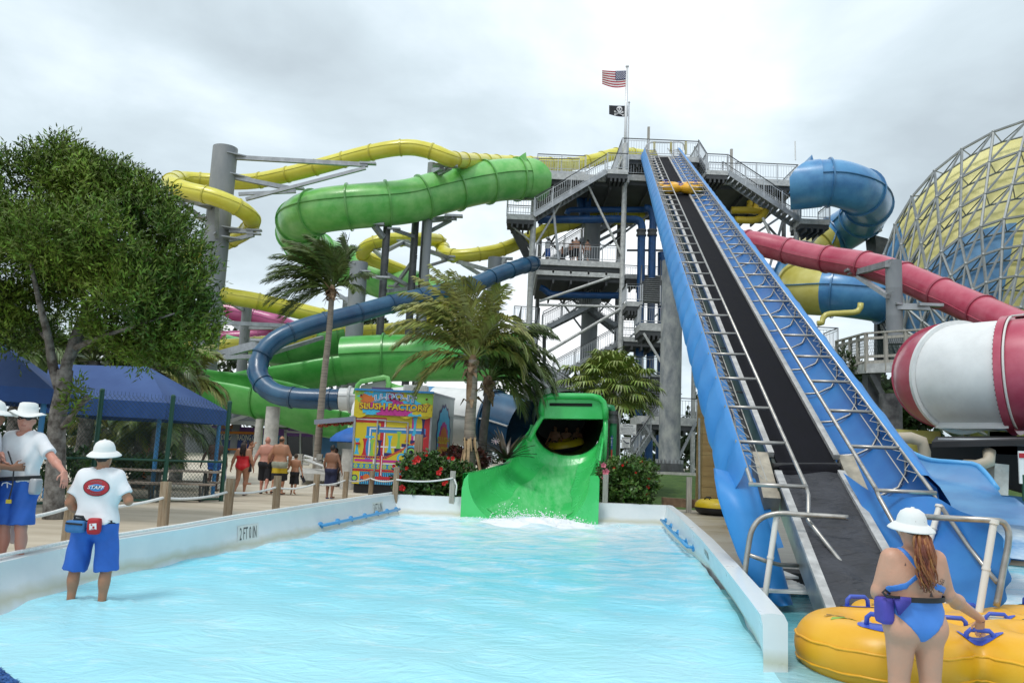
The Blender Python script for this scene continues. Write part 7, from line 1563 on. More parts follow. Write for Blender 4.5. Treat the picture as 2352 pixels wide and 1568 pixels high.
part('support', M_dsteel, bw, lambda b: (b.beam(V((q1.x + .4, 31.5, .3)), q1 + V((.4, .5, -.4)), .5), b.beam(P(2000, 858, 31), P(2040, 935, 31), .2)))
b = MB(); pts = rect(1850, 1925, 800, 44, 2); b.prism(pts, (0, 0, -.3)); tag(b.build('landing', M_galv2), 'small grey landing behind the right conveyor curtain', 'landing'); lr_ = thing('landing_railing', 'light grey railing seen just right of the conveyor curtain', 'railing', pts[0]); railing(pts[0], pts[1], 1.15, lr_); railing(pts[1], pts[2], 1.15, lr_)
# ================================================================ PEOPLE
def skin(n, c): return mat('skin_' + n, c, .48, 0, .0, 7, (c[0] * 1.12, c[1] * 1.02, c[2] * .98), .12, 45, detail=8)
SK = dict(fair=skin('fair', (.52, .29, .20)), pink=skin('pink', (.50, .24, .18)), tan=skin('tan', (.36, .175, .10)), brown=skin('brown', (.22, .105, .06)), dark=skin('dark', (.07, .033, .022)))
M_tee = mat('white_tee', (.72, .73, .76), .85, 0, .04, 4, None, .25, 7); M_boardb = mat('bright_blue_shorts', (.025, .115, .46), .75, 0, .1, 5, None, .3, 9); M_pith = mat('white_pith_hat', (.74, .75, .74), .8)
DEF = dict(shL=(-.175, 0, 1.45), shR=(.175, 0, 1.45), elbL=(-.235, -.03, 1.17), elbR=(.235, -.03, 1.17), wriL=(-.255, .05, .92), wriR=(.255, .05, .92), hipL=(-.09, 0, .92), hipR=(.09, 0, .92), kneL=(-.10, .015, .50), kneR=(.10, .015, .50), ankL=(-.11, -.02, .085), ankR=(.11, -.02, .085))
def person(label, loc, H, rotz, pose, sk, fat=1.0, h=.016, wear=(), hair=None, hat=None, yaw=0, fem=False, face=False, legs=True, shoes=None):
    J = {k: np.array(v, float) for k, v in {**DEF, **{k: v for k, v in pose.items() if k in DEF}}.items()}
    root = thing('person', label, 'person', loc, None, rotz); root.scale = (H / 1.78,) * 3
    al = np.array(list(J.values())); lo = np.minimum(al.min(0) - .22, [-.30, -.26, -.02]); hi = np.maximum(al.max(0) + .24, [.30, .30, 1.85])
    S = SDF(lo, hi, h); cy, sn = math.cos(math.radians(yaw)), math.sin(math.radians(yaw))
    def hd(p): return (p[0] * cy - p[1] * sn, p[0] * sn + p[1] * cy, p[2])
    def torso(S, off=0.0, lowz=None, cut=None):
        f = fat
        S.cap((-.075 * f, -.01, .95), (.075 * f, -.01, .95), .125 * (f + 1) / 2, .125 * (f + 1) / 2, .05, .82, cut, off)
        S.cap((-.055 * f, 0, 1.09), (.055 * f, 0, 1.09), .115 * (f + 1) / 2, .115 * (f + 1) / 2, .07, .80, cut, off)
        S.cap((-.085 * f, 0, 1.28), (.085 * f, 0, 1.28), .122 * (f + 1) / 2, .122 * (f + 1) / 2, .07, .80, cut, off)
        S.cap((-.10 * f, -.01, 1.385), (.10 * f, -.01, 1.385), .10, .10, .06, .85, cut, off)
        S.cap((-.155, -.005, 1.445), (.155, -.005, 1.445), .062, .062, .05, 1, cut, off)
        S.cap((-.06, -.01, 1.48), (.06, -.01, 1.48), .05, .05, .05, 1, cut, off)
        for s in (-1, 1): S.ell((s * .075 * f, -.065, .905), (.09 * f, .085, .10), .05, off) if not cut else None
        if fem:
            for s in (-1, 1): S.ell((s * .08 * f, .105, 1.27), (.07, .065, .075), .05, off) if not cut else None
    torso(S)
    S.cap((0, -.01, 1.46), hd((0, .012, 1.60)), .058 * (.5 + fat / 2), .052, .03)
    S.ell(hd((0, .015, 1.665)), (.076, .096, .112), .02); S.ell(hd((0, .05, 1.595)), (.053, .055, .055), .04)
    for s in (-1, 1): S.ell(hd((s * .078, .0, 1.645)), (.012, .022, .032), .01)
    S.cap(hd((0, .105, 1.66)), hd((0, .122, 1.625)), .010, .015, .015); S.ell(hd((0, .098, 1.585)), (.024, .012, .010), .012)
    am = 1.0 + (fat - 1) * 1.1
    for sd in 'LR':
        g = -1 if sd == 'L' else 1
        S.cap(J['sh' + sd], J['elb' + sd], .052 * am, .040 * am, .04); S.cap(J['elb' + sd], J['wri' + sd], .041 * am, .027 * (1 + (am - 1) * .4), .02); S.ell(J['elb' + sd] * .72 + J['wri' + sd] * .28, (.044 * am,) * 3, .03)
        hdv = pose.get('han' + sd); dv = np.array(hdv, float) if hdv else (J['wri' + sd] - J['elb' + sd]); dv = dv / np.linalg.norm(dv)
        lt = np.array(pose.get('lat' + sd, (0, 1, 0)), float); lt = lt - dv * lt.dot(dv); lt /= np.linalg.norm(lt); nm = np.cross(dv, lt) * -g
        w = J['wri' + sd]; curl = pose.get('curl' + sd, .45)
        for o in (-.024, 0, .024): S.cap(w + lt * o * .6, w + dv * .085 + lt * o, .021, .018, .012)
        fr_ = max(.0095, h * .72)
        for o, l in ((-.036, .066), (-.012, .082), (.012, .088), (.036, .078)):
            b0 = w + dv * .085 + lt * o; d1 = dv * math.cos(curl * .5) + nm * math.sin(curl * .5); d2 = dv * math.cos(curl * 1.5) + nm * math.sin(curl * 1.5)
            m = b0 + d1 * l * .55; S.cap(b0, m, fr_, fr_, .005); S.cap(m, m + d2 * l * .5, fr_, fr_ * .85, .004)
        t0 = w + dv * .025 + lt * .028; t1 = t0 + (dv * .6 + lt * .75 + nm * .2) * .05; S.cap(t0, t1, .013, fr_ * 1.1, .008); S.cap(t1, t1 + (dv * .9 + lt * .2 + nm * .3) * .035, fr_ * 1.1, fr_, .004)
        if legs:
            lm = 1.0 + (fat - 1) * .9
            S.cap(J['hip' + sd], J['kne' + sd], .090 * lm, .056 * lm, .04); S.cap(J['kne' + sd], J['ank' + sd], .055 * lm, .036, .02)
            cf = J['kne' + sd] * .68 + J['ank' + sd] * .32; S.ell(cf + np.array([0, -.02, 0]), (.052 * lm, .055 * lm, .10), .03)
            an = J['ank' + sd]; fd = np.array(pose.get('foot' + sd, (.04 * g, .16, -.055)), float); S.cap(an + np.array([0, -.035, -.045]), an + fd, .034, .026, .02); S.cap(an + np.array([g * .02, -.01, -.05]), an + fd + np.array([g * .02, -.02, 0]), .026, .024, .02)
    pos, fs = S.mesh(); body = np_obj('body', pos, fs, SK[sk], root)
    out = {'root': root, 'body': (pos, fs)}
    for wdef in wear:
        k, m = wdef[0], wdef[1]; o = wdef[2] if len(wdef) > 2 else {}
        C = SDF(lo, hi, h)
        if k == 't_shirt':
            torso(C, .022)
            for s in (-1, 1): C.ell((s * .07 * fat, -.05, .93), (.09 * fat, .08, .09), .05, .02)
            for sd in 'LR':
                a, e = J['sh' + sd], J['elb' + sd]; d = (e - a) / np.linalg.norm(e - a); q = a + (e - a) * .72
                C.cap(a, a + (e - a) * .9, .066, .078, .03, 1, [(q, d)])
            X, Y, Q = C.grids(); F = np.maximum(C.F, (o.get('hem', .93) + .012 * np.sin(X * 40) - Q)); F = np.maximum(F, .085 - np.sqrt(X ** 2 + (Y - .015) ** 2 + ((Q - 1.545) * .9) ** 2)); p2, f2 = C.mesh(F + .0045 * np.sin(Q * 24 + X * 13 + 3 * np.sin(Y * 12 + X * 8)) * (np.abs(X) < .3))
        elif k == 'shorts':
            hem = o.get('hem', .52); top = o.get('top', 1.0); fl = o.get('flare', 1.0)
            torso(C, .016)
            for sd in 'LR':
                a, e = J['hip' + sd], J['kne' + sd]; d = (e - a) / np.linalg.norm(e - a); q = a + (e - a) * ((.92 - hem) / .42); C.cap(a, a + (e - a) * 1.1, .105 * fat, .112 * fl, .035, 1, [(q, d)])
            X, Y, Q = C.grids(); F = np.maximum(C.F, Q - top); p2, f2 = C.mesh(F + .006 * np.sin(Q * 17 + X * 24 + 4 * np.sin(Y * 9)) * np.sin(X * 31 + Q * 6))
        elif k == 'swimsuit':
            torso(C, .006); 
            for sd in 'LR': C.cap(J['hip' + sd], J['kne' + sd], .090 * (1 + (fat - 1) * .9) + .006, .056 * (1 + (fat - 1) * .9) + .006, .04)
            X, Y, Q = C.grids(); F = np.maximum(C.F, o['region'](X, Y, Q)); p2, f2 = C.mesh(F)
        np_obj(k, p2, f2, m, root, o['mi'](p2[f2].mean(1)) if 'mi' in o else None); out[k] = (p2, f2)
    if hair:
        kind, hm = hair; C = SDF((-.16, -.22, 1.40), (.16, .2, 1.82), max(.010, h * .7)); C.ell(hd((0, .008, 1.675)), (.083, .101, .118), .0)
        X, Y, Q = C.grids(); xr, yr = X * cy + Y * sn, -X * sn + Y * cy
        F = np.maximum(C.F, (yr - .035) * .75 - (Q - 1.70) * .66); F = np.maximum(F, 1.60 - Q) if kind != 'fringe' else np.maximum(np.maximum(F, Q - 1.69), 1.60 - Q)
        p2, f2 = C.mesh(F + .003 * np.sin(X * 90) * np.sin(Q * 80)); np_obj('hair', p2, f2, hm, root)
        if kind == 'long':
            rp = random.Random(4)
            def fh(b):
                for k in range(70):
                    a = rp.uniform(-1.3, 1.3); x0 = math.sin(a) * .075; y0 = -.075 * math.cos(a) - .01; x1 = x0 * 1.0 + rp.uniform(-.03, .03); pts = [V(hd((x0, y0, 1.71 - abs(a) * .03)))]; L_ = rp.uniform(.32, .46)
                    for i in range(1, 8): q = i / 7; pts.append(V((x0 + (x1 - x0) * q + .008 * math.sin(q * 9 + k), y0 - .05 * min(1, q * 2.5) - .008 * math.cos(q * 8 + k) - .02, 1.70 - L_ * q)))
                    b.tube(pts, [.014 * (1 - .7 * i / 7) for i in range(8)], 5)
            part('hair', hm, root, fh, True, True)
    if face:
        dk = mat('eye_dark', (.02, .015, .012), .2)
        for s in (-1, 1): part('eye', dk, root, lambda b: b.lathe([(0, -.006), (.009, 0), (0, .006)], V(hd((s * .032, .106, 1.672))), V(hd((0, 1, 0))), 10), True, True)
        part('mouth', mat('lip', (.32, .10, .08), .4), root, lambda b: b.tube([V(hd((-.022, .106, 1.594))), V(hd((0, .112, 1.592))), V(hd((.022, .106, 1.594)))], .005, 6), True, True)
    if hat == 'pith':
        tl = Matrix.Rotation(math.radians(pose.get('hat_tilt', 6)), 3, 'X'); ax = tl @ V((0, 0, 1)); c = V(hd((0, .012, 1.66)))
        def fht(b):
            prof = [(.0, .155), (.012, .155), (.014, .147), (.05, .140), (.085, .115), (.103, .075), (.110, .035), (.112, .028), (.118, .026), (.14, .012), (.165, -.012), (.172, -.022), (.168, -.024), (.14, -.004), (.105, .012), (.09, .012)]
            b.lathe(prof, c + ax * .03, ax, 36); b.v = [V((p.x, c.y + (p.y - c.y) * 1.12, p.z)) for p in b.v]
        part('hat', M_pith, root, fht, True, True)
        for s in (-1, 1): part('hat_rivet', M_bolt, root, lambda b: b.lathe([(0, .004), (.005, 0)], c + V((s * .035, -.122, .075)), V((0, -1, 0)), 8), False, True)
    if shoes:
        for sd in 'LR':
            an = V(J['ank' + sd]); part('shoe', shoes, root, lambda b: b.grid([[an + V((math.cos(k * PI / 6) * .045 * q, .05 + math.sin(k * PI / 6) * .13 * q, z)) for k in range(12)] for q, z in ((.01, -.085), (1, -.085), (1.02, -.055), (.01, -.055))], closed=True), False, True)
    return out
def decal(root, pf, m, name, polys, oy, offs, back=True, smooth=False, par=None):     # polys: list of (pts2d, mat index); laid on the cloth as seen from behind
    bv = BVHTree.FromPolygons(pf[0].tolist(), pf[1].tolist()); b = MB()
    for vs, fs, mi, of in polys:
        out = []
        for x, z in vs:
            hit = bv.ray_cast(V((x, -1 if back else 1, z)), V((0, 1 if back else -1, 0)))[0]; y = hit.y if hit else oy; out.append(V((x, y - (of if back else -of), z)))
        b.add(out, fs, mi)
    return b.build(name, m, par or root, smooth, True)
def fan2(pts, c): return [c] + pts, [(0, i + 1, (i + 1) % len(pts) + 1) for i in range(len(pts))]
def ring2(c, rx, rz, n=28, sub=4):
    vs = [(c[0], c[1])]; fs = []
    for j in range(1, sub + 1):
        for k in range(n): a = 2 * PI * k / n; vs.append((c[0] + rx * j / sub * math.cos(a), c[1] + rz * j / sub * math.sin(a)))
    for k in range(n): fs.append((0, 1 + k, 1 + (k + 1) % n))
    for j in range(sub - 1):
        for k in range(n): fs.append((1 + j * n + k, 1 + (j + 1) * n + k, 1 + (j + 1) * n + (k + 1) % n, 1 + j * n + (k + 1) % n))
    return vs, fs
# ---- man in the water, seen from behind
zc_ = -.15; pc = G(205, 1381, 0.0)
C_ = person('lifeguard in white hat, staff T-shirt and blue shorts standing in the pool, seen from behind', (pc.x - .02, pc.y, zc_), 1.79, math.radians(4),
    dict(elbL=(-.29, -.02, 1.16), wriL=(-.22, .20, .98), elbR=(.315, -.02, 1.20), wriR=(.20, .22, 1.27), hanR=(-.4, .5, .5), latR=(0, 0, 1), hat_tilt=9, kneL=(-.165, .01, .5), ankL=(-.165, -.02, .085), kneR=(.155, .01, .5), ankR=(.15, -.02, .085), hipL=(-.11, 0, .92), hipR=(.11, 0, .92)), 'tan', 1.08, .0115,
    [('t_shirt', M_tee, dict(hem=.965)), ('shorts', M_boardb, dict(hem=.47, top=1.01, flare=1.12))], ('fringe', mat('black_hair', (.012, .010, .009), .6)), 'pith')
rt = C_['root']; sh = C_['t_shirt']
Mlog = [mat('emblem_black', (.02, .01, .012), .7), mat('emblem_red', (.38, .02, .03), .7), mat('emblem_blue', (.04, .24, .55), .7), mat('emblem_navy', (.01, .03, .10), .7), mat('emblem_white', (.72, .72, .74), .7)]
ec = (.01, 1.335)
em = decal(rt, sh, Mlog, 'emblem', [(*ring2(ec, .135, .092), 0, .006), (*ring2(ec, .128, .085), 1, .008), (*ring2((ec[0] + .005, ec[1] - .002), .078, .038), 2, .010), (*ring2((ec[0] + .015, ec[1] + .004), .05, .014), 3, .012)], -.13, 0)
def tdecal(s, w, c, m, mi, of, par, shear=0, arc=0, pf=sh, hgt=None):
    vs, fs = text_mesh(s, 1.0, .02, shear); x0 = min(x for x, _, _ in vs); x1 = max(x for x, _, _ in vs); sc = w / (x1 - x0); mx = (x0 + x1) / 2; sy = (hgt / .72) if hgt else sc
    P2 = [(c[0] + (x - mx) * sc, c[1] + y * sy + arc * (1 - (2 * (x - mx) * sc / w) ** 2)) for x, y, _ in vs]; return decal(rt, pf, m, 'lettering', [(P2, fs, mi, of)], -.13, 0, par=par)
tdecal('STAFF', .175, (ec[0] + .002, ec[1]), Mlog, 4, .016, em, .25, 0, sh, .036)
tdecal('WATER', .12, (ec[0], ec[1] + .048), [mat('emblem_dull', (.24, .10, .11), .7)], 0, .013, em, 0, .012, sh, .02)
tdecal('SAFETY', .12, (ec[0], ec[1] - .055), [mat('emblem_dull', (.24, .10, .11), .7)], 0, .013, em, 0, -.012, sh, .02)
part('belt', M_black, rt, lambda b: b.grid([[V((math.cos(a) * .232, math.sin(a) * .165 - .01, z)) for a in [2 * PI * k / 32 for k in range(32)]] for z in (.965, 1.0)], closed=True), True, True)
def pouch(b, c, sx, sy, sz, n=14):
    rows = []
    for z, q in ((-.5, .55), (-.46, .85), (-.3, 1), (.3, 1), (.46, .92), (.5, .7), (.5, .01)): rows.append([V((c[0] + math.copysign(abs(math.cos(a)) ** .5, math.cos(a)) * sx * q, c[1] + math.copysign(abs(math.sin(a)) ** .5, math.sin(a)) * sy * q, c[2] + z * sz)) for a in [2 * PI * k / 20 for k in range(20)]])
    b.grid(rows, closed=True); b.poly(rows[0])
pb = part('pouch', mat('pouch_blue', (.04, .16, .38), .7, 0, .15, 6), rt, lambda b: pouch(b, (-.115, -.215, .935), .098, .05, .125), True, True)
part('zip', M_black, pb, lambda b: b.box((-.115, -.268, .965), (.165, .012, .018), Matrix.Rotation(.06, 3, 'Y')), False, True)
part('strap', mat('pouch_blue', (.04, .16, .38), .7, 0, .15, 6), rt, lambda b: b.box((.0, -.19, .955), (.12, .04, .06)), False, True)
part('radio', M_black, rt, lambda b: (b.tube([(-.14, -.20, .99), (-.14, -.21, 1.04), (-.06, -.21, 1.035), (-.03, -.20, .98)], .016, 6), b.box((-.10, -.2, 1.0), (.09, .04, .04))), False, True)
pr2 = part('first_aid_pouch', mat('pouch_red', (.40, .012, .02), .6, 0, .12, 5), rt, lambda b: pouch(b, (.07, -.215, .945), .065, .045, .165), True, True)
part('badge', mat('emblem_white', (.72, .72, .74), .7), pr2, lambda b: b.box((.075, -.263, .945), (.07, .004, .062), Matrix.Rotation(-.12, 3, 'Y')), False, True)
part('badge_print', mat('pouch_red', (.40, .012, .02), .6, 0, .12, 5), pr2, lambda b: (b.box((.06, -.267, .962), (.018, .003, .006)), b.box((.06, -.267, .962), (.006, .003, .018)), b.lathe([(0, .004), (.012, .003)], (.082, -.264, .938), V((0, -1, 0)), 12), b.box((.08, -.267, .921), (.045, .003, .004))), False, True)
part('pocket', mat('bright_blue_shorts', (.025, .115, .46), .75), rt, lambda b: (b.box((.222, -.02, .665), (.012, .12, .06)), b.box((.232, -.05, .645), (.006, .02, .02))), False, True)
b = MB()
for kx in (-.165, .15):
    c = V((C_['root'].location.x + kx, C_['root'].location.y - .02, 0)); b.lathe([(.05, .0), (.06, .022), (.085, .028), (.12, .016), (.16, .022), (.21, .012), (.28, .013), (.36, -.01)], c, Z, 28)
b.v = [p + Z * .006 * math.sin(p.x * 31 + p.y * 17) for p in b.v]
b.build('water_ripple', M_water, None, True, kind='structure', origin=(0, 0, 0))
# ---- lifeguard on the deck facing us
pa = P(50, 1250, 9.25)
A_ = person('lifeguard in white hat, dark glasses, plain white T-shirt and blue shorts, gesturing beside the rope', (P(50, 1060, 9.25).x, 9.25, 0.20), 1.80, math.radians(172),
    dict(elbL=(-.42, .06, 1.24), wriL=(-.66, .20, 1.12), hanL=(-.35, .25, -.9), latL=(.3, 1, 0), elbR=(.30, .02, 1.19), wriR=(.05, .25, 1.28), hanR=(-.55, .15, -.8), latR=(0, .5, .6), curlL=.3, curlR=.6, hat_tilt=-8), 'pink', 1.06, .0115,
    [('t_shirt', M_tee, dict(hem=.99)), ('shorts', M_boardb, dict(hem=.54, top=1.03, flare=1.2))], ('short', mat('brown_hair', (.05, .03, .018), .6)), None, yaw=24, face=True)
rt = A_['root']; hy = math.radians(24)
def hdl(p): return V((p[0] * math.cos(hy) - p[1] * math.sin(hy), p[0] * math.sin(hy) + p[1] * math.cos(hy), p[2]))
part('sunglasses', mat('glossy_black', (.008, .008, .01), .08), rt, lambda b: ([b.grid([[hdl((s * .036 + math.cos(a) * .033 * q, .112 - .02 * abs(s * .036 + math.cos(a) * .033) / .07 + .006 * (1 - q), 1.672 + math.sin(a) * .019 * q)) for a in [2 * PI * k / 14 for k in range(14)]] for q in (1.02, .6, .01)], closed=True) for s in (-1, 1)], [b.beam(hdl((s * .068, .092, 1.676)), hdl((s * .082, -.01, 1.676)), .006, .014) for s in (-1, 1)], b.beam(hdl((-.012, .115, 1.676)), hdl((.012, .115, 1.676)), .008, .008)), True, True)
def softhat(b):
    c = hdl((0, .0, 1.728)); n = 30
    def pt(r, z, k): a = 2 * PI * k / n; wv_ = math.sin(a * 2 + .6) * .022 + math.sin(a * 3) * .01; return c + hdl((math.cos(a) * r, math.sin(a) * r * 1.12, 0)) + V((0, 0, z + (wv_ if r > .12 else 0)))
    b.grid([[pt(r, z, k) for k in range(n)] for r, z in ((.005, .125), (.06, .122), (.088, .11), (.098, .06), (.104, .012), (.13, .004), (.165, -.008), (.182, -.016), (.180, -.021), (.13, -.002), (.10, .0))], closed=True)
part('hat', M_pith, rt, softhat, True, True)
part('belt', M_black, rt, lambda b: b.grid([[V((math.cos(a) * .225, math.sin(a) * .17, z - .02 * math.cos(a))) for a in [2 * PI * k / 32 for k in range(32)]] for z in (1.0, 1.045)], closed=True), True, True)
part('drawstring', M_rope, rt, lambda b: (b.tube([(0, .178, .985), (.04, .19, .975), (.055, .185, .95)], .006, 5), b.tube([(0, .178, .985), (-.05, .19, .97), (-.07, .18, .965)], .006, 5), b.tube([(0, .178, .985), (-.02, .19, .93)], .006, 5)), False, True)
part('clear_pouch', mat('clear_grey_pouch', (.36, .37, .39), .2), rt, lambda b: pouch(b, (-.245, .06, .95), .05, .06, .17), True, True)
# ---- lifeguard half outside the frame
B_ = person('dark skinned lifeguard in cream pith hat, mostly outside the left edge of the frame', (P(-34, 1060, 9.0).x, 9.0, 0.20), 1.82, math.radians(-70),
    dict(elbL=(-.27, .0, 1.17), wriL=(-.13, .26, 1.15), hanL=(.3, .9, .0), latL=(0, 0, 1), curlL=1.2, elbR=(.27, .0, 1.17), wriR=(.10, .27, 1.13), hanR=(-.3, .9, .1), latR=(0, 0, 1), curlR=1.2, hat_tilt=0), 'brown', 1.05, .013,
    [('t_shirt', M_tee, dict(hem=.98)), ('shorts', M_boardb, dict(hem=.52, top=1.03, flare=1.2))], ('fringe', mat('black_hair', (.012, .010, .009), .6)), 'pith', face=True)
part('lanyard', mat('dark_cord', (.03, .03, .035), .8), B_['root'], lambda b: (b.tube([(.02, .2, 1.30), (.05, .28, 1.12), (.06, .29, .95), (.04, .27, .80)], .008, 5)), False, True)
part('whistle', mat('whistle_yellow', (.6, .42, .02), .4), B_['root'], lambda b: b.box((.04, .27, .78), (.03, .05, .04)), False, True)
# ---- woman with the rafts
M_suit = mat('bright_blue_swimsuit', (.05, .20, .60), .4, 0, .06, 5, None, .1, 14)
def suitreg(X, Y, Q):
    front = np.maximum(np.maximum(.035 - Y, Q - 1.36 - .4 * np.abs(X)), .84 + 1.0 * np.maximum(0, np.abs(X) - .02) - Q); aX = np.abs(X)
    bottoms = np.maximum(Q - 1.15, (.83 + 1.05 * np.maximum(0, aX - .015) ) - Q); sides = np.maximum(np.maximum(-.03 - Y, Q - 1.24), 1.0 - Q)
    def seg(a, b, r):
        ab = (b[0] - a[0], b[1] - a[1]); t = np.clip(((aX - a[0]) * ab[0] + (Q - a[1]) * ab[1]) / (ab[0] ** 2 + ab[1] ** 2), 0, 1); return np.sqrt((aX - a[0] - t * ab[0]) ** 2 + (Q - a[1] - t * ab[1]) ** 2) - r
    straps = np.minimum(np.minimum(seg((.115, 1.52), (.0, 1.345), .019), seg((.0, 1.345), (.13, 1.245), .021)), seg((.13, 1.245), (.26, 1.20), .026))
    return np.minimum(np.minimum(front, bottoms), np.minimum(straps, sides))
pw = P(2098, 1400, 6.4); wl_ = Matrix.Rotation(-math.radians(6), 3, 'Z') @ (HANDLE + V((0, -.02, .10)) - V((pw.x, 6.4, -.30))) * (1.78 / 1.70)
W_ = person('woman in bright blue swimsuit and white hat with long auburn ponytail, holding a raft handle', (pw.x, 6.4, -.30), 1.70, math.radians(6),
    dict(elbR=(.305, .03, 1.17), wriR=tuple(wl_), hanR=(.0, .25, -.97), latR=(-.9, .2, 0), curlR=.9, elbL=(-.255, .05, 1.18), wriL=(-.13, .26, 1.10), shL=(-.185, 0, 1.44), shR=(.195, -.01, 1.44), kneL=(-.115, .03, .50), kneR=(.125, .0, .50), hipL=(-.105, 0, .90), hipR=(.11, -.01, .90), hat_tilt=8), 'fair', 1.38, .0115,
    [('swimsuit', M_suit, dict(region=suitreg))], None, 'pith', yaw=-14, fem=True)
rt = W_['root']
def fpony(b):
    rp = random.Random(14)
    for k in range(95):
        a = rp.uniform(0, 2 * PI); r0 = .035 * math.sqrt(rp.random()); x0 = r0 * math.cos(a); y0 = r0 * math.sin(a) * .5; L_ = rp.uniform(.32, .46); ph = rp.uniform(0, 6); pts = [V((x0 * .7 + .02, -.10 + y0, 1.665))]
        sp = rp.uniform(1.0, 1.9)
        for i in range(1, 10):
            q = i / 9; pts.append(V((x0 * sp * (1 + .5 * math.sin(q * PI)) + .012 * q + .022 * math.sin(q * 14 + ph) * q, -.12 - .06 * math.sin(min(1, q * 1.5) * PI / 2) + y0 * 1.3 + .01 * math.cos(q * 10 + ph), 1.66 - L_ * q)))
        b.tube(pts, [.011, .012, .012, .011, .011, .010, .009, .007, .005, .002], 5)
M_aub = mat('auburn_hair', (.16, .05, .016), .45, 0, 0, 8, (.30, .11, .035), island=.45)
part('hair', M_aub, rt, fpony, True, True)
part('hair', mat('dark_hair_nape', (.05, .022, .012), .5), rt, lambda b: b.lathe([(.0, .10), (.06, .08), (.082, .03), (.078, -.02), (.05, -.05), (0, -.06)], (.015, -.015, 1.66), Z, 20), True, True)
part('belt', M_black, rt, lambda b: b.grid([[V((math.cos(a) * .243, math.sin(a) * .145 - .012, z)) for a in [2 * PI * k / 40 for k in range(40)]] for z in (1.125, 1.165)], closed=True), True, True)
M_purp2 = mat('purple_pouch', (.07, .055, .36), .6, 0, .12, 7)
part('pouch', M_purp2, rt, lambda b: (pouch(b, (-.255, -.02, 1.045), .05, .085, .20), b.prism([(-.235, -.13, 1.165), (-.12, -.168, 1.165), (-.12, -.168, 1.125), (-.21, -.16, 1.03)], (.0, .03, 0))), True, True)
part('strap', M_black, rt, lambda b: b.tube([(-.25, -.10, 1.18), (-.29, -.10, 1.21), (-.31, -.10, 1.19), (-.29, -.12, 1.16), (-.20, -.15, 1.165)], .010, 5), True, True)
part('wristband', M_black, rt, lambda b: b.lathe([(.034, -.004), (.036, 0), (.034, .004)], tuple(wl_), V((.1, .6, -.7)), 16), True, True)
Mtat = mat('tattoo_ink', (.12, .085, .075), .6)
rt2 = random.Random(6); tp_ = []
for k in range(16):
    x0, z0 = .17 + rt2.uniform(-.025, .03), 1.20 + (k / 16) * .10 + rt2.uniform(-.01, .01); pts = [(x0 + .012 * math.cos(a) * rt2.uniform(.7, 1.3), z0 + .012 * math.sin(a)) for a in [j * 1.05 for j in range(6)]]
    for p, q in zip(pts, pts[1:]): tp_.append(([p, q, (q[0] + .003, q[1] + .003), (p[0] + .003, p[1] + .003)], [(0, 1, 2, 3)], 0, .003))
tp_.append(([(.07, 1.165), (.085, 1.21), (.10, 1.17), (.12, 1.165)], [(0, 1, 2), (0, 2, 3)], 0, .003)); tp_.append(([(-.13, 1.395), (-.12, 1.42), (-.115, 1.40)], [(0, 1, 2)], 0, .003))
decal(rt, W_['body'], Mtat, 'tattoo', tp_, -.1, 0)
# ---- people walking away along the deck
bk_hair = mat('black_hair', (.012, .010, .009), .6); br_hair = mat('brown_hair', (.05, .03, .018), .6)
M_navy = mat('navy_shorts', (.012, .016, .05), .8); M_blk = mat('black_shorts', (.012, .012, .016), .8); M_flip = mat('dark_sandal', (.02, .02, .03), .7)
strideA = dict(kneL=(-.10, .10, .52), ankL=(-.10, .05, .10), kneR=(.10, -.03, .51), ankR=(.10, -.28, .17), footR=(.03, .10, -.11))
strideB = dict(kneR=(.10, .10, .52), ankR=(.10, .06, .10), kneL=(-.10, -.03, .51), ankL=(-.10, -.26, .16), footL=(-.03, .10, -.11))
def gl(u, v): g = G(u, v, .26); return (g.x, g.y, .26)
def redreg(X, Y, Q): return np.maximum(Q - 1.28 - np.where(Y > 0, .08, 0), .80 + .7 * np.maximum(0, np.abs(X) - .03) - Q)
person('woman in red strapless swimsuit with long dark hair walking away', gl(551, 1138), 1.64, 0, {**strideB, 'elbL': (-.30, -.03, 1.15), 'wriL': (-.36, .0, .90), 'elbR': (.29, -.03, 1.15), 'wriR': (.34, .03, .90)}, 'tan', 1.2, .017, [('swimsuit', mat('red_swimsuit', (.55, .012, .018), .5), dict(region=redreg))], ('long', mat('dark_brown_hair', (.022, .012, .009), .5)), fem=True, shoes=M_flip)
person('bald man with pink skin and long black shorts walking away', gl(605, 1134), 1.80, math.radians(5), {**strideA, 'elbL': (-.30, -.05, 1.17), 'wriL': (-.36, -.02, .93)}, 'pink', 1.15, .017, [('shorts', M_blk, dict(hem=.40, flare=1.15))], None, shoes=M_flip)
def bandmi(c): return np.where(c[:, 2] > .80, 1, np.where(c[:, 2] > .66, 0, 2))
m2 = person('balding man in grey, yellow and black board shorts walking away', gl(637, 1136), 1.84, math.radians(-3), {**strideB, 'elbL': (-.31, -.05, 1.17), 'wriL': (-.36, .0, .93), 'elbR': (.30, .02, 1.17), 'wriR': (.24, .14, .98)}, 'tan', 1.2, .017, [('shorts', [mat('shorts_yellow', (.55, .38, .02), .8), mat('shorts_grey', (.30, .31, .24), .8), M_blk], dict(hem=.42, flare=1.18, mi=bandmi))], ('fringe', br_hair), shoes=M_flip)
person('small boy in dark trunks carrying his sandals, walking away', gl(673, 1136), 1.30, 0, {**strideA, 'elbL': (-.28, .0, 1.17), 'wriL': (-.40, .03, .96), 'elbR': (.27, .0, 1.15), 'wriR': (.34, .0, .90)}, 'tan', .92, .016, [('shorts', M_blk, dict(hem=.45, flare=1.15))], ('short', br_hair))
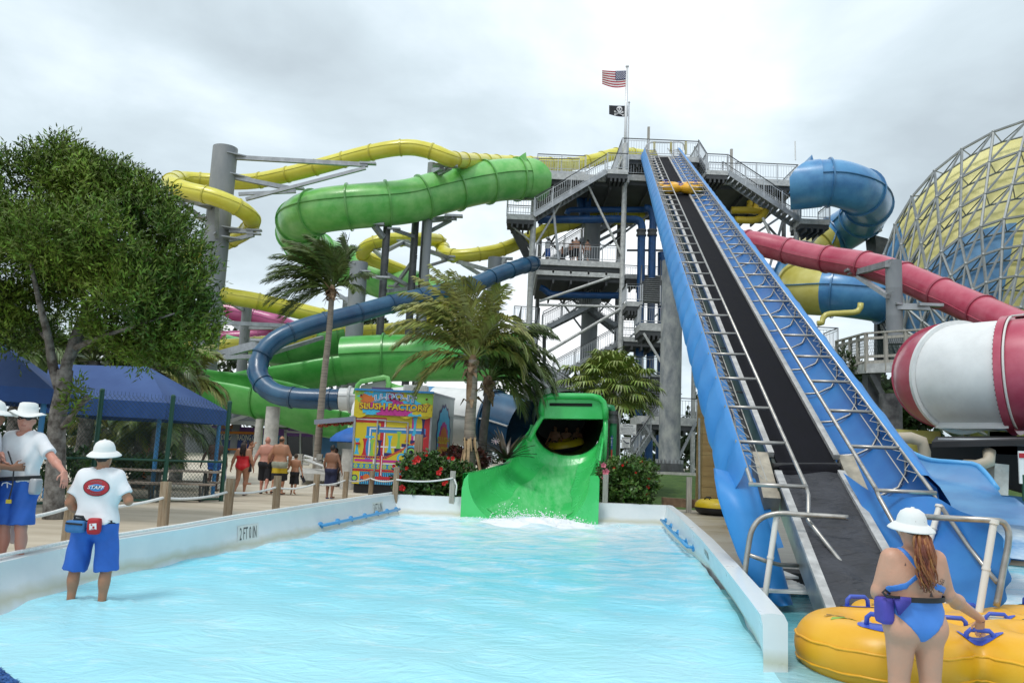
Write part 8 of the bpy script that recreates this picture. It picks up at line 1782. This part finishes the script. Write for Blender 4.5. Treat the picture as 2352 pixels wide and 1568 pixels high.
for dx, dz, lb in ((-.30, .60, 'dark sandal in the left hand of the small boy'), (.27, .52, 'dark sandal in the right hand of the small boy')):
    g = gl(673, 1136); b = MB(); b.box((g[0] + dx, g[1] + .03, g[2] + dz), (.09, .05, .25), Matrix.Rotation(.5 * (1 if dx < 0 else -1), 3, 'Y')); b.tube([(g[0] + dx - .03, g[1], g[2] + dz), (g[0] + dx, g[1] - .05, g[2] + dz + .03), (g[0] + dx + .03, g[1], g[2] + dz)], .012, 5); tag(b.build('sandal', M_flip), lb, 'sandal')
person('boy in long navy shorts with white hems walking away beside the kiosk', gl(756, 1145), 1.62, math.radians(-4), {'elbR': (.29, -.04, 1.17), 'wriR': (.36, -.02, .92), 'elbL': (-.26, .03, 1.16), 'wriL': (-.24, .12, .94), 'kneL': (-.09, .05, .5), 'ankL': (-.08, .0, .09), 'kneR': (.09, .02, .5), 'ankR': (.10, -.12, .11)}, 'brown', .98, .016, [('shorts', [M_navy, mat('white_hem', (.6, .6, .6), .8)], dict(hem=.44, flare=1.2, mi=lambda c: (c[:, 2] < .475).astype(int)))], ('short', bk_hair), shoes=mat('blue_sandal', (.03, .04, .14), .7))
gq = P(571, 1075, 31); person('shirtless boy shading his eyes in front of the shop sign', (gq.x, 31, ground_z(31)), 1.62, math.radians(-75), {'elbR': (.36, .12, 1.52), 'wriR': (.16, .17, 1.66), 'hanR': (-.9, .1, .1)}, 'tan', .95, .018, [('shorts', M_blk, dict(hem=.50))], ('short', bk_hair), face=True)
gt = person('man in blue trunks with a striped towel behind the corner of the chain link fence', gl(487, 1128), 1.72, math.radians(8), {**strideB, 'elbL': (-.34, -.03, 1.15), 'wriL': (-.42, .02, .90), 'elbR': (.34, -.02, 1.15), 'wriR': (.38, .03, .92)}, 'dark', 1.08, .017, [('shorts', [mat('trunk_blue', (.02, .10, .40), .7), mat('white_hem', (.6, .6, .6), .8)], dict(hem=.70, top=1.02, mi=lambda c: (c[:, 2] > .97).astype(int)))], ('short', bk_hair), shoes=M_flip)
g = gl(505, 1128); b = MB(); b.grid([[V((g[0] + .02 + .15 * i / 6 + .01 * math.sin(j), g[1] - .05 + .03 * math.sin(i * 2 + j * .5), g[2] + .92 - .62 * j / 10)) for i in range(7)] for j in range(11)]); b.m = [(i // 1) % 2 for i in range(len(b.f))]
tag(b.build('towel', [mat('towel_blue', (.03, .06, .28), .9), mat('towel_white', (.5, .52, .6), .9)], None, True), 'blue and white towel hanging from the hand of the man behind the fence', 'towel')
gs = P(771, 1100, 31.5); person('dark skinned man with a black shoulder strap standing beside the parasol', (gs.x - .05, 31.5, .20), 1.62, math.radians(150), {}, 'dark', 1.05, .02, [('shorts', M_blk, dict(hem=.5))], ('short', bk_hair), face=True)
go = P(343, 1090, 27); person('person in an orange wrap and pale top seen through the fence under the canopy', (go.x, 27, .26), 1.66, math.radians(80), {'elbR': (.30, .12, 1.2), 'wriR': (.20, .35, 1.1), 'elbL': (-.28, .12, 1.2), 'wriL': (-.2, .35, 1.1)}, 'tan', 1.1, .02, [('t_shirt', mat('peach_top', (.5, .26, .18), .8), dict(hem=.98)), ('shorts', mat('orange_wrap', (.60, .13, .01), .8), dict(hem=.35, flare=1.3))], ('short', mat('grey_hair', (.3, .28, .26), .7)))
# ---- people on the tower platform
def tw(u, Y=53.2): q = P(u, 596, Y); return (q.x, Y, p1[0].z + .01)
person('lifeguard in white shirt and blue shorts on the tower platform', tw(1257), 1.75, math.radians(-60), {'elbR': (.32, .05, 1.2), 'wriR': (.40, .2, 1.1)}, 'dark', 1.05, .022, [('t_shirt', M_tee, dict(hem=.95)), ('shorts', M_boardb, dict(hem=.45, flare=1.3))], None, 'pith')
person('small child stretching out an arm on the tower platform', tw(1291), 1.18, math.radians(60), {'elbR': (.36, .1, 1.4), 'wriR': (.55, .25, 1.35), 'elbL': (-.36, .1, 1.3), 'wriL': (-.5, .3, 1.2)}, 'tan', .95, .022, [('shorts', M_blk, dict(hem=.45))], ('short', bk_hair))
person('boy in dark shorts leaning his arm, left one of the three boys on the tower', tw(1313), 1.68, math.radians(-20), strideA, 'tan', .98, .022, [('shorts', M_blk, dict(hem=.42))], ('short', bk_hair))
person('boy with a bare pale back, middle one of the three boys on the tower', tw(1322, 52.8), 1.74, math.radians(5), {'elbL': (-.33, .05, 1.3), 'wriL': (-.25, .25, 1.4)}, 'fair', 1.0, .022, [('shorts', M_blk, dict(hem=.42))], ('short', bk_hair))
person('dark haired boy half hidden behind the middle boy on the tower', tw(1331, 53.6), 1.68, math.radians(-10), {}, 'tan', .98, .022, [('shorts', M_navy, dict(hem=.42))], ('short', bk_hair))
person('boy in black and white patterned shorts standing at the right of the tower group', tw(1349), 1.72, math.radians(35), strideB, 'fair', .95, .022, [('shorts', [M_blk, mat('pattern_white', (.55, .55, .55), .8)], dict(hem=.42, mi=lambda c: ((np.sin(c[:, 0] * 70) * np.sin(c[:, 2] * 55)) > .1).astype(int)))], ('short', bk_hair))
# ---- riders in the tunnel
seat = dict(kneL=(-.11, .40, .96), ankL=(-.12, .72, .80), kneR=(.11, .40, .96), ankR=(.12, .72, .80), elbL=(-.30, .0, 1.18), wriL=(-.38, .15, .98), elbR=(.30, .0, 1.18), wriR=(.38, .15, .98))
ic = inr.location
for dx, dy, rz, s_, lb in ((-.42, .05, 160, 'tan', 'rider on the left side of the raft in the dark tunnel'), (.05, .45, 180, 'tan', 'rider at the back of the raft in the dark tunnel'), (.45, .1, 205, 'brown', 'rider on the right side of the raft in the dark tunnel')):
    person(lb, (ic.x + dx, ic.y + dy, ic.z - .58), 1.55, math.radians(rz), seat, s_, 1.0, .02, [('shorts', M_navy, dict(hem=.6))], ('short', bk_hair), face=True)
# ================================================================ SKY, SUN, CAMERA
SUN_EL, SUN_AZ = math.radians(62), math.radians(-35)     # azimuth measured from +Y towards +X
w = bpy.data.worlds.new('World'); scene.world = w; w.use_nodes = True
nt = w.node_tree; N = nt.nodes; L = nt.links; N.clear()
out = N.new('ShaderNodeOutputWorld'); bg = N.new('ShaderNodeBackground'); L.new(bg.outputs[0], out.inputs[0])
sky = N.new('ShaderNodeTexSky'); sky.sky_type = 'NISHITA'; sky.sun_disc = False; sky.sun_elevation = SUN_EL; sky.sun_rotation = SUN_AZ; sky.dust_density = 2.0
tc = N.new('ShaderNodeTexCoord'); sx = N.new('ShaderNodeSeparateXYZ'); L.new(tc.outputs['Generated'], sx.inputs[0])
az = N.new('ShaderNodeMath'); az.operation = 'MAXIMUM'; az.inputs[1].default_value = 0.0; L.new(sx.outputs['Z'], az.inputs[0])
ad = N.new('ShaderNodeMath'); ad.inputs[1].default_value = .22; L.new(az.outputs[0], ad.inputs[0])
dx = N.new('ShaderNodeMath'); dx.operation = 'DIVIDE'; L.new(sx.outputs['X'], dx.inputs[0]); L.new(ad.outputs[0], dx.inputs[1])
dy = N.new('ShaderNodeMath'); dy.operation = 'DIVIDE'; L.new(sx.outputs['Y'], dy.inputs[0]); L.new(ad.outputs[0], dy.inputs[1])
cb = N.new('ShaderNodeCombineXYZ'); L.new(dx.outputs[0], cb.inputs[0]); L.new(dy.outputs[0], cb.inputs[1])
def noise(sc, det, rough, dist, off):
    mp = N.new('ShaderNodeMapping'); mp.inputs['Location'].default_value = off; L.new(cb.outputs[0], mp.inputs['Vector'])
    n = N.new('ShaderNodeTexNoise'); n.inputs['Scale'].default_value = sc; n.inputs['Detail'].default_value = det; n.inputs['Roughness'].default_value = rough; n.inputs['Distortion'].default_value = dist; L.new(mp.outputs[0], n.inputs['Vector']); return n.outputs['Fac']
n1 = noise(0.55, 8, .50, .5, (6.4, 5.1, 0)); n2 = noise(1.5, 9, .52, .4, (7.3, 2.2, 0))
mx = N.new('ShaderNodeMath'); mx.operation = 'MULTIPLY_ADD'; mx.inputs[1].default_value = .38; L.new(n2, mx.inputs[0])
m2 = N.new('ShaderNodeMath'); m2.operation = 'MULTIPLY'; m2.inputs[1].default_value = .70; L.new(n1, m2.inputs[0]); L.new(m2.outputs[0], mx.inputs[2])
rp = N.new('ShaderNodeValToRGB'); L.new(mx.outputs[0], rp.inputs[0]); e = rp.color_ramp.elements
e[0].position = .41; e[0].color = (.56, .65, .71, 1); e[1].position = .62; e[1].color = (1.15, 1.18, 1.2, 1)
k = e.new(.50); k.color = (.72, .84, .91, 1); k = e.new(.555); k.color = (.88, 1.0, 1.08, 1)
mxs = N.new('ShaderNodeMix'); mxs.data_type = 'RGBA'; mxs.inputs[0].default_value = .93
sc_ = N.new('ShaderNodeMix'); sc_.data_type = 'RGBA'; sc_.blend_type = 'MULTIPLY'; sc_.inputs[0].default_value = 1; sc_.inputs[7].default_value = (.10, .10, .10, 1); L.new(sky.outputs[0], sc_.inputs[6])
L.new(sc_.outputs[2], mxs.inputs[6]); L.new(rp.outputs[0], mxs.inputs[7]); L.new(mxs.outputs[2], bg.inputs[0]); bg.inputs[1].default_value = 1.0
sd = bpy.data.lights.new('sun', 'SUN'); sd.energy = 1.5; sd.angle = math.radians(14); sd.color = (1, .97, .92)
so = bpy.data.objects.new('sun', sd); COL.objects.link(so)
dirv = V((math.sin(SUN_AZ) * math.cos(SUN_EL), -math.cos(SUN_AZ) * math.cos(SUN_EL), math.sin(SUN_EL)))
so.rotation_euler = dirv.to_track_quat('Z', 'Y').to_euler(); so.location = (0, 0, 60)
sky.sun_rotation = math.atan2(dirv.x, dirv.y)
cd = bpy.data.cameras.new('camera'); co = bpy.data.objects.new('camera', cd); COL.objects.link(co)
cd.sensor_width = 36; cd.lens = 36 * F0 / 2352; cd.clip_start = .05; cd.clip_end = 4000
co.matrix_world = Matrix((IR, IU, -FW)).transposed().to_4x4(); co.location = CAM
scene.camera = co
vs = scene.view_settings; vs.view_transform = 'Standard'; vs.look = 'None'; vs.exposure = 0.08; vs.gamma = 1
scene.render.engine = 'CYCLES'; scene.cycles.max_bounces = 6; scene.cycles.use_denoising = True
for o in list(COL.objects):
    if o.parent is None and o.get('label') and not o.get('kind'): o['kind'] = 'thing'
